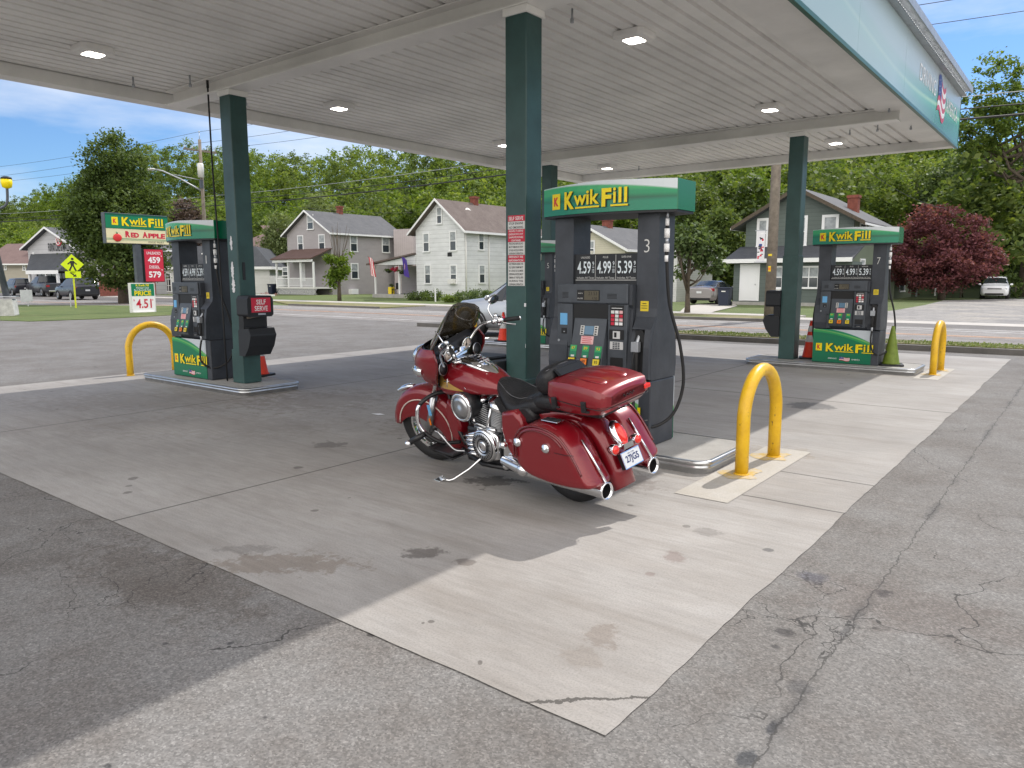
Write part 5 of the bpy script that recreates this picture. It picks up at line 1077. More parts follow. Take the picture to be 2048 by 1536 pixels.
    MB().use('chrome', True).lathe([(0.115, 0.225), (0.12, 0.238), (0.112, 0.25), (0.098, 0.252), (0.094, 0.246)], (0.945, 0, 0.655), 'Y', n=36, cap=False).use('satin').lathe([(0.0, 0.24), (0.094, 0.245), (0.096, 0.25), (0.05, 0.255), (0.0, 0.256)], (0.945, 0, 0.655), 'Y', n=36).build('cover_disc', parent=aco)
    MB().use('satin', True).tube([(0.86, 0.19, 0.50), (0.76, 0.17, 0.47)], 0.014).tube([(0.88, 0.20, 0.535), (0.75, 0.17, 0.50)], 0.009).use('chrome').ball((0.69, 0.17, 0.49), 0.045, 14, sc=(1.3, 0.6, 0.5)).tube([(0.96, 0.12, 0.76), (0.93, 0.17, 0.80), (0.9, 0.1, 0.82)], 0.02).build('intake_pipe', parent=t)
    pc = MB().use('chrome', True).lathe([(0.135, 0.12), (0.140, 0.17), (0.134, 0.20), (0.12, 0.212)], (0.775, 0, 0.35), 'Y', n=44); pc.prism([(0.63, 0.25), (0.62, 0.44), (0.72, 0.49), (0.98, 0.42), (1.04, 0.34), (0.99, 0.24), (0.8, 0.2)], 0.12, 0.185, 'Y', inset=0.02)
    for k in range(5): pc.tube([(0.89, 0.19, 0.415-0.04*k), (0.97, 0.195, 0.402-0.037*k), (1.04-0.01*k, 0.18, 0.385-0.033*k)], [0.009, 0.011, 0.008], n=8)
    pco = pc.build('primary_cover', parent=t)
    rb = MB().use('engine_black', True).lathe([(0.118, 0.205), (0.118, 0.216), (0.114, 0.2165)], (0.775, 0, 0.35), 'Y', n=40, cap=False).use('satin').lathe([(0.0, 0.21), (0.114, 0.212), (0.113, 0.219), (0.066, 0.2195), (0.064, 0.215), (0.0, 0.215)], (0.775, 0, 0.35), 'Y', n=40).use('engine_black').lathe([(0.052, 0.216), (0.060, 0.2195), (0.0535, 0.2215)], (0.775, 0, 0.35), 'Y', n=32, cap=False)
    for k in range(26):
        q = 2*PI*k/26; 
        if k % 13 in (0,): continue
        c = Vector((0.775+0.09*math.cos(q), 0.2198, 0.35+0.09*math.sin(q))); rb.box(-0.0035, 0.0035, 0, 0.0015, -0.012, 0.012, M=Matrix.Translation(c) @ Matrix.Rotation(-q+PI/2, 4, 'Y'))
    rb.use('chrome').ball((0.775, 0.214, 0.35), 0.04, 18, sc=(1, 0.25, 1)); rb.build('clutch_cover', parent=pco)
    MB().use('chrome', True).prism([(0.46, 0.24), (0.50, 0.42), (0.56, 0.44), (0.60, 0.30), (0.57, 0.22)], 0.10, 0.17, 'Y', inset=0.02).ball((0.56, 0.18, 0.215), 0.03, 12).build('transmission_cover', parent=t)
    # floorboards, shift lever, crash bar, lower tubes
    for sy in (1, -1):
        MB().use('engine_black').prism([(1.32, 0.305), (1.30, 0.275), (1.02, 0.235), (0.98, 0.25), (0.98, 0.262), (1.02, 0.25), (1.29, 0.292)], sy*0.22, sy*0.345, 'Y').box(1.0, 1.28, min(sy*0.22, sy*0.345), max(sy*0.22, sy*0.345), 0.262, 0.285, M=T(0, 0, 0.0) @ Matrix.Rotation(0, 4, 'X')).build('floorboard', parent=t, bevel=0.008)
        cb = MB().use('chrome', True); cp_ = spline([(1.30, sy*0.06, 0.70), (1.36, sy*0.18, 0.70), (1.40, sy*0.31, 0.64), (1.41, sy*0.345, 0.53), (1.38, sy*0.33, 0.42), (1.28, sy*0.24, 0.31), (1.20, sy*0.10, 0.28)]); cb.use('engine_black').tube(cp_[:17], 0.018, n=12).use('chrome').tube(cp_[16:34], 0.0165, n=12).use('engine_black').tube(cp_[33:], 0.0165, n=12); cb.build('crash_bar', parent=t)
    MB().use('engine_black', True).tube([(1.36, 0.33, 0.40), (1.44, 0.43, 0.345)], 0.026, n=12).use('chrome').ball((1.45, 0.45, 0.335), 0.03, 12).build('highway_peg', parent=t)
    MB().use('satin', True).tube(spline([(1.26, 0.30, 0.43), (1.20, 0.29, 0.41), (1.12, 0.28, 0.33), (1.05, 0.27, 0.29), (0.98, 0.24, 0.285)]), 0.008, n=8).tube(spline([(1.22, 0.30, 0.43), (1.15, 0.285, 0.36), (1.07, 0.275, 0.295)]), 0.007, n=8).use('rubber').tube([(1.28, 0.27, 0.435), (1.27, 0.34, 0.435)], 0.012).build('shift_lever', parent=t)
    ks = MB().use('chrome', True).tube([(0.86, 0.18, 0.22), (0.92, 0.26, 0.15), (1.0, 0.37, 0.085), (1.02, 0.40, 0.08), (1.10, 0.42, 0.085)], 0.010, n=10).tube([(1.05, 0.41, 0.08), (1.055, 0.44, 0.13)], 0.007).box(1.08, 1.16, 0.385, 0.455, 0.068, 0.082); ks.build('kickstand', parent=t, bevel=0.003)
    MB().use('engine_black', True).tube([(1.18, 0.10, 0.22), (0.9, 0.13, 0.15), (0.6, 0.13, 0.17)], 0.02).tube([(1.18, -0.10, 0.22), (0.9, -0.13, 0.15), (0.6, -0.13, 0.17)], 0.02).box(0.55, 1.1, -0.12, 0.12, 0.15, 0.22).build('lower_frame', parent=t)
    ll = MB().use('moto_red', True).prism([(1.20, 0.27), (1.16, 0.42), (1.22, 0.58), (1.30, 0.64), (1.34, 0.55), (1.33, 0.38), (1.28, 0.28)], -0.11, 0.11, 'Y', inset=0.03)
    ll.build('lower_cowl', parent=t)
    # ---- tail lamp, signals, plate
    sl = Matrix.Translation((-0.445, 0, 0.57)) @ Matrix.Rotation(math.radians(-62+90), 4, 'Y')
    Mt = T(-0.435, 0, 0.60) @ Matrix.Rotation(math.radians(28), 4, 'Y')    # local z runs up along the fender face
    tl = MB().use('chrome', True).ball((0, 0, 0), 0.085, 20, M=T(-0.43, 0, 0.575) @ Matrix.Rotation(math.radians(-62), 4, 'Y') @ Matrix.Rotation(0, 4, 'Z'), sc=(1.25, 0.72, 0.45)); tlo = tl.build('tail_lamp', parent=t)
    MB().use('tail_red', True).ball((0, 0, 0), 0.078, 20, M=T(-0.452, 0, 0.585) @ Matrix.Rotation(math.radians(-62), 4, 'Y'), sc=(1.05, 0.50, 0.48)).build('lens', parent=tlo)
    MB().use('chrome', True).tube([(-0.47, -0.12, 0.515), (-0.49, 0, 0.515), (-0.47, 0.12, 0.515)], 0.011).box(-0.515, -0.49, -0.05, 0.05, 0.495, 0.535).build('signal_bar', parent=t)
    for sy in (-1, 1):
        sg = MB().use('chrome', True); loft(sg, [(-0.43, 0.515, 0.008, 0.008, 2, sy*0.12), (-0.46, 0.515, 0.032, 0.032, 2, sy*0.12), (-0.50, 0.515, 0.036, 0.036, 2, sy*0.12)], 18); sgo = sg.build('turn_signal', parent=t)
        MB().use('tail_red', True).ball((-0.50, sy*0.12, 0.515), 0.032, 14, sc=(0.6, 1, 1)).build('lens', parent=sgo)
    # plate: white with dark characters, facing back and slightly up
    Mp = Matrix(((0, math.sin(0.28)*-0.0, -1, -0.535), (-1, 0, 0, 0), (0, 1, 0, 0.43), (0, 0, 0, 1)))
    tiltp = Matrix.Translation((-0.535, 0, 0.43)) @ Matrix.Rotation(math.radians(20), 4, 'Y') @ Matrix(((0, 0, -1, 0), (-1, 0, 0, 0), (0, 1, 0, 0), (0, 0, 0, 1)))
    pl = MB().use('plate_white').box(-0.09, 0.09, -0.051, 0.051, 0, 0.002, M=tiltp).use('plate_blue'); fit_text(pl, '27JG5', tiltp @ T(0, 0, 0.0028), 0.135, 0.060, 0.03, base=(0, -0.004), align=1); fit_text(pl, 'NEW YORK', tiltp @ T(0, 0, 0.0028), 0.07, 0.010, 0.0, base=(0, 0.037), align=1)
    plo = pl.build('licence_plate', parent=t)
    MB().use('chrome').box(-0.096, 0.096, -0.057, 0.057, -0.004, -0.0005, M=tiltp).use('engine_black').box(-0.08, 0.08, -0.06, 0.05, -0.05, -0.0045, M=tiltp).build('plate_frame', parent=plo)
    return t
motorcycle()
# ------------------------------------------------------------ houses
def siding(name, col, pitch=0.13, vertical=False, var=0.08, rough=0.7):
    s = NT(name, rough); x, y, z = s.sep()
    if vertical: v = s.math('ADD', x, y)
    else: v = z
    fr = s.math('FRACT', s.math('DIVIDE', v, pitch)); sh = s.ramp(fr, [(0.0, 0.62), (0.1, 1.0), (0.9, 1.03), (1.0, 0.9)])
    n = s.ramp(s.noise(0.8, 7, 0.7, s.pos((1, 1, 2.5))), [(0.3, 1-var), (0.7, 1+var)])
    c = s.mix(1.0, s.mix(1.0, tuple(col), sh, 'MULTIPLY'), n, 'MULTIPLY'); s.l(c, s.b.inputs['Base Color']); s.bump(fr, 0.35, 0.015); return s.m
def shingle(name, a, b):
    s = NT(name, 0.9); x, y, z = s.sep(); n = s.ramp(s.noise(1.2, 8, 0.75), [(0.3, a), (0.7, b)])
    fr = s.math('FRACT', s.math('DIVIDE', z, 0.09)); c = s.mix(1.0, n, s.ramp(fr, [(0, 0.75), (0.2, 1.0), (1, 1.0)]), 'MULTIPLY'); c = s.mix(1.0, c, s.ramp(s.noise(12, 3, 0.8), [(0.3, 0.75), (0.7, 1.2)]), 'MULTIPLY')
    s.l(c, s.b.inputs['Base Color']); return s.m
siding('siding_grey', (0.34, 0.32, 0.33), 0.14); siding('siding_pale', (0.62, 0.635, 0.65), 0.34, var=0.12); siding('siding_cream', (0.55, 0.52, 0.42), 0.16); siding('siding_white', (0.6, 0.6, 0.6), 0.16)
siding('siding_green', (0.10, 0.125, 0.115), 0.25); siding('board_green', (0.13, 0.155, 0.105), 0.35, True); siding('shed_metal', (0.42, 0.37, 0.38), 0.28, True); siding('stucco_beige', (0.36, 0.33, 0.28), 3.0); siding('clap_lightgrey', (0.45, 0.45, 0.47), 0.45)
shingle('roof_grey', (0.075, 0.078, 0.085), (0.12, 0.122, 0.13)); shingle('roof_brown', (0.09, 0.066, 0.06), (0.15, 0.122, 0.11)); shingle('roof_dark', (0.045, 0.05, 0.06), (0.075, 0.08, 0.09)); shingle('roof_redbrown', (0.13, 0.085, 0.08), (0.19, 0.13, 0.12)); shingle('roof_maroon', (0.09, 0.05, 0.04), (0.13, 0.08, 0.07))
class House:
    def __init__(s, name, label, cat, A, B, depth, eave, ridge, wall, roof, gable='front', over=0.35, z0=0.0, trim='trim_white', group=None, thick=0.14, hip=0.0, build=True):
        A, B = Vector(A), Vector(B); u = (B-A); u.z = 0; s.w = u.length; u.normalize(); s.d = depth; s.z0 = z0
        ang = math.atan2(u.y, u.x); s.t = thing(name, label, cat, (A.x, A.y, z0), ang, group); s.M = Matrix.Translation((A.x, A.y, z0)) @ Matrix.Rotation(ang, 4, 'Z'); s.Mi = s.M.inverted()
        s.eave, s.ridge = eave, ridge; w, d, e, r = s.w, depth, eave, ridge
        if not build: return
        mb = MB()
        if gable == 'front': mb.prism([(0, -0.3), (w, -0.3), (w, e), (w/2, r), (0, e)], 0, d, 'Y')
        elif gable == 'side': mb.prism([(0, -0.3), (d, -0.3), (d, e), (d/2, r), (0, e)], 0, w, 'X')
        else: mb.box(0, w, 0, d, -0.3, e)
        s.wall = mb.build('wall', wall, s.t)
        rf = MB().use(roof); k = over
        if gable == 'front':
            sl = (r-e)/(w/2)
            for sg in (-1, 1):
                x0 = w/2; x1 = w/2+sg*(w/2+k); z1 = e-sl*k
                a = [(x0, r+0.02), (x1, z1+0.02), (x1, z1+0.02+thick), (x0, r+0.02+thick)]
                if sg < 0: a = a[::-1]
                rf.use(roof).prism(a, -k, d+k, 'Y')
                b = [(x0, r+0.0), (x1, z1+0.0), (x1, z1+0.04+thick), (x0, r+0.04+thick)]
                rf.use(trim).prism(b, -k-0.03, -k-0.003, 'Y'); rf.box(min(x1, x1+sg*0.06), max(x1, x1+sg*0.06), -k, d+k, z1, z1+0.03+thick)
        elif gable == 'side':
            sl = (r-e)/(d/2)
            for sg in (-1, 1):
                y0 = d/2; y1 = d/2+sg*(d/2+k); z1 = e-sl*k
                rf.use(roof).prism([(y0, r+0.02), (y1, z1+0.02), (y1, z1+0.02+thick), (y0, r+0.02+thick)], -k, w+k, 'X')
                rf.use(trim).prism([(y0, r), (y1, z1), (y1, z1+0.04+thick), (y0, r+0.04+thick)], w+k+0.003, w+k+0.03, 'X'); rf.box(-k, w+k, min(y1, y1+sg*0.06), max(y1, y1+sg*0.06), z1, z1+0.03+thick)
        elif gable == 'hip':
            h = hip; v = [(-k, -k, e), (w+k, -k, e), (w+k, d+k, e), (-k, d+k, e), (h, h, r), (w-h, h, r), (w-h, d-h, r), (h, d-h, r)]
            rf.add(v, [(0, 1, 5, 4), (1, 2, 6, 5), (2, 3, 7, 6), (3, 0, 4, 7), (4, 5, 6, 7), (3, 2, 1, 0)]); rf.use(trim).box(-k-0.05, w+k+0.05, -k-0.05, -k, e-0.28, e+0.02).box(w+k, w+k+0.05, -k, d+k, e-0.28, e+0.02)
        s.roof = rf.build('roof', parent=s.t)
    def on(s, px, py, face='F'):
        d = s.Mi.to_3x3() @ ray(px, py); o = s.Mi @ Vector((0, 0, CAM_H))
        if face[0] == 'F': off = float(face[1:] or 0); t = (off-o.y)/d.y
        else: off = float(face[1:] or 0); t = (s.w+off-o.x)/d.x
        return o+d*t
    def rect(s, r, face): 
        a, b = s.on(r[0], r[1], face), s.on(r[2], r[3], face); c = 'x' if face[0] == 'F' else 'y'
        p, q = sorted((getattr(a, c), getattr(b, c))); return p, q, min(a.z, b.z), max(a.z, b.z)
    def window(s, r, face='F', trim='trim_white', glass='window_glass', grid=(1, 2), name='window', fw=0.10, parent=None, ac=False):
        p, q, z0, z1 = s.rect(r, face); off = float(face[1:] or 0); Fc = face[0] == 'F'
        def bx(mb, a, b, c, d_, o0, o1):
            return mb.box(a, b, off-o1, off-o0, c, d_) if Fc else mb.box(s.w+off+o0, s.w+off+o1, a, b, c, d_)
        fr = MB().use(trim); bx(fr, p, p+fw, z0, z1, 0.002, 0.06); bx(fr, q-fw, q, z0, z1, 0.002, 0.06); bx(fr, p+fw, q-fw, z1-fw, z1, 0.002, 0.06); bx(fr, p-0.04, q+0.04, z0-0.03, z0+fw*0.8, 0.062, 0.11); bx(fr, p+fw, q-fw, z0, z0+fw*0.7, 0.002, 0.058)
        gx, gy = grid
        for i in range(1, gx): x = p+(q-p)*i/gx; bx(fr, x-0.03, x+0.03, z0+fw*.7, z1-fw, 0.004, 0.045)
        for j in range(1, gy): z = z0+(z1-z0)*j/gy; bx(fr, p+fw, q-fw, z-0.03, z+0.03, 0.004, 0.05)
        o = fr.build(name, parent=parent or s.t); g = MB().use(glass); bx(g, p+fw*.9, q-fw*.9, z0+fw*.6, z1-fw*.9, 0.003, 0.02); g.build('pane', parent=o)
        if glass == 'window_glass' and (q-p) > 0.5:
            cu = MB().use('window_curtain'); bx(cu, p+fw, q-fw, z0+(z1-z0)*0.5, z1-fw, 0.0205, 0.024); cu.build('blind', parent=o)
        if ac:
            g = MB().use('offwhite'); m_ = (p+q)/2; bx(g, m_-0.28, m_+0.28, z0+0.02, z0+0.40, 0.07, 0.45); g.build('air_conditioner', parent=o, bevel=0.02)
        return o
    def door(s, r, face='F', m='trim_white'):
        p, q, z0, z1 = s.rect(r, face); off = float(face[1:] or 0); d = MB().use('trim_white').box(p-0.1, q+0.1, off-0.04, off-0.002, z0, z1+0.1).use(m).box(p, q, off-0.07, off-0.041, z0+0.03, z1)
        for i in range(2):
            for j, (a, b) in enumerate(((0.08, 0.42), (0.48, 0.76), (0.82, 0.94))): x0 = p+(q-p)*(0.12+0.42*i); d.box(x0, x0+(q-p)*0.34, off-0.078, off-0.0705, z0+(z1-z0)*a, z0+(z1-z0)*b)
        o = d.build('door', parent=s.t, bevel=0.01); MB().use('satin').ball((q-0.12, off-0.11, z0+1.0), 0.04, 10).build('handle', parent=o)
    def chimney(s, x, y, z0, z1, w=0.6):
        return MB().use('red_brick').box(x-w/2, x+w/2, y-w/2, y+w/2, z0, z1).box(x-w/2-0.06, x+w/2+0.06, y-w/2-0.06, y+w/2+0.06, z1-0.18, z1-0.02).build('chimney', parent=s.roof)
def zat(px, py, Q):    # height of the pixel above ground point Q (by horizontal distance)
    d = ray(px, py); return CAM_H+d.z*math.hypot(Q[0], Q[1])/math.hypot(d.x, d.y)
# grey two-storey house with a porch
C = P(666, 589); A = PY(579, 589, C.y); A.z = 0; dep = PX(804, 589, C.x).y-C.y
h = House('grey_house', 'grey clapboard house with a front porch and white trimmed windows', 'house', A, C, dep, zat(666, 464, C), zat(617, 424, (A+C)/2), 'siding_grey', 'roof_grey', over=0.45)
for r, f in (((614, 430, 628, 459), 'F'), ((595, 471, 608, 504), 'F'), ((637, 469, 651, 502), 'F'), ((699, 470, 715, 504), 'S'), ((763, 474, 779, 506), 'S'), ((701, 526, 717, 558), 'S')): h.window(r, f)
h.window((565, 534, 577, 552), 'F'); h.door((600, 529, 610, 562)); h.chimney(h.w/2, 4.2, h.ridge-0.3, h.ridge+0.9, 0.5)
p, q, z0, z1 = h.rect((697, 578, 711, 590), 'S'); MB().use('trim_white').box(h.w+0.002, h.w+0.5, p, q, 0, z1).build('bulkhead', parent=h.t)
pl = h.on(553, 590, 'F-2.3').x; pd = 2.3; pr = h.w+0.0; ez = h.on(600, 519, 'F-2.3').z; fz = 0.75
pp = MB().use('roof_maroon').prism([(-pd-0.35, ez), (0.0, ez+1.05), (0.0, ez+1.15), (-pd-0.35, ez+0.12)], pl-0.3, pr+0.05, 'X').use('trim_white').box(pl-0.2, pr, -pd-0.2, -pd-0.05, ez-0.25, ez-0.002).box(pl-0.2, pl-0.05, -pd, -0.003, ez-0.25, ez-0.002)
po = pp.build('porch_roof', parent=h.t)
MB().use('offwhite').box(pl, pr, -pd, -0.003, fz-0.15, fz).build('porch_floor', parent=h.t)
for x in (pl+0.1, pl+(pr-pl)*0.33, pl+(pr-pl)*0.66, pr-0.1): MB().use('trim_white').box(x-0.08, x+0.08, -pd+0.02, -pd+0.18, fz, ez-0.25).build('porch_post', parent=h.t)
rl = MB().use('trim_white').box(pl, pr, -pd+0.08, -pd+0.14, fz+0.85, fz+0.92).box(pl, pr, -pd+0.08, -pd+0.14, fz+0.1, fz+0.15)
x = pl+0.1
while x < pr: rl.box(x, x+0.035, -pd+0.095, -pd+0.125, fz+0.1501, fz+0.8499); x += 0.14
rl.build('railing', parent=h.t)
la = MB().use('trim_white'); x = pl
while x < pr-0.1:
    L = fz-0.16; la.add([(x, -pd+0.06, 0.0), (x+0.045, -pd+0.06, 0.0), (x+L+0.045, -pd+0.06, L), (x+L, -pd+0.06, L)], [(0, 1, 2, 3)]).add([(x+L, -pd+0.065, 0.0), (x+L+0.045, -pd+0.065, 0.0), (x+0.045, -pd+0.065, L), (x, -pd+0.065, L)], [(0, 1, 2, 3)]); x += 0.16
la.use('window_glass').box(pl, pr, -pd+0.10, -pd+0.12, 0, fz-0.16); la.build('lattice', parent=h.t)
MB().use('sticker_yellow').box(0, 0.01, 0, 0.01, -0.29, -0.28).build('footing', parent=h.t) if False else None
# corrugated shed between the two houses
Q = P(815, 590); f = 82/math.hypot(Q.x, Q.y); Q0 = P(790, 590)*f; Q1 = P(845, 590)*f; Q0.z = Q1.z = 0
House('metal_shed', 'pale corrugated metal shed showing between the two houses', 'shed', Q0, (Q1.x, Q0.y+0.5, 0), 12, zat(815, 459, Q0*1.0), 0, 'shed_metal', 'offwhite', gable='flat', over=0.1)
# pale weathered house
C = P(930, 598); A = PY(834, 598, C.y); A.z = 0; dep = PX(1082, 598, C.x).y-C.y
h = House('pale_house', 'weathered pale blue-white house with a brown roof and satellite dish', 'house', A, C, dep, zat(930, 456, C), zat(873, 402, (A+C)/2), 'siding_pale', 'roof_brown', over=0.5)
for r, f in (((873, 414, 885, 448), 'F'), ((846, 466, 860, 504), 'F'), ((899, 462, 914, 502), 'F'), ((849, 529, 863, 568), 'F'), ((900, 529, 915, 568), 'F'), ((956, 465, 968, 501), 'S'), ((957, 529, 970, 567), 'S')): h.window(r, f, ac=(r[0] == 900))
h.chimney(h.w*0.5, h.d*0.42, h.ridge-0.6, h.ridge+0.7, 0.5)
MB().use('offwhite', True).lathe([(0.0, 0.0), (0.25, 0.03), (0.42, 0.12), (0.43, 0.13), (0.25, 0.05), (0, 0.02)], (0, 0, 0), 'X', M=T(*(h.on(935, 427, 'S-1.8'))) @ Matrix.Rotation(-0.3, 4, 'Y'), n=20).use('galv').tube([h.on(935, 427, 'S-1.8'), h.on(930, 440, 'S-1.8')], 0.04).build('satellite_dish', parent=h.roof)
p, q, z0, z1 = h.rect((895, 505, 904, 513), 'F'); MB().use('black').box(p, q, -0.01, -0.003, z0, z1).build('wall_hole', parent=h.t)
for px in (931, 977): v = h.on(px, 500, 'S'); MB().use('offwhite', True).tube([(h.w+0.06, max(0.1, v.y), 0.1), (h.w+0.06, max(0.1, v.y), h.eave)], 0.05, n=8).build('downpipe', parent=h.t)
# side porch
pl = h.on(767, 590, 'F1.0').x; ez = h.on(760, 530, 'F-0.2').z; hz = h.on(834, 509, 'F-0.2').z
MB().use('roof_brown').prism([(pl-0.7, ez), (-0.01, hz), (-0.01, hz+0.14), (pl-0.7, ez+0.14)], -0.3, 5.0, 'Y').use('siding_pale').prism([(pl-0.4, ez-0.02), (-0.01, ez-0.02), (-0.01, hz-0.03)], -0.1, 0.05, 'Y').build('porch_roof', parent=h.t)
MB().use('siding_grey').box(pl, -0.01, 3.2, 3.35, 0, ez-0.05).build('porch_wall', parent=h.t)
MB().use('island_top').box(pl-0.2, -0.01, -0.1, 3.19, -0.1, 0.28).build('porch_floor', parent=h.t)
for x in (pl, pl*0.42): MB().use('trim_white').box(x-0.07, x+0.07, 0.06, 0.2, 0.28, ez-0.03).build('porch_post', parent=h.t)
PW = h
def onH(hh, px, py, face): return hh.M @ hh.on(px, py, face)
# flags on the side porch
def porch_flag(px, py, kind, label):
    b = onH(PW, px, py, 'F-0.2'); t = thing('porch_flag', label, 'flag', b); w, hh = 0.95, 1.45
    MB().use('pole_wood').tube([(0.0, 0.2, -0.5), (0.0, -0.5, 0.55)], 0.02).build('staff', parent=t)
    f = MB(); n = 7
    def wv(u, v): return (0.02+w*u*0.75+v*0.1, -0.45+0.12*math.sin(u*5+v*2), 0.45-hh*v-0.25*u)
    if kind == 'us':
        for k in range(9):
            f.use('sign_red' if k % 2 == 0 else 'white'); a, b_ = k/9, (k+1)/9; f.add([wv(a, i/6) for i in range(7)]+[wv(b_, i/6) for i in range(7)], [(i, i+1, 8+i, 7+i) for i in range(6)])
    else:
        f.use(mat('flag_purple', (0.06, 0.03, 0.25), 0.7)); 
        for k in range(6): f.add([wv(k/6, i/6) for i in range(7)]+[wv((k+1)/6, i/6) for i in range(7)], [(i, i+1, 8+i, 7+i) for i in range(6)])
        f.use('sticker_pink').add([tuple(Vector(wv(0.3, 0.3))+Vector((0, -0.03, 0))), tuple(Vector(wv(0.7, 0.4))+Vector((0, -0.03, 0))), tuple(Vector(wv(0.6, 0.65))+Vector((0, -0.03, 0))), tuple(Vector(wv(0.35, 0.6))+Vector((0, -0.03, 0)))], [(0, 1, 2, 3)])
    f.build('cloth', parent=t)
porch_flag(745, 525, 'us', 'small red and white striped flag hanging left of the side porch'); porch_flag(811, 525, 'other', 'purple flag hanging from the side porch of the pale house')
# cream house behind pump 3
C = P(1248, 602); A = PY(1098, 602, C.y); A.z = 0; dep = PX(1345, 602, C.x).y-C.y
h = House('cream_house', 'cream clapboard house with a grey roof behind pump 3', 'house', A, C, dep, zat(1248, 498, C), zat(1173, 453, (A+C)/2), 'siding_cream', 'roof_grey', over=0.4)
h.window((1173, 481, 1190, 513), 'F', ac=True); h.window((1290, 520, 1306, 548), 'S'); h.chimney(h.w*0.5, 3.0, h.ridge-0.3, h.ridge+0.75, 0.6)
p, q, z0, z1 = h.rect((1177, 458, 1184, 466), 'F'); MB().use('roof_brown').box(p, q, -0.04, -0.003, z0, z1).build('gable_vent', parent=h.t)
C2 = P(1352, 603); A2 = PY(1300, 603, C2.y); A2.z = 0
h2 = House('white_annex', 'white clapboard annex right of the cream house', 'outbuilding', A2, C2, 6, zat(1352, 505, C2), zat(1330, 478, C2), 'siding_white', 'roof_grey', over=0.3)
C2 = P(1402, 598); A2 = PY(1352, 598, C2.y); A2.z = 0
House('small_garage', 'low white garage behind the small roadside tree', 'garage', A2+Vector((0, 8, 0)), C2+Vector((0, 8, 0)), 6, 2.3, 3.3, 'siding_white', 'roof_grey', over=0.3)
# green house on the right
LA, LC = P(1465, 608), PY(1700, 608, P(1465, 608).y); LC.z = 0
h = House('green_house', 'dark green house with a white door and white trimmed windows', 'house', LA, LC, 2.2, zat(1465, 526, LA), 0, 'siding_green', 'roof_dark', gable='flat', over=0.0)
ye = 2.2; up_l = h.on(1491, 480, 'F2.2').x; up_r = h.on(1706, 480, 'F2.2').x; ue = h.on(1491, 447, 'F2.2').z; ur = h.on(1604, 381, 'F2.2').z; Dm = 10.0
MB().use('siding_green').prism([(up_l, -0.3), (up_r, -0.3), (up_r, ue), ((up_l+up_r)/2, ur), (up_l, ue)], 2.201, 2.4, 'Y').use('board_green').prism([(up_l, -0.3), (up_r, -0.3), (up_r, ue), ((up_l+up_r)/2, ur), (up_l, ue)], 2.401, Dm, 'Y').build('upper_wall', parent=h.t)
rf = MB(); xm = (up_l+up_r)/2; sl = (ur-ue)/(xm-up_l); k = 0.75
for sg in (-1, 1):
    x1 = xm+sg*(xm-up_l+k); z1 = ue-sl*k; a = [(xm, ur+0.02), (x1, z1+0.02), (x1, z1+0.2), (xm, ur+0.2)]
    rf.use('roof_grey').prism(a, 1.6, Dm+0.4, 'Y'); rf.use('bark').prism([(xm, ur-0.02), (x1, z1-0.02), (x1, z1+0.22), (xm, ur+0.22)], 1.56, 1.598, 'Y').use('trim_white').box(min(x1, x1+sg*0.05), max(x1, x1+sg*0.05), 1.6, Dm+0.4, z1, z1+0.12)
h.roof = rf.build('roof', parent=h.t); h.chimney(xm+2.2, 6.0, ur-1.5, ur-0.1, 0.6)
pe = h.eave; MB().use('roof_dark').prism([(-0.5, pe+0.05), (2.2, pe+0.95), (2.2, pe+1.05), (-0.5, pe+0.17)], -0.5, h.w+0.1, 'X').use('trim_white').box(-0.5, h.w+0.1, -0.56, -0.501, pe-0.02, pe+0.22).box(-0.55, -0.501, -0.5, 2.2, pe-0.02, pe+0.22).use('siding_green').box(-0.45, h.w, -0.49, -0.002, pe-0.01, pe+0.04).build('porch_roof', parent=h.t)
h.door((1484, 531, 1514, 602)); h.window((1544, 532, 1566, 577), 'F', grid=(1, 2)); h.window((1598, 532, 1638, 577), 'F', grid=(2, 2)); h.window((1660, 535, 1695, 577), 'F', grid=(2, 2))
for r in ((1515, 437, 1536, 497), (1592, 432, 1613, 495), (1645, 430, 1675, 495)): h.window(r, 'F2.2', fw=0.16)
MB().use('offwhite').box(h.on(1553, 570, 'F').x, h.on(1566, 580, 'F').x, -0.5, -0.12, h.on(1553, 592, 'F').z, h.on(1553, 578, 'F').z).build('air_conditioner', parent=h.t)
MB().use('island_top').box(-0.3, h.w, -0.25, -0.003, -0.1, 0.16).build('foundation', parent=h.t)
dz = up_r-h.w; 
for r in ((1720, 438, 1731, 458), (1762, 446, 1771, 458), (1720, 517, 1728, 540)): h.window(r, 'S%.3f' % dz, fw=0.1)
GH = h
C3 = P(1787, 597); 
h3 = House('green_annex', 'low green board annex behind pump 7 with a tall narrow window', 'outbuilding', C3+Vector((-4, 0, 0)), C3, PX(1822, 595, C3.x).y-C3.y, zat(1822, 531, PX(1822, 595, C3.x)), zat(1787, 500, C3), 'board_green', 'roof_grey', gable='flat', over=0.0)
e3 = zat(1787, 521, C3); MB().use('roof_grey').prism([(h3.w+0.5, h3.eave+0.0), (-2.0, h3.eave+1.6), (-2.0, h3.eave+1.75), (h3.w+0.5, h3.eave+0.15)], -0.5, h3.d+0.5, 'Y').use('trim_white').box(h3.w+0.5, h3.w+0.55, -0.5, h3.d+0.5, h3.eave-0.02, h3.eave+0.15).build('lean_to_roof', parent=h3.t)
h3.window((1801, 534, 1808, 583), 'S', grid=(1, 2))
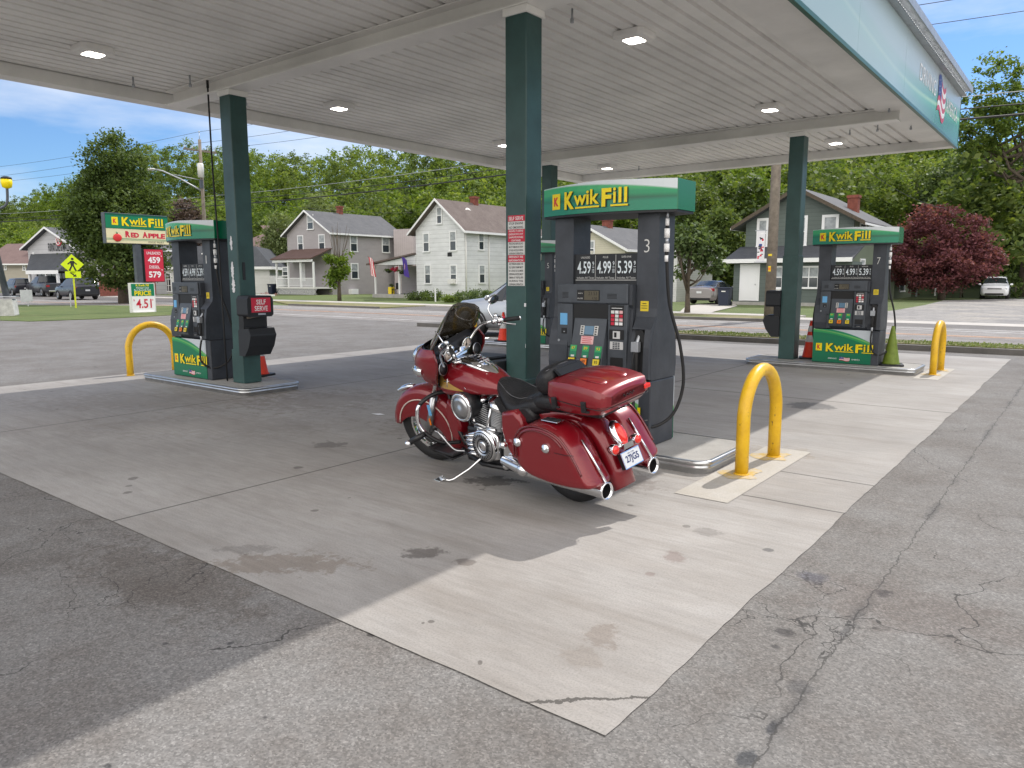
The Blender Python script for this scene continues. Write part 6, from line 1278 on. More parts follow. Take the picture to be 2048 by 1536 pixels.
# white storefront with the dark mansard roof behind pump 1
A, B = P(205, 588.5), P(541, 587.0)
h = House('white_shop', 'long white shop with a dark mansard roof behind pump 1', 'shop', A, B, 12, zat(341, 533.5, P(341, 588)), zat(430, 490, P(430, 588)), 'siding_white', 'roof_dark', gable='hip', over=0.4, hip=1.6)
for r in ((208, 547, 247, 585), (300, 545, 345, 584), (352, 545, 362, 584)): h.window(r, 'F', grid=(6 if r[2]-r[0] > 20 else 2, 3), glass='glass_dark', fw=0.12)
def disc(hh, px, py, rx, ry, face, m, name, parent):
    c = hh.on(px, py, face); a = abs(hh.on(px+rx, py, face).x-c.x); b = abs(hh.on(px, py-ry, face).z-c.z); o = float(face[1:] or 0)
    return MB().use(m).prism([(c.x+a*math.cos(q), c.z+b*math.sin(q)) for q in [2*PI*i/28 for i in range(28)]], o-0.07, o-0.002, 'Y').build(name, parent=parent), c, a, b
o, c, a, b = disc(h, 369, 550, 15, 12, 'F', 'sign_red', 'oval_sign', h.t)
MB().use('white').prism([(c.x+a*0.9*math.cos(q), c.z+b*0.9*math.sin(q)) for q in [2*PI*i/28 for i in range(28)]], -0.076, -0.072, 'Y').use('sign_red').prism([(c.x+a*0.84*math.cos(q), c.z+b*0.84*math.sin(q)) for q in [2*PI*i/28 for i in range(28)]], -0.081, -0.077, 'Y').use('white').tube([(c.x-a*0.5, -0.09, c.z-b*0.4), (c.x-a*0.4, -0.09, c.z+b*0.4), (c.x, -0.09, c.z), (c.x+a*0.1, -0.09, c.z+b*0.4), (c.x+a*0.3, -0.09, c.z-b*0.3)], 0.05, n=6).build('sign_mark', parent=o)
p, q, z0, z1 = h.rect((357, 565, 372, 586), 'F'); MB().use(mat('blue_paint', (0.05, 0.12, 0.28), 0.5)).box(p, q, -0.3, -0.05, 0, z1).build('blue_cabinet', parent=h.t)
v0 = h.on(405, 508, 'F0.9'); v1 = h.on(428, 531, 'F0.6')   # roof sign: white sports car silhouette over a red base
rs = MB().use('white').tube([(v0.x, 0.55, v0.z), (v0.x+1.3, 0.5, v0.z+0.15), (v1.x+0.2, 0.5, v0.z+0.1)], 0.09, n=6).tube([(v0.x+0.6, 0.5, v0.z-0.45), (v1.x, 0.5, v0.z-0.5)], 0.09, n=6).use('sign_red').prism([(v0.x+0.8, v1.z), (v1.x, v1.z), (v1.x-0.2, v0.z-0.9), (v0.x+0.9, v0.z-0.8)], 0.2, 0.3, 'Y').use('white').ball(((v0.x+v1.x)/2+0.2, 0.19, (v0.z+v1.z)/2-0.4), 0.25, 10, sc=(1, 0.1, 1)); rs.build('roof_sign', parent=h.t)
# brown roofed building behind it
Qa, Qb = P(470, 580)*1.0, P(566, 580)*1.0
f = 105/Qa.length; Qa, Qb = Vector((Qa.x*f, Qa.y*f, 0)), Vector((Qb.x*f, Qb.y*f, 0)); Qb.y = Qa.y+3
h = House('brown_roof_building', 'brown roofed brick building behind the left green column', 'building', Qa, Qb, 12, zat(560, 497, Qa), zat(510, 447, Qa), 'stucco_beige', 'roof_redbrown', gable='hip', over=0.5, hip=5.0)
MB().use('red_brick').box(h.w-1.6, h.w+0.004, -0.02, -0.003, 0, h.eave-0.3).build('brick_pier', parent=h.t)
# furniture store at the far left
A, B = P(64, 592.5), P(160, 591); A = Vector((A.x*1.08, A.y*1.08, 0)); B = Vector((B.x*.98, B.y*.98, 0))
h = House('furniture_store', 'white gabled furniture store with a dark awning, partly behind the big tree', 'store', A, B, 16, zat(62, 497, A), zat(112, 458, (A+B)/2), 'clap_lightgrey', 'roof_grey', over=0.5)
a0 = h.on(71, 508, 'F').z; a1 = h.on(60, 541, 'F-2.4').z; xl = h.on(52, 541, 'F-2.4').x; xr = h.w+1.0
MB().use('roof_dark').add([(xl, -2.4, a1), (xr, -2.4, a1), (xr-0.3, -0.02, a0), (0.5, -0.02, a0), (xl, -2.4, a1-0.06), (xr, -2.4, a1-0.06), (xr-0.3, -0.02, a1-0.06), (0.5, -0.02, a1-0.06)], [(0, 1, 2, 3), (4, 7, 6, 5), (0, 3, 7, 4), (1, 5, 6, 2)]).use('trim_white').box(xl, xr, -2.46, -2.401, a1-0.35, a1).build('awning', parent=h.t)
for x in (xl+0.3, xl+3.2, xr-0.4): MB().use('trim_white').box(x-0.1, x+0.1, -2.35, -2.15, 0, a1-0.3).build('awning_post', parent=h.t)
h.window((74, 545, 136, 569), 'F', grid=(6, 1), glass='glass_dark', trim='bark'); h.window((66, 505, 70, 522), 'F', grid=(1, 1))
v = h.on(97, 503, 'F-0.05'); e = h.on(137, 499, 'F-0.05'); s_ = MB().use('black'); fit_text(s_, 'FURNITURE & MATTRESS', T(v.x, -0.06, v.z) @ FRONT, (e.x-v.x)*1.25, 0.8, 0.02); s_.build('store_lettering', parent=h.t)
o, c, a, b = disc(h, 118, 482, 6, 10, 'F', 'sign_red', 'round_sign', h.t); MB().use('white').tube([(c.x+a*0.72*math.cos(q), -0.09, c.z+b*0.72*math.sin(q)) for q in [2*PI*i/20 for i in range(21)]], 0.05, n=5).tube([(c.x-a*0.4, -0.09, c.z-b*0.4), (c.x, -0.09, c.z+b*0.5), (c.x+a*0.4, -0.09, c.z-b*0.4)], 0.06, n=5).build('sign_mark', parent=o)
B2 = P(204, 590)
MB().use('red_brick').box(h.w+0.02, h.w+3.0, 0.2, 6, -0.2, h.eave-2.8).use('trim_white').box(h.w+2.6, h.w+2.95, 0.1, 0.199, 0, 3).use('window_glass').box(h.w+1.0, h.w+2.4, 0.12, 0.199, 0.6, 2.7).build('brick_wing', parent=h.t)
Qa, Qb = P(73, 580), P(140, 580); f = 118/Qa.length; Qa, Qb = Vector((Qa.x*f, Qa.y*f, 0)), Vector((Qb.x*f, Qb.y*f, 0))
House('tall_white_house', 'tall white house whose gable rises behind the furniture store', 'house', Qa, Qb, 14, zat(73, 500, Qa), zat(104, 447, Qa), 'clap_lightgrey', 'roof_grey', over=0.4, gable='side')
Qa, Qb = P(-28, 583), P(62, 583)
h = House('beige_house', 'beige house with a dull red-brown roof behind the lamp post', 'house', Qa, Qb, 10, zat(40, 527, Qa), zat(40, 488, Qa), 'stucco_beige', 'roof_redbrown', gable='side', over=0.5)
h.window((45, 530, 52, 541), 'F'); h.window((8, 525, 14, 540), 'F')
# house stubs beyond the left edge would be out of view

# ------------------------------------------------------------ vehicles (local +X forward)
mat('car_silver', (0.5, 0.52, 0.55), 0.25, metal=0.5, coat=1.0); mat('car_white', (0.75, 0.77, 0.8), 0.25, coat=1.0); mat('car_dark', (0.015, 0.016, 0.025), 0.3, coat=0.5); mat('car_slate', (0.035, 0.037, 0.045), 0.3, coat=0.5); mat('car_taupe', (0.28, 0.26, 0.26), 0.25, metal=0.5, coat=1.0); mat('head_glass', (0.6, 0.65, 0.7), 0.1, metal=0.3); mat('brake_red', (0.3, 0.01, 0.015), 0.2)
ST = {  # x, bottom, belt, top, half width, half width at top
 'suv': [(2.28, .38, .62, .70, .70, .62), (2.22, .28, .80, .92, .84, .72), (2.0, .25, .90, 1.0, .90, .78), (1.15, .25, .98, 1.10, .92, .78), (0.45, .25, 1.0, 1.58, .92, .62), (0.2, .25, 1.0, 1.66, .92, .64), (-1.3, .25, 1.02, 1.68, .92, .64), (-1.85, .25, 1.05, 1.62, .92, .62), (-2.2, .30, 1.05, 1.12, .90, .70), (-2.3, .42, .90, 1.0, .84, .66)],
 'sedan': [(2.4, .38, .58, .64, .70, .62), (2.34, .26, .70, .80, .84, .72), (2.0, .22, .80, .88, .90, .78), (1.1, .22, .88, .97, .91, .78), (0.25, .22, .90, 1.38, .91, .58), (-0.2, .22, .90, 1.45, .91, .60), (-0.9, .22, .92, 1.42, .91, .60), (-1.75, .22, .96, 1.08, .90, .72), (-2.3, .25, .98, 1.06, .88, .74), (-2.42, .40, .85, .95, .82, .70)],
 'pickup': [(2.75, .50, .80, .88, .80, .70), (2.7, .40, 1.0, 1.1, .94, .82), (2.3, .38, 1.12, 1.18, .97, .84), (1.5, .38, 1.15, 1.22, .97, .84), (0.85, .38, 1.18, 1.80, .97, .66), (0.6, .38, 1.18, 1.88, .97, .68), (-0.45, .38, 1.18, 1.88, .97, .68), (-0.75, .38, 1.18, 1.22, .97, .86), (-2.7, .42, 1.18, 1.22, .96, .86), (-2.78, .50, 1.1, 1.16, .93, .84)]}
def car(kind, paint, label, pos, ang, cat, plate=True, group=None):
    t = thing('parked_' + {'suv': 'suv', 'sedan': 'sedan', 'pickup': 'pickup_truck'}[kind], label, cat, pos, ang, group); S_ = ST[kind]
    def ring(s):
        x, z0, b, tp, w, wt = s; L = [(-w*.9, z0), (-w, z0+.14), (-w*1.005, (z0+b)/2), (-w, b-.06), (-w*.975, b), (-(wt+(w*.975-wt)*.10), b+(tp-b)*.86), (-wt*.92, tp-.015), (-wt*.5, tp+.01), (0, tp+.018)]
        return [(x, y, z) for y, z in L+[(-y, z) for y, z in L[:-1][::-1]]]
    RW = .40 if kind == 'pickup' else .34; ax = (1.72, -1.65) if kind == 'pickup' else (1.42, -1.38)
    R = [ring(s) for s in S_]; b = MB().use(paint, True).rings([r[::-1] for r in R], True, True); bo = b.build('body', parent=t, fix=True)
    # windows
    g = MB().use('glass_dark', True); cab = [i for i in range(len(S_)) if S_[i][3]-S_[i][2] > .3]; c0, c1 = cab[0], cab[-1]
    def lerp(a, q, u): return Vector(a)*(1-u)+Vector(q)*u
    for sg in (0, 1):
        sides = MB().use('glass_dark')
        for (ia, ib) in [(c0-1, c0)]+[(i, i+1) for i in range(c0, c1)]+([(c1, c1+1)] if kind != 'pickup' else []):
            def edge(i): r = R[i]; k1, k2 = (4, 5) if sg == 0 else (len(r)-5, len(r)-6); return Vector(r[k1]), Vector(r[k2])
            (a0, a1), (q0, q1) = edge(ia), edge(ib); o = Vector((0, -.012 if sg == 0 else .012, .004))
            if ia == c0-1: pts = [lerp(a0, q0, .35), lerp(a0, q0, 1), lerp(q0, q1, .92), lerp(lerp(a0, q0, .35), q1, .55)]
            elif ib == c1+1: pts = [lerp(a0, q0, 0), lerp(a0, q0, .5), lerp(lerp(a0, q0, .5), a1, .5), lerp(a0, a1, .92)]
            else: pts = [lerp(a0, a1, .06), lerp(q0, q1, .06), lerp(q0, q1, .94), lerp(a0, a1, .94)]
            if ia >= c0 and ib <= c1: d = (pts[1]-pts[0])*0.03; pts = [pts[0]-d, pts[1]+d, pts[2]+d, pts[3]-d]
            sides.add([p+o for p in pts], [(0, 1, 2, 3)])
        sides.build('side_windows', parent=t)
    def across(ia, ib, u0, u1, name, flip):
        A_, B_ = R[ia], R[ib]; row = lambda u: [lerp(A_[k], B_[k], u)+Vector((0.012*flip, 0, .014)) for k in (5, 6, 7, 8, 9, 10, 11)]
        MB().use('glass_dark', True).rings([row(u0), row(u1)], False, False, closed=False).build(name, parent=t)
    across(c0-1, c0, .12, .95, 'windscreen', 1); 
    across(c1, c1+1, .06, .85, 'rear_window', -1)
    pl = MB().use('black').box(-0.45, 0.45, -S_[3][4]*1.012, S_[3][4]*1.012, S_[3][1]-.03, S_[3][1]+.06, M=T(0, 0, 0)); pl.build('sill', parent=t)
    for x in ax:
        for sy in (-1, 1):
            y = sy*(S_[3][4]-.10); w = MB().use('rubber', True).lathe([(RW*.62, -.11), (RW*.95, -.11), (RW, -.07), (RW, .07), (RW*.95, .11), (RW*.62, .11)], (x, y, RW), 'Y', n=24, cap=True).build('wheel', parent=t)
            rm = MB().use('satin', True).lathe([(0, sy*.112), (RW*.55, sy*.118), (RW*.62, sy*.125), (RW*.64, sy*.112)], (x, y, RW), 'Y', n=20); rm.build('rim', parent=w)
            MB().use('black', True).tube([(x+(RW+.045)*math.cos(q), y+sy*.10, RW+(RW+.045)*math.sin(q)) for q in [PI*i/12 for i in range(13)]], .03, n=6).build('wheel_arch', parent=t)
    xf, xr = S_[1][0], S_[-2][0]; zb = S_[2][2]
    for sy in (-1, 1):
        MB().use('head_glass').box(xf-.22, xf+.03, min(sy*.52, sy*.80), max(sy*.52, sy*.80), zb-.22, zb-.06).build('headlight', parent=t, bevel=.03)
        zt = .92 if kind != 'pickup' else 1.0
        MB().use('brake_red').box(xr-.09, xr+.14, min(sy*.60, sy*.895), max(sy*.60, sy*.895), zt-.12, zt+.06).build('tail_light', parent=t, bevel=.02)
        MB().use(paint, True).ball((S_[c0][0]+.45, sy*(S_[4][4]+.10), S_[4][2]+.08), .11, 10, sc=(.6, 1, .7)).build('mirror', parent=t)
        for xx in (.25, -.75): MB().use('satin').box(xx-.09, xx+.09, sy*(S_[4][4]+.012)-.008, sy*(S_[4][4]+.012)+.008, .80, .825).build('door_handle', parent=t)
    MB().use('black').box(xf-.02, xf+.055, -.45, .45, zb-.26, zb-.10).use('satin').box(xf+.056, xf+.062, -.45, .45, zb-.19, zb-.17).build('grille', parent=t, bevel=.01)
    MB().use('black').box(xf-.1, xf+.07, -.6, .6, S_[1][1]+.02, S_[1][1]+.16).build('front_bumper', parent=t, bevel=.02); MB().use('black' if kind != 'pickup' else 'chrome').box(xr-.12, xr+.05, -.7, .7, S_[-2][1]+.02, S_[-2][1]+.16).build('rear_bumper', parent=t, bevel=.02)
    if plate: MB().use('plate_white').box(xr-.13, xr-.11, -.16, .16, .68, .80).build('licence_plate', parent=t)
    if kind == 'pickup': MB().use('black').box(-2.6, -.85, -.78, .78, 1.19, 1.245).build('bed', parent=t)
    return t
o = P(150, 599); car('suv', 'car_dark', 'dark blue suv driving on the road behind the yellow crossing sign', (o.x-0.3, o.y+0.3, 0), PI-0.05, 'car')
o = P(95, 592.5); car('pickup', 'car_slate', 'dark grey pickup truck parked in front of the furniture store', (o.x, o.y, 0), PI-0.05, 'pickup truck')
o = P(38, 591.3); car('suv', 'car_dark', 'black suv parked at the far left behind the lamp post', (o.x, o.y, 0), PI-0.05, 'car')
o = P(1394, 608.5); car('sedan', 'car_taupe', 'silver grey sedan parked in the drive beside the green house', (o.x+.2, o.y+2.2, 0), PI/2, 'car')
o = P(1983, 598); car('suv', 'car_white', 'white suv facing the camera beyond the gravel drive', (o.x, o.y+2.2, 0), -PI/2+0.06, 'car')
car('suv', 'car_silver', 'silver white crossover at the pump behind the middle column', (-12.30, 16.75, 0), PI, 'car', plate=False)
# ------------------------------------------------------------ signs at the road
# tall brand sign, faces +X
def brand_sign():
    x, y0, y1, z0, z1 = -36.0, 15.75, 18.72, 3.24, 4.64; zm = 3.92
    t = thing('roadside_sign', 'two-tier green and cream station sign with a red fuel price board below', 'sign', (x, 17.25, 0)); I = Matrix.Translation((-x, -17.25, 0))
    MB(I).use('pump_mid').box(x-.35, x-.02, y0, y1, z0, z1).build('cabinet', parent=t, bevel=.02)
    a = MB(I).use('brand_green_dark').box(x-.019, x, y0+.03, y1-.03, zm+.02, z1-.03); ao = a.build('upper_panel', parent=t)
    q = MB(I).use('brand_green').box(x+.001, x+.008, y0+.03, y1-.03, zm+.02, z1-.12); logo(q, T(x+.01, y0+.30, zm+.14) @ SIDE, 2.45, .42); q.build('logo', parent=ao)
    b = MB(I).use('cream').box(x-.019, x, y0+.03, y1-.03, z0+.03, zm); bo = b.build('lower_panel', parent=t)
    q = MB(I).use('brand_green'); q.box(x+.001, x+.004, y0+.03, y1-.03, z0+.22, z0+.245).box(x+.001, x+.004, y0+.03, y1-.03, z0+.17, z0+.185)
    q.use('sign_red'); M = T(x+.012, 0, 0)
    fit_text(q, 'R', T(x+.006, 0, 0) @ SIDE, 0.22, .29, .06, base=(y0+.88, z0+.30)); fit_text(q, 'ED', T(x+.006, 0, 0) @ SIDE, .38, .23, .055, base=(y0+1.13, z0+.30)); fit_text(q, 'A', T(x+.006, 0, 0) @ SIDE, .24, .29, .06, base=(y0+1.68, z0+.30)); fit_text(q, 'PPLE', T(x+.006, 0, 0) @ SIDE, .82, .23, .055, base=(y0+1.95, z0+.30))
    q.use('black'); fit_text(q, 'FOOD MART', T(x+.006, 0, 0) @ SIDE, .75, .08, .0, base=(y0+1.95, z0+.07))
    q.use('brand_red', True).ball((x+.03, y0+.50, z0+.27), .19, 20, sc=(.2, 1.05, .95)).use('brand_green').tube([(x+.03, y0+.50, z0+.43), (x+.03, y0+.46, z0+.54)], .016).use('black').tube([(x+.03, y0+.50, z0+.42), (x+.035, y0+.52, z0+.50)], .012); q.build('apple_lettering', parent=bo)
    py0, py1, pz0, pz1 = 17.42, 18.38, 1.46, 3.04
    MB(I).use('pump_mid').box(x-.30, x-.05, 17.05, 17.35, 0, z0).build('post', parent=t, bevel=.02)
    c = MB(I).use('black').box(x-.22, x-.02, py0, py1, pz0, pz1).use('sign_red').box(x-.019, x, py0+.03, py1-.03, pz0+.03, pz1-.03).use('white'); yc = (py0+py1)/2; Mx = T(x+.004, 0, 0) @ SIDE
    fit_text(c, 'UNLEADED', Mx, .68, .13, .01, base=(yc, pz1-.20), align=1); fit_text(c, '459', Mx, .60, .30, .03, base=(yc, pz1-.53), align=1); fit_text(c, 'DIESEL', Mx, .50, .12, .01, base=(yc, pz1-.85), align=1); fit_text(c, '579', Mx, .60, .30, .03, base=(yc, pz1-1.22), align=1); fit_text(c, '9', Mx, .06, .08, .0, base=(yc+.36, pz1-.34), align=1); fit_text(c, '9', Mx, .06, .08, .0, base=(yc+.36, pz1-1.0), align=1)
    c.box(x+.001, x+.003, py0+.2, py1-.2, pz1-.945, pz1-.935)
    tag(c.build('price_board', parent=t), 'red board with unleaded 459 and diesel 579')
brand_sign()
t = thing('price_poster', 'low white and green price poster reading 4.51 below the station sign', 'sign', (-36.0, 17.25, 0)); 
b = MB().use('offwhite').box(-.22, -.01, -.58, .60, .02, 1.42).box(-.30, .08, -.5, .5, -.03, .06); b.build('frame', parent=t, bevel=.01)
q = MB().use('brand_green').box(-.009, .0, -.53, .55, .80, 1.38).use('white').box(-.009, .0, -.53, .55, .06, .79); Mx = T(.004, 0, 0) @ SIDE
q.use('brand_yellow'); fit_text(q, 'K Kwik Fill', Mx, .62, .11, .02, base=(0, 1.31), align=1); fit_text(q, 'PRICE', Mx, .80, .22, .03, base=(0, .93), align=1)
q.use('white'); fit_text(q, 'Member Club', Mx, .6, .08, .01, base=(0, 1.19), align=1); fit_text(q, 'Earn Rewards here', Mx, .8, .07, .01, base=(0, 1.09), align=1)
q.use('sign_red'); fit_text(q, '4.51', Mx, .74, .44, .02, base=(.02, .44), align=1); fit_text(q, '$', Mx, .07, .1, .0, base=(-.44, .6), align=1); fit_text(q, '9', Mx, .06, .1, .0, base=(.45, .6), align=1); q.build('poster_panel', parent=t)
# pedestrian warning sign
mat('sign_lime', (0.62, 0.78, 0.0), 0.4); mat('post_lime', (0.55, 0.6, 0.02), 0.5)
o = P(152, 616.5); t = thing('crossing_sign', 'lime yellow pedestrian crossing diamond with arrow plate on a yellow post', 'road sign', (o.x, o.y, 0), math.radians(62))
zc = zat(147, 529, o); zb = zat(147, 549, o)
MB().use('post_lime').box(-.04, .04, 0, .06, 0, zc+.3).build('post', parent=t)
d = MB().use('sign_lime').prism([(-.56, zc), (0, zc-.56), (.56, zc), (0, zc+.56)], -.03, -.002, 'Y').use('black'); Z = zc
d.prism([(.02+.07*math.cos(a), Z+.30+.07*math.sin(a)) for a in [2*PI*i/12 for i in range(12)]], -.036, -.031, 'Y').prism([(-.10, Z+.2), (.10, Z+.2), (.08, Z-.05), (-.08, Z-.05)], -.036, -.031, 'Y').prism([(-.06, Z-.05), (.02, Z-.05), (-.12, Z-.36), (-.2, Z-.33)], -.036, -.031, 'Y').prism([(.0, Z-.05), (.08, Z-.05), (.2, Z-.34), (.12, Z-.36)], -.036, -.031, 'Y').prism([(.08, Z+.18), (.24, Z+.02), (.19, Z-.02), (.06, Z+.1)], -.036, -.031, 'Y').prism([(-.08, Z+.18), (-.24, Z+.04), (-.2, Z-.01), (-.06, Z+.1)], -.036, -.031, 'Y').build('diamond_panel', parent=t)
MB().use('sign_lime').box(-.38, .38, -.03, -.002, zb-.19, zb+.17).use('black').prism([(-.16, zb+.10), (-.10, zb+.12), (.08, zb-.03), (.13, zb+.03), (.16, zb-.13), (-.02, zb-.11), (.03, zb-.06)], -.036, -.031, 'Y').build('arrow_plate', parent=t)
for px, py, top, w, lab in ((57, 613, 578, .62, 'small grey sign seen from behind on a thin post near the lamp post'), (142, 614, 588, 0, 'thin bare metal marker post beside the crossing sign')):
    o = P(px, py); z = zat(px-3, top, o); t = thing('sign_post', lab, 'sign post', (o.x, o.y, 0), math.radians(60)); MB().use('galv').box(-.03, .03, -.02, .02, 0, z).build('post', parent=t)
    if w: MB().use('galv').box(-.05-w/2, -.05+w/2, -.045, -.021, z-.75, z-.05).build('panel', parent=t)
# yard lamp post on its concrete block
o = P(12, 632); t = thing('lamp_post', 'black lamp post with a yellow globe head on a white concrete block', 'lamp post', (o.x, o.y, 0), math.radians(60)); zt = zat(18, 364, o)
MB().use('block_white').prism([(-1.0, 0), (.42, 0), (.38, .74), (-.96, .76)], -.45, .45, 'Y').build('concrete_block', parent=t, bevel=.06)
MB().use('pump_mid', True).tube([(.10, 0, .8), (-.28, 0, 4.0), (-.55, 0, zt-1.1)], [.14, .11, .09], n=12).tube(spline([(-.55, 0, zt-1.25), (0, 0, zt-1.2), (.42, 0, zt-.95), (.5, 0, zt-.25)]), .055, n=8).use('galv').box(-.32, .5, -.3, .3, .83, .87).build('pole', parent=t)
MB().use('brand_yellow', True).lathe([(.05, zt-.3), (.18, zt-.24), (.22, zt-.05), (.21, zt+.1)], (.5, 0, 0), 'Z', n=20).use('black').lathe([(.22, zt+.1), (.20, zt+.18), (.1, zt+.22), (0, zt+.23)], (.5, 0, 0), 'Z', n=20).build('lamp_head', parent=t)

# ------------------------------------------------------------ utility poles and wires
def upole(o, h, label, arm=True, lean=0.0, r=.15):
    t = thing('utility_pole', label, 'utility pole', (o.x, o.y, 0), group='wooden utility poles'); MB().use('pole_wood', True).tube([(0, 0, 0), (lean*.5, 0, h*.5), (lean, 0, h)], [r, r*.88, r*.72], n=14).build('pole', parent=t)
    if arm:
        a = MB().use('pole_wood').box(lean-.06, lean+.06, -1.25, 1.25, h-.85, h-.72); ao = a.build('crossarm', parent=t)
        for y in (-1.15, -.6, .6, 1.15): MB().use('galv', True).lathe([(.04, h-.72), (.06, h-.66), (.03, h-.6), (.05, h-.55), (0, h-.52)], (lean, y, 0), 'Z', n=10).build('insulator', parent=ao)
        MB().use('galv').cyl((lean, 0, h), (lean, 0, h+.5), .02).ball((lean, 0, h+.55), .06, 8).build('pole_pin', parent=t)
    return t
PA = P(418, 601); t = upole(PA, 11.6, 'utility pole with a grey transformer and street light behind the near left pump'); zt = zat(424, 342, PA)
MB().use('offwhite', True).lathe([(.0, zt-.55), (.22, zt-.54), (.22, zt+.38), (.17, zt+.45), (0, zt+.46)], (.30, -.22, 0), 'Z', n=20).build('transformer', parent=t)
MB().use('pump_mid').box(.15, .35, -.3, -.1, zt-1.3, zt-.7).build('fuse_box', parent=t)
e = PX(309, 338, PA.x-2.2); v = P(309, 338, 0) if False else None
zl = zat(418, 382, PA); dst = PA+Vector((-3.4, -1.3, 0)); 
sl = MB().use('galv', True).tube([(0, -.1, zl), (-1.1, -.95, zl+.8), (-2.1, -1.8, zl+1.4), (-2.5, -2.1, zl+1.5)], .055, n=8).tube([(0, -.1, zl+.75), (-1.5, -1.3, zl+1.15)], .03, n=6); so = sl.build('light_arm', parent=t)
MB().use('offwhite', True).ball((-2.72, -2.35, zl+1.5), .42, 14, sc=(1, .7, .22)).build('street_light', parent=so)
PB = P(1538, 641); t = upole(PB, 10.8, 'thick weathered utility pole with a banner in front of the green house', True, r=.20)
zb0, zb1 = zat(1525, 525, PB), zat(1525, 462, PB)
MB().use('galv').box(-.6, -.15, -.22, -.19, zb1-.0, zb1+.03).box(-.6, -.15, -.22, -.19, zb0, zb0+.03).build('banner_bracket', parent=t)
bn = MB().use('paper').box(-.50, -.22, -.215, -.200, zb0+.03, zb1); r2 = random.Random(8)
for k in range(22):
    z = zb0+.05+(zb1-zb0-.12)*r2.random(); x = -.49+.16*r2.random(); bn.use(r2.choice(['sign_red', 'black', 'flag_blue', 'pump_mid', 'white'])).box(x, x+.05+.07*r2.random(), -.2175-.0002*k, -.2155, z, z+.03+.06*r2.random())
bn.build('banner', parent=t)
MB().use('sticker_yellow').box(-.07, .07, -.215, -.205, 2.42, 2.5).box(-.05, .05, -.215, -.205, 1.85, 2.05).use('orange_refl').box(-.04, .04, -.219, -.2155, 1.9, 2.0).build('pole_tag', parent=t)
PC = Vector((24, 29.6, 0)); PD = Vector((-92, 22.5, 0)); hC = 11
mat('wire', (0.02, 0.02, 0.022), 0.6); mat('wire_light', (0.3, 0.32, 0.34), 0.5)
def wire(a, b, sag, r, label, m='wire', name='overhead_wire', n=20):
    a, b = Vector(a), Vector(b); mb = MB().use(m, True); mb.tube([tuple(a.lerp(b, i/n)-Vector((0, 0, 4*sag*(i/n)*(1-i/n)))) for i in range(n+1)], r, n=5)
    o = mb.build(name); tag(o, label, 'overhead wire', 'overhead wires along the road'); return o
segs = ((PD, 11.2, PA, 11.6), (PA, 11.6, PB, 10.8), (PB, 10.8, PC, 11.0))
for i, (a, ha, b, hb) in enumerate(segs):
    wh = ('left of the transformer pole', 'between the transformer pole and the banner pole', 'to the right of the banner pole')[i]
    for dy, dz, nm in ((-1.15, -.5, 'thin upper power wire on the near side'), (1.15, -.5, 'thin upper power wire on the far side'), (0, .55, 'topmost thin power wire')):
        wire((a.x, a.y+dy, ha+dz), (b.x, b.y+dy, hb+dz), .5, .012, nm+' '+wh)
    for dy, z, sg, r, nm, mm in ((.18, 6.9, .35, .035, 'thick black telephone cable', 'wire'), (.18, 7.25, .4, .02, 'dark cable just above the thick one', 'wire'), (.18, 7.6, .35, .014, 'pale cable above the telephone cables', 'wire_light')):
        wire((a.x, a.y+dy, z+(.0 if i else .2)), (b.x, b.y+dy, z), sg, r, nm+' '+wh, mm)
wire((PB.x, PB.y, 8.6), (-20, 62, 7.5), .6, .012, 'service wire running from the banner pole back to the trees'); wire((PB.x, PB.y, 8.3), (-8.5, 58, 6.2), .8, .012, 'slack service wire above the green house')
wire((PA.x, PA.y, 8.0), (-47.0, 46, 7.2), .5, .014, 'service wire to the grey house roof'); wire((PB.x, PB.y, 7.4), (-34, 45, 6.9), .6, .014, 'service wire to the pale house roof')

# ------------------------------------------------------------ trees
def leafmat(name, dark, mid, light, transl=0.3):
    s = NT(name, 0.6); g = s.n('ShaderNodeNewGeometry'); r = g.outputs['Random Per Island']
    big = s.noise(0.09, 4, 0.6); f = s.math('ADD', s.math('MULTIPLY', r, 0.55), s.math('MULTIPLY', s.math('SUBTRACT', big, 0.28), 1.1)); c = s.ramp(f, [(0.15, dark), (0.5, mid), (0.9, light)])
    s.l(c, s.b.inputs['Base Color']); s.b.inputs['Specular IOR Level'].default_value = 0.25
    tr = s.n('ShaderNodeBsdfTranslucent'); s.l(s.mix(1.0, c, (1.3, 1.25, 0.55), 'MULTIPLY'), tr.inputs[0]); mx_ = s.n('ShaderNodeMixShader'); mx_.inputs[0].default_value = transl
    s.l(s.b.outputs[0], mx_.inputs[1]); s.l(tr.outputs[0], mx_.inputs[2]); s.l(mx_.outputs[0], s.t.nodes['Material Output'].inputs[0]); return s.m
leafmat('leaf_forest', (0.06, 0.10, 0.025), (0.135, 0.205, 0.045), (0.25, 0.31, 0.08), 0.48); leafmat('leaf_forest_dark', (0.045, 0.075, 0.024), (0.10, 0.15, 0.042), (0.19, 0.235, 0.07), 0.45)
leafmat('leaf_maple', (0.04, 0.065, 0.022), (0.08, 0.125, 0.035), (0.15, 0.20, 0.06), 0.4); leafmat('leaf_lime', (0.06, 0.105, 0.018), (0.125, 0.20, 0.03), (0.23, 0.30, 0.05), 0.45); leafmat('leaf_willow', (0.10, 0.14, 0.06), (0.17, 0.22, 0.09), (0.28, 0.33, 0.15), 0.35)
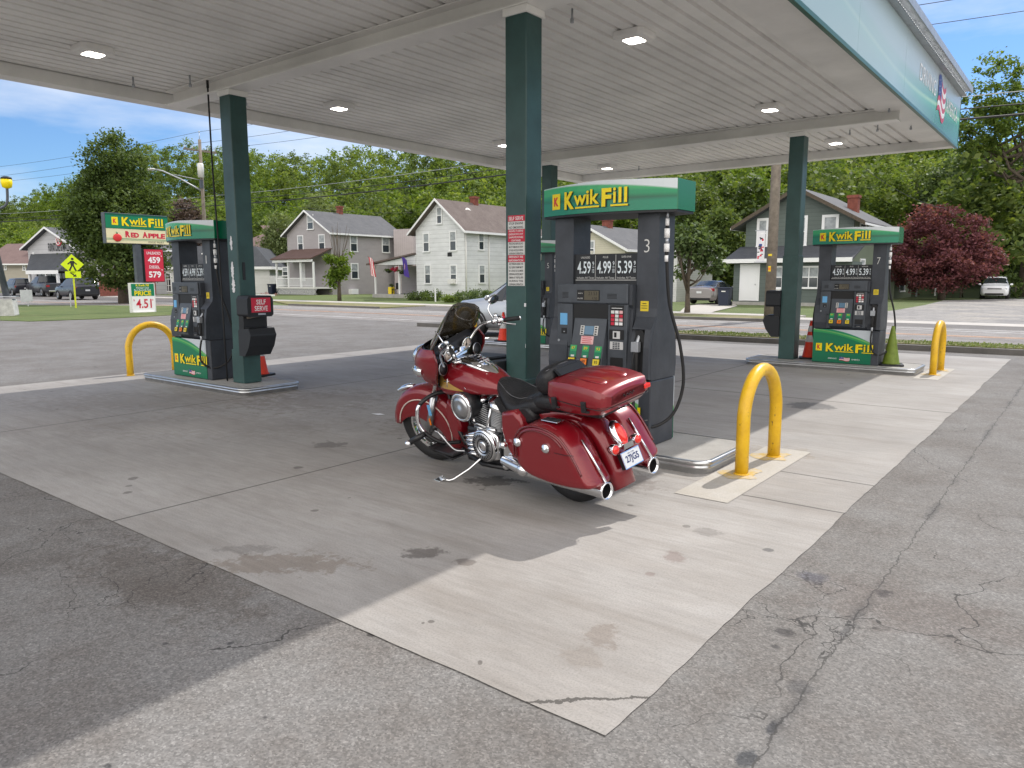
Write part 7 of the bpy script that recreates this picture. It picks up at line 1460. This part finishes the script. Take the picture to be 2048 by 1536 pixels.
leafmat('leaf_purple', (0.075, 0.028, 0.038), (0.17, 0.06, 0.075), (0.31, 0.13, 0.145), 0.38); leafmat('leaf_bronze', (0.05, 0.035, 0.03), (0.10, 0.07, 0.06), (0.17, 0.13, 0.11), 0.2); leafmat('leaf_pale', (0.035, 0.062, 0.022), (0.085, 0.13, 0.045), (0.22, 0.29, 0.14), 0.35)
def leaf_mesh(name, P_, size, m, parent=None, up=0.35, flat=1.0):
    n = len(P_); nr = RNG.normal(size=(n, 3)); nr[:, 2] = np.abs(nr[:, 2])+up; nr /= np.linalg.norm(nr, axis=1)[:, None]
    a = np.cross(nr, RNG.normal(size=(n, 3))); a /= np.linalg.norm(a, axis=1)[:, None]+1e-9; b = np.cross(nr, a); s = (size*(0.6+0.8*RNG.random(n)))[:, None]
    v = np.empty((n, 4, 3)); v[:, 0] = P_-a*s*.5; v[:, 1] = P_-b*s*.32*flat; v[:, 2] = P_+a*s*.5; v[:, 3] = P_+b*s*.32*flat
    me = bpy.data.meshes.new(name); me.vertices.add(n*4); me.vertices.foreach_set('co', v.reshape(-1)); me.loops.add(n*4); me.loops.foreach_set('vertex_index', np.arange(n*4)); me.polygons.add(n); me.polygons.foreach_set('loop_start', np.arange(0, n*4, 4)); me.update(calc_edges=True)
    me.materials.append(MATS[m]); o = bpy.data.objects.new(name, me); COL.objects.link(o)
    if parent is not None: o.parent = parent
    return o
def clumps(n, blobs, k, spread):
    """n leaf points gathered in k small clumps spread through ellipsoid blobs (cx,cy,cz,rx,ry,rz)"""
    B = np.array(blobs, float); vol = B[:, 3]*B[:, 4]*B[:, 5]; pr = vol/vol.sum(); i = RNG.choice(len(B), k, p=pr); d = RNG.normal(size=(k, 3)); d /= np.linalg.norm(d, axis=1)[:, None]; r = RNG.random(k)**0.33
    r = 0.45+0.55*r; c = B[i, :3]+d*r[:, None]*B[i, 3:6]; j = RNG.integers(0, k, n); sp = spread*(0.6+0.8*RNG.random(k))
    return c[j]+RNG.normal(size=(n, 3))*sp[j][:, None]*np.array([.5, .5, .36]), c
def tree(name, label, x, y, h, crown, nleaf, size, m, trunk_r=.2, k=160, spread=.7, group=None, base=None, fork=0.25, limbs=9, z0=0.0):
    t = thing(name, label, 'tree', (x, y, z0), group=group); pts, cc = clumps(nleaf, crown, k, spread); leaf_mesh('crown', pts, size, m, t)
    zt = max(b[2] for b in crown); tk = MB().use('bark', True); fz = fork*h; tk.tube([(0, 0, -.1), (.03*h*.1, 0, fz*.5), (0, 0, fz), (0, 0, zt*.9)], [trunk_r*1.25, trunk_r, trunk_r*.85, trunk_r*.15], n=10)
    for q in range(limbs):
        c = Vector(cc[int(q*len(cc)/limbs)]); s_ = Vector((0, 0, fz+(q/limbs)*(zt-fz)*.6)); md = s_.lerp(c, .5)+Vector((0, 0, -.06*h)); tk.tube([s_, md, c], [trunk_r*.5, trunk_r*.28, trunk_r*.08], n=6)
    tk.build('trunk', parent=t); return t
def crown_at(o, blobs):   # blobs given as (px, py, rpx) at the tree's own distance
    d = math.hypot(o.x, o.y)/FPX*1.0; side = Vector((-ray(1024, 700).y, ray(1024, 700).x, 0)); out = []
    for px, py, rx, rz in blobs:
        dd = ray(px, py); s_ = math.hypot(o.x, o.y)/math.hypot(dd.x, dd.y); p = Vector((dd.x*s_, dd.y*s_, CAM_H+dd.z*s_)); dv = 0
        out.append((p.x-o.x, p.y-o.y, p.z, rx*d, rx*d, rz*d))
    return out
# big maple behind the brand sign
o = P(248, 606.5); tree('maple_tree', 'big dense dark green tree standing behind the station sign', o.x, o.y, 12.5, crown_at(o, [(230, 345, 50, 60), (205, 400, 38, 56), (275, 400, 46, 62), (230, 440, 80, 62), (200, 475, 44, 50), (285, 480, 46, 58), (238, 528, 72, 40), (170, 430, 22, 34), (226, 305, 22, 26), (252, 318, 22, 30)]), 52000, .20, 'leaf_maple', .30, 620, .62, limbs=14, fork=.2)
o = P(679, 601); t = tree('small_tree', 'small half bare street tree in front of the grey house', o.x, o.y, 5.6, crown_at(o, [(672, 530, 17, 18), (655, 512, 12, 10), (684, 548, 16, 14), (668, 560, 14, 12), (690, 520, 8, 14)]), 2200, .22, 'leaf_lime', .13, 45, .35, limbs=7, fork=.3)
tw = MB().use('bark', True); r3 = random.Random(2)
for k in range(16):
    a = r3.uniform(-.5, .6); tw.tube([(0, 0, 2.0), (a*.5, a*.3, 3.2), (a*1.1+r3.uniform(-.3, .3), a*.7, 4.6+r3.random()*1.1)], [.04, .025, .008], n=5)
tw.build('bare_branches', parent=t)
o = P(1374, 628); t = tree('small_tree', 'small open crowned street tree left of the silver sedan', o.x, o.y, 5.0, crown_at(o, [(1375, 480, 42, 32), (1400, 500, 34, 30), (1352, 530, 16, 22), (1352, 575, 9, 14), (1425, 520, 22, 26), (1362, 465, 20, 18), (1365, 600, 7, 8)]), 3600, .19, 'leaf_pale', .12, 90, .30, limbs=16, fork=.16)
o = P(1882, 599); tree('purple_maple', 'round purple leaved tree beyond the gravel drive', o.x, o.y, 8.2, crown_at(o, [(1885, 470, 62, 50), (1850, 500, 62, 46), (1930, 500, 48, 42), (1880, 530, 92, 36), (1870, 440, 34, 26), (1945, 520, 36, 30), (1820, 520, 30, 30), (1860, 560, 60, 18)]), 30000, .20, 'leaf_purple', .22, 420, .5, limbs=10, fork=.2)
o = P(1990, 592); tree('tall_tree', 'tall airy tree above the canopy corner with sky showing through', -4.8, 74, 27, crown_at(Vector((-4.8, 74, 0)), [(1985, 175, 46, 46), (1955, 215, 36, 40), (2020, 210, 40, 46), (1990, 250, 62, 40), (2040, 270, 50, 50), (1950, 270, 40, 34), (2010, 150, 26, 26)]), 11000, .26, 'leaf_forest', .4, 200, .6, limbs=16, fork=.3)
tree('broad_tree', 'broad deep green tree behind the white suv', -5.5, 84, 20, crown_at(Vector((-5.5, 84, 0)), [(1960, 400, 90, 80), (2040, 370, 70, 60), (1900, 440, 60, 60), (2050, 470, 80, 80), (1990, 500, 90, 50)]), 46000, .32, 'leaf_pale', .5, 520, 1.0, limbs=10)
for i, (px, d, top, wd, m, lab) in enumerate(((1380, 72, 360, 70, 'leaf_forest_dark', 'dark tall tree left of the green house'), (1440, 64, 420, 50, 'leaf_forest_dark', 'dark leafy tree behind the silver sedan'), (1340, 78, 350, 60, 'leaf_forest', 'mid green tree rising behind pump 3'), (1520, 80, 350, 70, 'leaf_lime', 'bright green tree directly behind the green house roof'), (1650, 84, 340, 80, 'leaf_forest_dark', 'tall dark tree behind the right column'), (1760, 82, 330, 80, 'leaf_forest', 'tall tree behind the green house chimney'), (1840, 86, 340, 80, 'leaf_forest_dark', 'tall dark tree behind the purple tree'),
    (1110, 88, 385, 60, 'leaf_forest', 'green tree between the middle column and pump 3'), (1240, 84, 400, 70, 'leaf_forest', 'round green tree behind the cream house roof'), (640, 100, 385, 60, 'leaf_willow', 'pale grey-green tree behind the grey house roof'), (560, 98, 425, 40, 'leaf_willow', 'smaller pale grey-green tree left of the grey house'), (372, 92, 400, 42, 'leaf_bronze', 'bronze leaved tree behind the near left pump'))):
    dd = ray(px, 580); s_ = d/math.hypot(dd.x, dd.y); o = Vector((dd.x*s_, dd.y*s_, 0)); hz = hill_h(o.x, o.y) if o.y > 66 else 0
    by = 575; H = by-top
    tree('background_tree', lab, o.x, o.y, zat(px, top, o), crown_at(o, [(px, top+H*.3, wd*.55, H*.28), (px-wd*.3, top+H*.5, wd*.5, H*.28), (px+wd*.35, top+H*.45, wd*.5, H*.3), (px, top+H*.7, wd*.75, H*.28)]), 17000, .28, m, .28, 300, .75, group='trees behind the houses', limbs=8)
# wooded hillside: reads as one mass
def forest():
    sk = [(-400, 415), (0, 405), (60, 398), (100, 378), (150, 372), (280, 300), (330, 286), (400, 290), (450, 298), (520, 286), (560, 315), (640, 302), (700, 296), (800, 296), (1000, 296), (1400, 290), (1900, 285), (2048, 300), (2500, 300)]
    skx, sky_ = [a for a, b in sk], [b for a, b in sk]; rnd = random.Random(21); pa, pb, pc = [], [], []; tr = MB().use('bark', True)
    rows = [(73, 5.4, 15), (82, 5.6, 15), (92, 5.8, 15), (102, 6.0, 15), (113, 6.0, 15), (124, 5.6, 15), (134, 5.2, 15), (144, 5.0, 15)]
    for ri, (yy, sp, hh) in enumerate(rows):
        x = -330.0
        while x < 45:
            far = max(0, -x-100); X = x+rnd.uniform(-2, 2); Y = yy+rnd.uniform(-4, 4)-far*.10; x += sp*rnd.uniform(.75, 1.2)*(1+far/160)
            v = Vector((X, Y, 0)); dep = v.dot(Vector((fw.x, fw.y, 0))); 
            if dep < 10: continue
            px = 1024+FPX*(v.dot(rt))/(v.dot(fw)+CAM_H*-fw.z*0) if v.dot(fw) > 1 else -9999
            if px < -150 or px > 2250: continue
            g = hill_h(X, Y); lim = zat(px, np.interp(px, skx, sky_)-8, v); top = min(g+rnd.uniform(11, 17), lim+rnd.uniform(-2.2, .6))
            if ri >= 5: top = lim+rnd.uniform(-2.2, 0.8)
            if 1140 < px and ri < 2 and rnd.random() < .35: continue
            if top-g < 5: top = g+5
            if top > lim+1.5: continue
            cr = rnd.uniform(3.4, 5.0)*(1+far/350); H = top-g; kk = int((52+rnd.random()*20)*(1+min(far, 150)/140)); nl = int((2300 if ri < 4 else 2000)*(1+min(far, 150)/110))
            bl = [(X, Y, g+H*.66, cr, cr, H*.30), (X+rnd.uniform(-1.5, 1.5), Y-1, g+H*.40, cr*1.15, cr*1.15, H*.36), (X+rnd.uniform(-1.5, 1.5), Y, g+H*.80, cr*.75, cr*.75, H*.18)]
            pts, _ = clumps(nl, bl, kk, 1.0); (pa if rnd.random() < .60 else (pb if rnd.random() < .62 else pc)).append(pts)
            if px > 1250 and ri < 3: tr.tube([(X, Y, g-.3), (X+rnd.uniform(-.4, .4), Y, g+H*.5)], [.25, .12], n=6)
    for nm, arr, m in (('hillside_woods', pa, 'leaf_forest'), ('hillside_woods', pb, 'leaf_forest_dark'), ('hillside_woods', pc, 'leaf_lime')):
        o = leaf_mesh(nm, np.concatenate(arr), .56, m, up=.5); o['kind'] = 'stuff'
    o = tr.build('wood_trunks'); o['kind'] = 'stuff'
forest()
# shrubs by the pale house, grass tufts on the near kerb strip
def shrub(name, label, x, y, w, h, n, size, m, group=None):
    t = thing(name, label, 'shrub', (x, y, 0), group=group); pts, _ = clumps(n, [(0, 0, h*.5, w, w*.7, h*.5)], 26, .28); pts[:, 2] = np.abs(pts[:, 2]); leaf_mesh('foliage', pts, size, m, t, up=.1)
    MB().use('bark').tube([(0, 0, -.05), (0, 0, h*.5)], .04, n=5).build('stem', parent=t)
for px, py, w, h, m, lab in ((835, 600, 1.1, .9, 'leaf_maple', 'low dark shrub at the left corner of the pale house'), (865, 601, 1.3, 1.1, 'leaf_maple', 'dark shrub under the ground floor window of the pale house'), (905, 604, 1.0, .7, 'leaf_forest', 'small bush below the air conditioner of the pale house'), (930, 604, 1.2, 1.1, 'leaf_pale', 'bush at the front corner of the pale house'), (955, 603, 1.2, 1.2, 'leaf_pale', 'flowering pale bush along the pale house wall'), (985, 603, 1.1, 1.0, 'leaf_forest', 'green bush just left of the middle column')):
    o = P(px, py); shrub('shrub', lab, o.x, o.y, w*.8, h*.6, 1500, .11, m, 'shrubs along the pale house')
o = P(2030, 596); shrub('shrub', 'dark bush right of the white suv', o.x, o.y, 1.6, 2.0, 1500, .25, 'leaf_maple')
o = P(45, 590); shrub('shrub', 'rounded evergreen bush behind the parked pickup', o.x-6, o.y+4, 1.8, 3.2, 1500, .3, 'leaf_maple')
tf = RNG.random((9000, 3)); tx = -17.3+tf[:, 0]*24; ty = 18.62+.0*tx+(tx+9)*.022+tf[:, 1]*1.0; pts = np.stack([tx, ty, .135+.025*tf[:, 2]], 1); keep = RNG.random(9000) < (.35+.65*(np.sin(tx*2.3)*.5+.5)); o = leaf_mesh('grass_tufts', pts[keep], .055, 'leaf_willow', up=-.5); o['kind'] = 'stuff'

# ------------------------------------------------------------ yard things
def wheelie(o, label, m='flag_blue'):
    t = thing('wheelie_bin', label, 'rubbish bin', (o.x, o.y, 0), .1); MB().use(mat('bin_navy', (0.012, 0.018, 0.04), 0.5)).prism([(-.27, 0), (.27, 0), (.34, .98), (-.34, .98)], -.32, .34, 'Y').build('body', parent=t, bevel=.02); MB().use('bin_navy').box(-.37, .37, -.38, .38, .985, 1.06).build('lid', parent=t, bevel=.02)
    for s_ in (-1, 1): MB().use('black', True).lathe([(.12, -.03), (.12, .03)], (s_*.3, .32, .12), 'X', n=12).build('wheel', parent=t)
    MB().use('offwhite').box(-.12, .12, -.327, -.322, .8, .86).build('label_strip', parent=t)
wheelie(P(1449, 611), 'navy wheelie bin between the silver sedan and the green house'); wheelie(P(545, 588), 'dark wheelie bin left of the grey house porch')
o = P(1862, 594.5); t = thing('picnic_table', 'dark wooden picnic table under the purple tree', 'picnic table', (PX(1893, 594, -9.3).x, 69.5, 0)); 
b = MB().use('bark'); [b.box(-.9, .9, -.35+.15*i, -.22+.15*i, .72, .76) for i in range(5)]; b.build('table_top', parent=t)
for y in (-.75, .75): MB().use('bark').box(-.9, .9, y-.12, y+.12, .43, .47).build('bench', parent=t)
for x in (-.7, .7): MB().use('bark').tube([(x, -.7, 0), (x, -.2, .71)], .05, n=4).tube([(x, .7, 0), (x, .2, .71)], .05, n=4).box(x-.03, x+.03, -.8, .8, .36, .42).build('leg_frame', parent=t)
o = P(1823, 594); t = thing('clothesline_post', 'grey T shaped clothesline post right of the green annex', 'clothesline post', (o.x, o.y+2, 0)); MB().use('galv').box(-.06, .06, -.06, .06, 0, 2.1).box(-.35, 1.1, -.04, .04, 2.101, 2.17).build('post', parent=t); MB().use('paper', True).tube([(.85, 0, 2.1), (.85, 0, 1.6)], .015).ball((.85, 0, 1.45), .3, 10, sc=(1, .4, .4)).build('hanging_feeder', parent=t)
o = P(1870, 592); t = thing('marker_post', 'short white post beside the purple tree trunk', 'post', (o.x, o.y, 0)); MB().use('trim_white').box(-.06, .06, -.06, .06, 0, 1.2).box(-.075, .075, -.075, .075, 1.201, 1.24).build('post', parent=t)
o = P(871, 604); t = thing('marker_post', 'thin white stake on the lawn of the pale house', 'post', (o.x, o.y, 0)); MB().use('trim_white').box(-.035, .035, -.035, .035, 0, .95).box(-.045, .045, -.045, .045, .951, .98).build('post', parent=t)
for px, lab in ((1592, 'weathered ladder like trellis leaning left against the green house'), (1612, 'weathered ladder like trellis leaning right against the green house')):
    o = P(px, 607); s_ = 1 if px < 1600 else -1; t = thing('trellis', lab, 'trellis', (o.x, o.y-.3, 0)); b = MB().use('pole_wood'); b.tube([(-.25*s_, -.3, 0), (.45*s_, .1, 2.0)], .03, n=5).tube([(.05*s_, -.3, 0), (.75*s_, .1, 2.0)], .03, n=5)
    for k in range(5): u = .15+.17*k; b.tube([(-.25*s_+.7*u*s_, -.3+.4*u, 2*u), (.05*s_+.7*u*s_, -.3+.4*u, 2*u)], .02, n=4)
    b.build('ladder_frame', parent=t)
# porch clutter and hanging flowers on the side porch
for i, (px, py, m, lab) in enumerate(((778, 541, 'leaf_maple', 'hanging basket of greenery at the left of the side porch'), (790, 538, 'brand_red', 'hanging basket of red flowers in the middle of the side porch'), (803, 543, 'leaf_maple', 'hanging basket of greenery beside the purple flag'))):
    b = onH(PW, px, py, 'F-0.1'); t = thing('hanging_basket', lab, 'hanging basket', b); MB().use('black', True).lathe([(.0, -.22), (.12, -.2), (.18, -.05), (.18, 0)], n=12).tube([(0, 0, 0), (0, 0, .5)], .01, n=4).build('basket', parent=t)
    pts, _ = clumps(260, [(0, 0, .02, .35, .3, .18)], 10, .14); mm = 'leaf_red' if m == 'brand_red' else m
    if mm == 'leaf_red' and mm not in MATS: leafmat('leaf_red', (.25, .01, .04), (.45, .03, .08), (.6, .08, .15), .2)
    leaf_mesh('foliage', pts, .12, mm, t)
b = onH(PW, 792, 590, 'F0.6'); t = thing('porch_chair', 'dark wire chair on the side porch', 'chair', (b.x, b.y, .28)); c = MB().use('pump_dark')
c.box(-.25, .25, -.25, .25, .4, .44); c.build('seat', parent=t); MB().use('pump_dark').box(-.25, .25, .22, .26, .441, .95).build('backrest', parent=t)
for x in (-.22, .22):
    for y in (-.22, .22): MB().use('pump_dark').box(x-.02, x+.02, y-.02, y+.02, 0, .399).build('leg', parent=t)
b = onH(PW, 783, 590, 'F0.5'); t = thing('planter_box', 'small orange planter on the side porch', 'planter', (b.x, b.y, .28)); MB().use('sticker_yellow').box(-.2, .2, -.2, .2, 0, .6).build('box', parent=t, bevel=.01); leaf_mesh('plant', clumps(120, [(0, 0, .7, .2, .2, .12)], 6, .1)[0], .1, 'leaf_maple', t)
b = P(538, 591); t = thing('flower_bed', 'pink flower bed at the right corner of the white shop', 'flower bed', (b.x, b.y, 0)); leafmat('petal_pink', (.2, .12, .12), (.45, .25, .28), (.6, .45, .45), .2); leaf_mesh('flowers', clumps(260, [(0, 0, .12, 1.3, .5, .14)], 22, .12)[0], .10, 'petal_pink', t); MB().use('trim_white').box(-1.7, 1.7, -.6, -.5, -.05, .12).build('edging', parent=t)
# low litter and paper scrap on the slab
o = P(756, 829); s_ = sheet('paper_scrap', [(o.x-.09, o.y-.03), (o.x+.06, o.y-.05), (o.x+.09, o.y+.03), (o.x-.02, o.y+.05)], .006, 'paper', kind=None); tag(s_, 'small white paper scrap lying on the slab left of the motorcycle', 'paper scrap')

# ------------------------------------------------------------ person at pump 5, mostly hidden by it
mat('skin', (0.28, 0.13, 0.08), 0.55); mat('shirt_olive', (0.035, 0.04, 0.02), 0.8); mat('jeans', (0.04, 0.05, 0.08), 0.85); mat('hair', (0.02, 0.014, 0.01), 0.7)
def skin_obj(name, J, E_, mats, t, sub=2, pick=None):
    me = bpy.data.meshes.new(name); bm = bmesh.new(); L_ = bm.verts.layers.skin.verify(); vv = [bm.verts.new(j[0]) for j in J]
    for i, j in enumerate(J): r = j[1]; vv[i][L_].radius = r if isinstance(r, tuple) else (r, r); vv[i][L_].use_root = (i == 0)
    for a_, b_ in E_: bm.edges.new((vv[a_], vv[b_]))
    bm.to_mesh(me); bm.free()
    for m in mats: me.materials.append(MATS[m])
    o = bpy.data.objects.new(name, me); COL.objects.link(o); o.parent = t; s_ = o.modifiers.new('k', 'SKIN'); s_.use_smooth_shade = True; b = o.modifiers.new('s', 'SUBSURF'); b.levels = b.render_levels = sub; return o
q = PY(1093, 640, 15.05); t = thing('person', 'person in a dark olive t-shirt standing beside pump 5 facing the silver crossover', 'person', (q.x, 15.05, 0), 0.3)
J = [((0, 0, .94), (.15, .10)), ((0, 0, 1.12), (.13, .09)), ((0, 0, 1.32), (.16, .10)), ((0, 0, 1.45), (.06, .06)), ((0, .01, 1.53), .055), ((0, 0, 1.60), (.07, .08)), ((0, -.005, 1.70), (.075, .09)),
     ((.17, 0, 1.40), .055), ((.23, .0, 1.14), .042), ((.24, .05, .90), .032), ((.24, .07, .82), (.018, .035)), ((-.17, 0, 1.40), .055), ((-.24, .0, 1.14), .042), ((-.22, .12, .95), .032), ((-.22, .16, .88), (.018, .035)),
     ((.09, 0, .86), .085), ((.10, .01, .48), .055), ((.10, .04, .09), .038), ((.10, -.08, .04), (.04, .03)), ((-.09, 0, .86), .085), ((-.10, .01, .48), .055), ((-.10, .04, .09), .038), ((-.10, -.08, .04), (.04, .03))]
E_ = [(0, 1), (1, 2), (2, 3), (3, 4), (4, 5), (5, 6), (2, 7), (7, 8), (8, 9), (9, 10), (2, 11), (11, 12), (12, 13), (13, 14), (0, 15), (15, 16), (16, 17), (17, 18), (0, 19), (19, 20), (20, 21), (21, 22)]
body = skin_obj('body', J, E_, ['skin'], t)
skin_obj('shirt', [((0, 0, .92), (.165, .115)), ((0, 0, 1.12), (.15, .11)), ((0, 0, 1.33), (.175, .118)), ((.17, 0, 1.40), .072), ((.225, 0, 1.20), .064), ((-.17, 0, 1.40), .072), ((-.235, 0, 1.20), .064)], [(0, 1), (1, 2), (2, 3), (3, 4), (2, 5), (5, 6)], ['shirt_olive'], t)
skin_obj('trousers', [((0, 0, .93), (.16, .11)), ((.09, 0, .84), .10), ((.10, .01, .48), .075), ((.10, .03, .10), .06), ((-.09, 0, .84), .10), ((-.10, .01, .48), .075), ((-.10, .03, .10), .06)], [(0, 1), (1, 2), (2, 3), (0, 4), (4, 5), (5, 6)], ['jeans'], t)
skin_obj('hair', [((0, .03, 1.66), (.07, .07)), ((0, .02, 1.74), (.075, .085))], [(0, 1)], ['hair'], t)
for s_, (hx, hy, hz) in ((1, (.24, .075, .80)), (-1, (-.22, .165, .86))):
    for k in range(4): a = -.025+.017*k; L = (.065, .075, .072, .058)[k]; skin_obj('finger', [((hx, hy+a, hz), .009), ((hx-.004*s_, hy+a*1.1, hz-L*.5), .008), ((hx-.018*s_, hy+a*1.1, hz-L), .006)], [(0, 1), (1, 2)], ['skin'], t, 1)
    skin_obj('thumb', [((hx, hy-.03, hz+.03), .011), ((hx-.01*s_, hy-.055, hz-.005), .009), ((hx-.015*s_, hy-.055, hz-.03), .007)], [(0, 1), (1, 2)], ['skin'], t, 1)
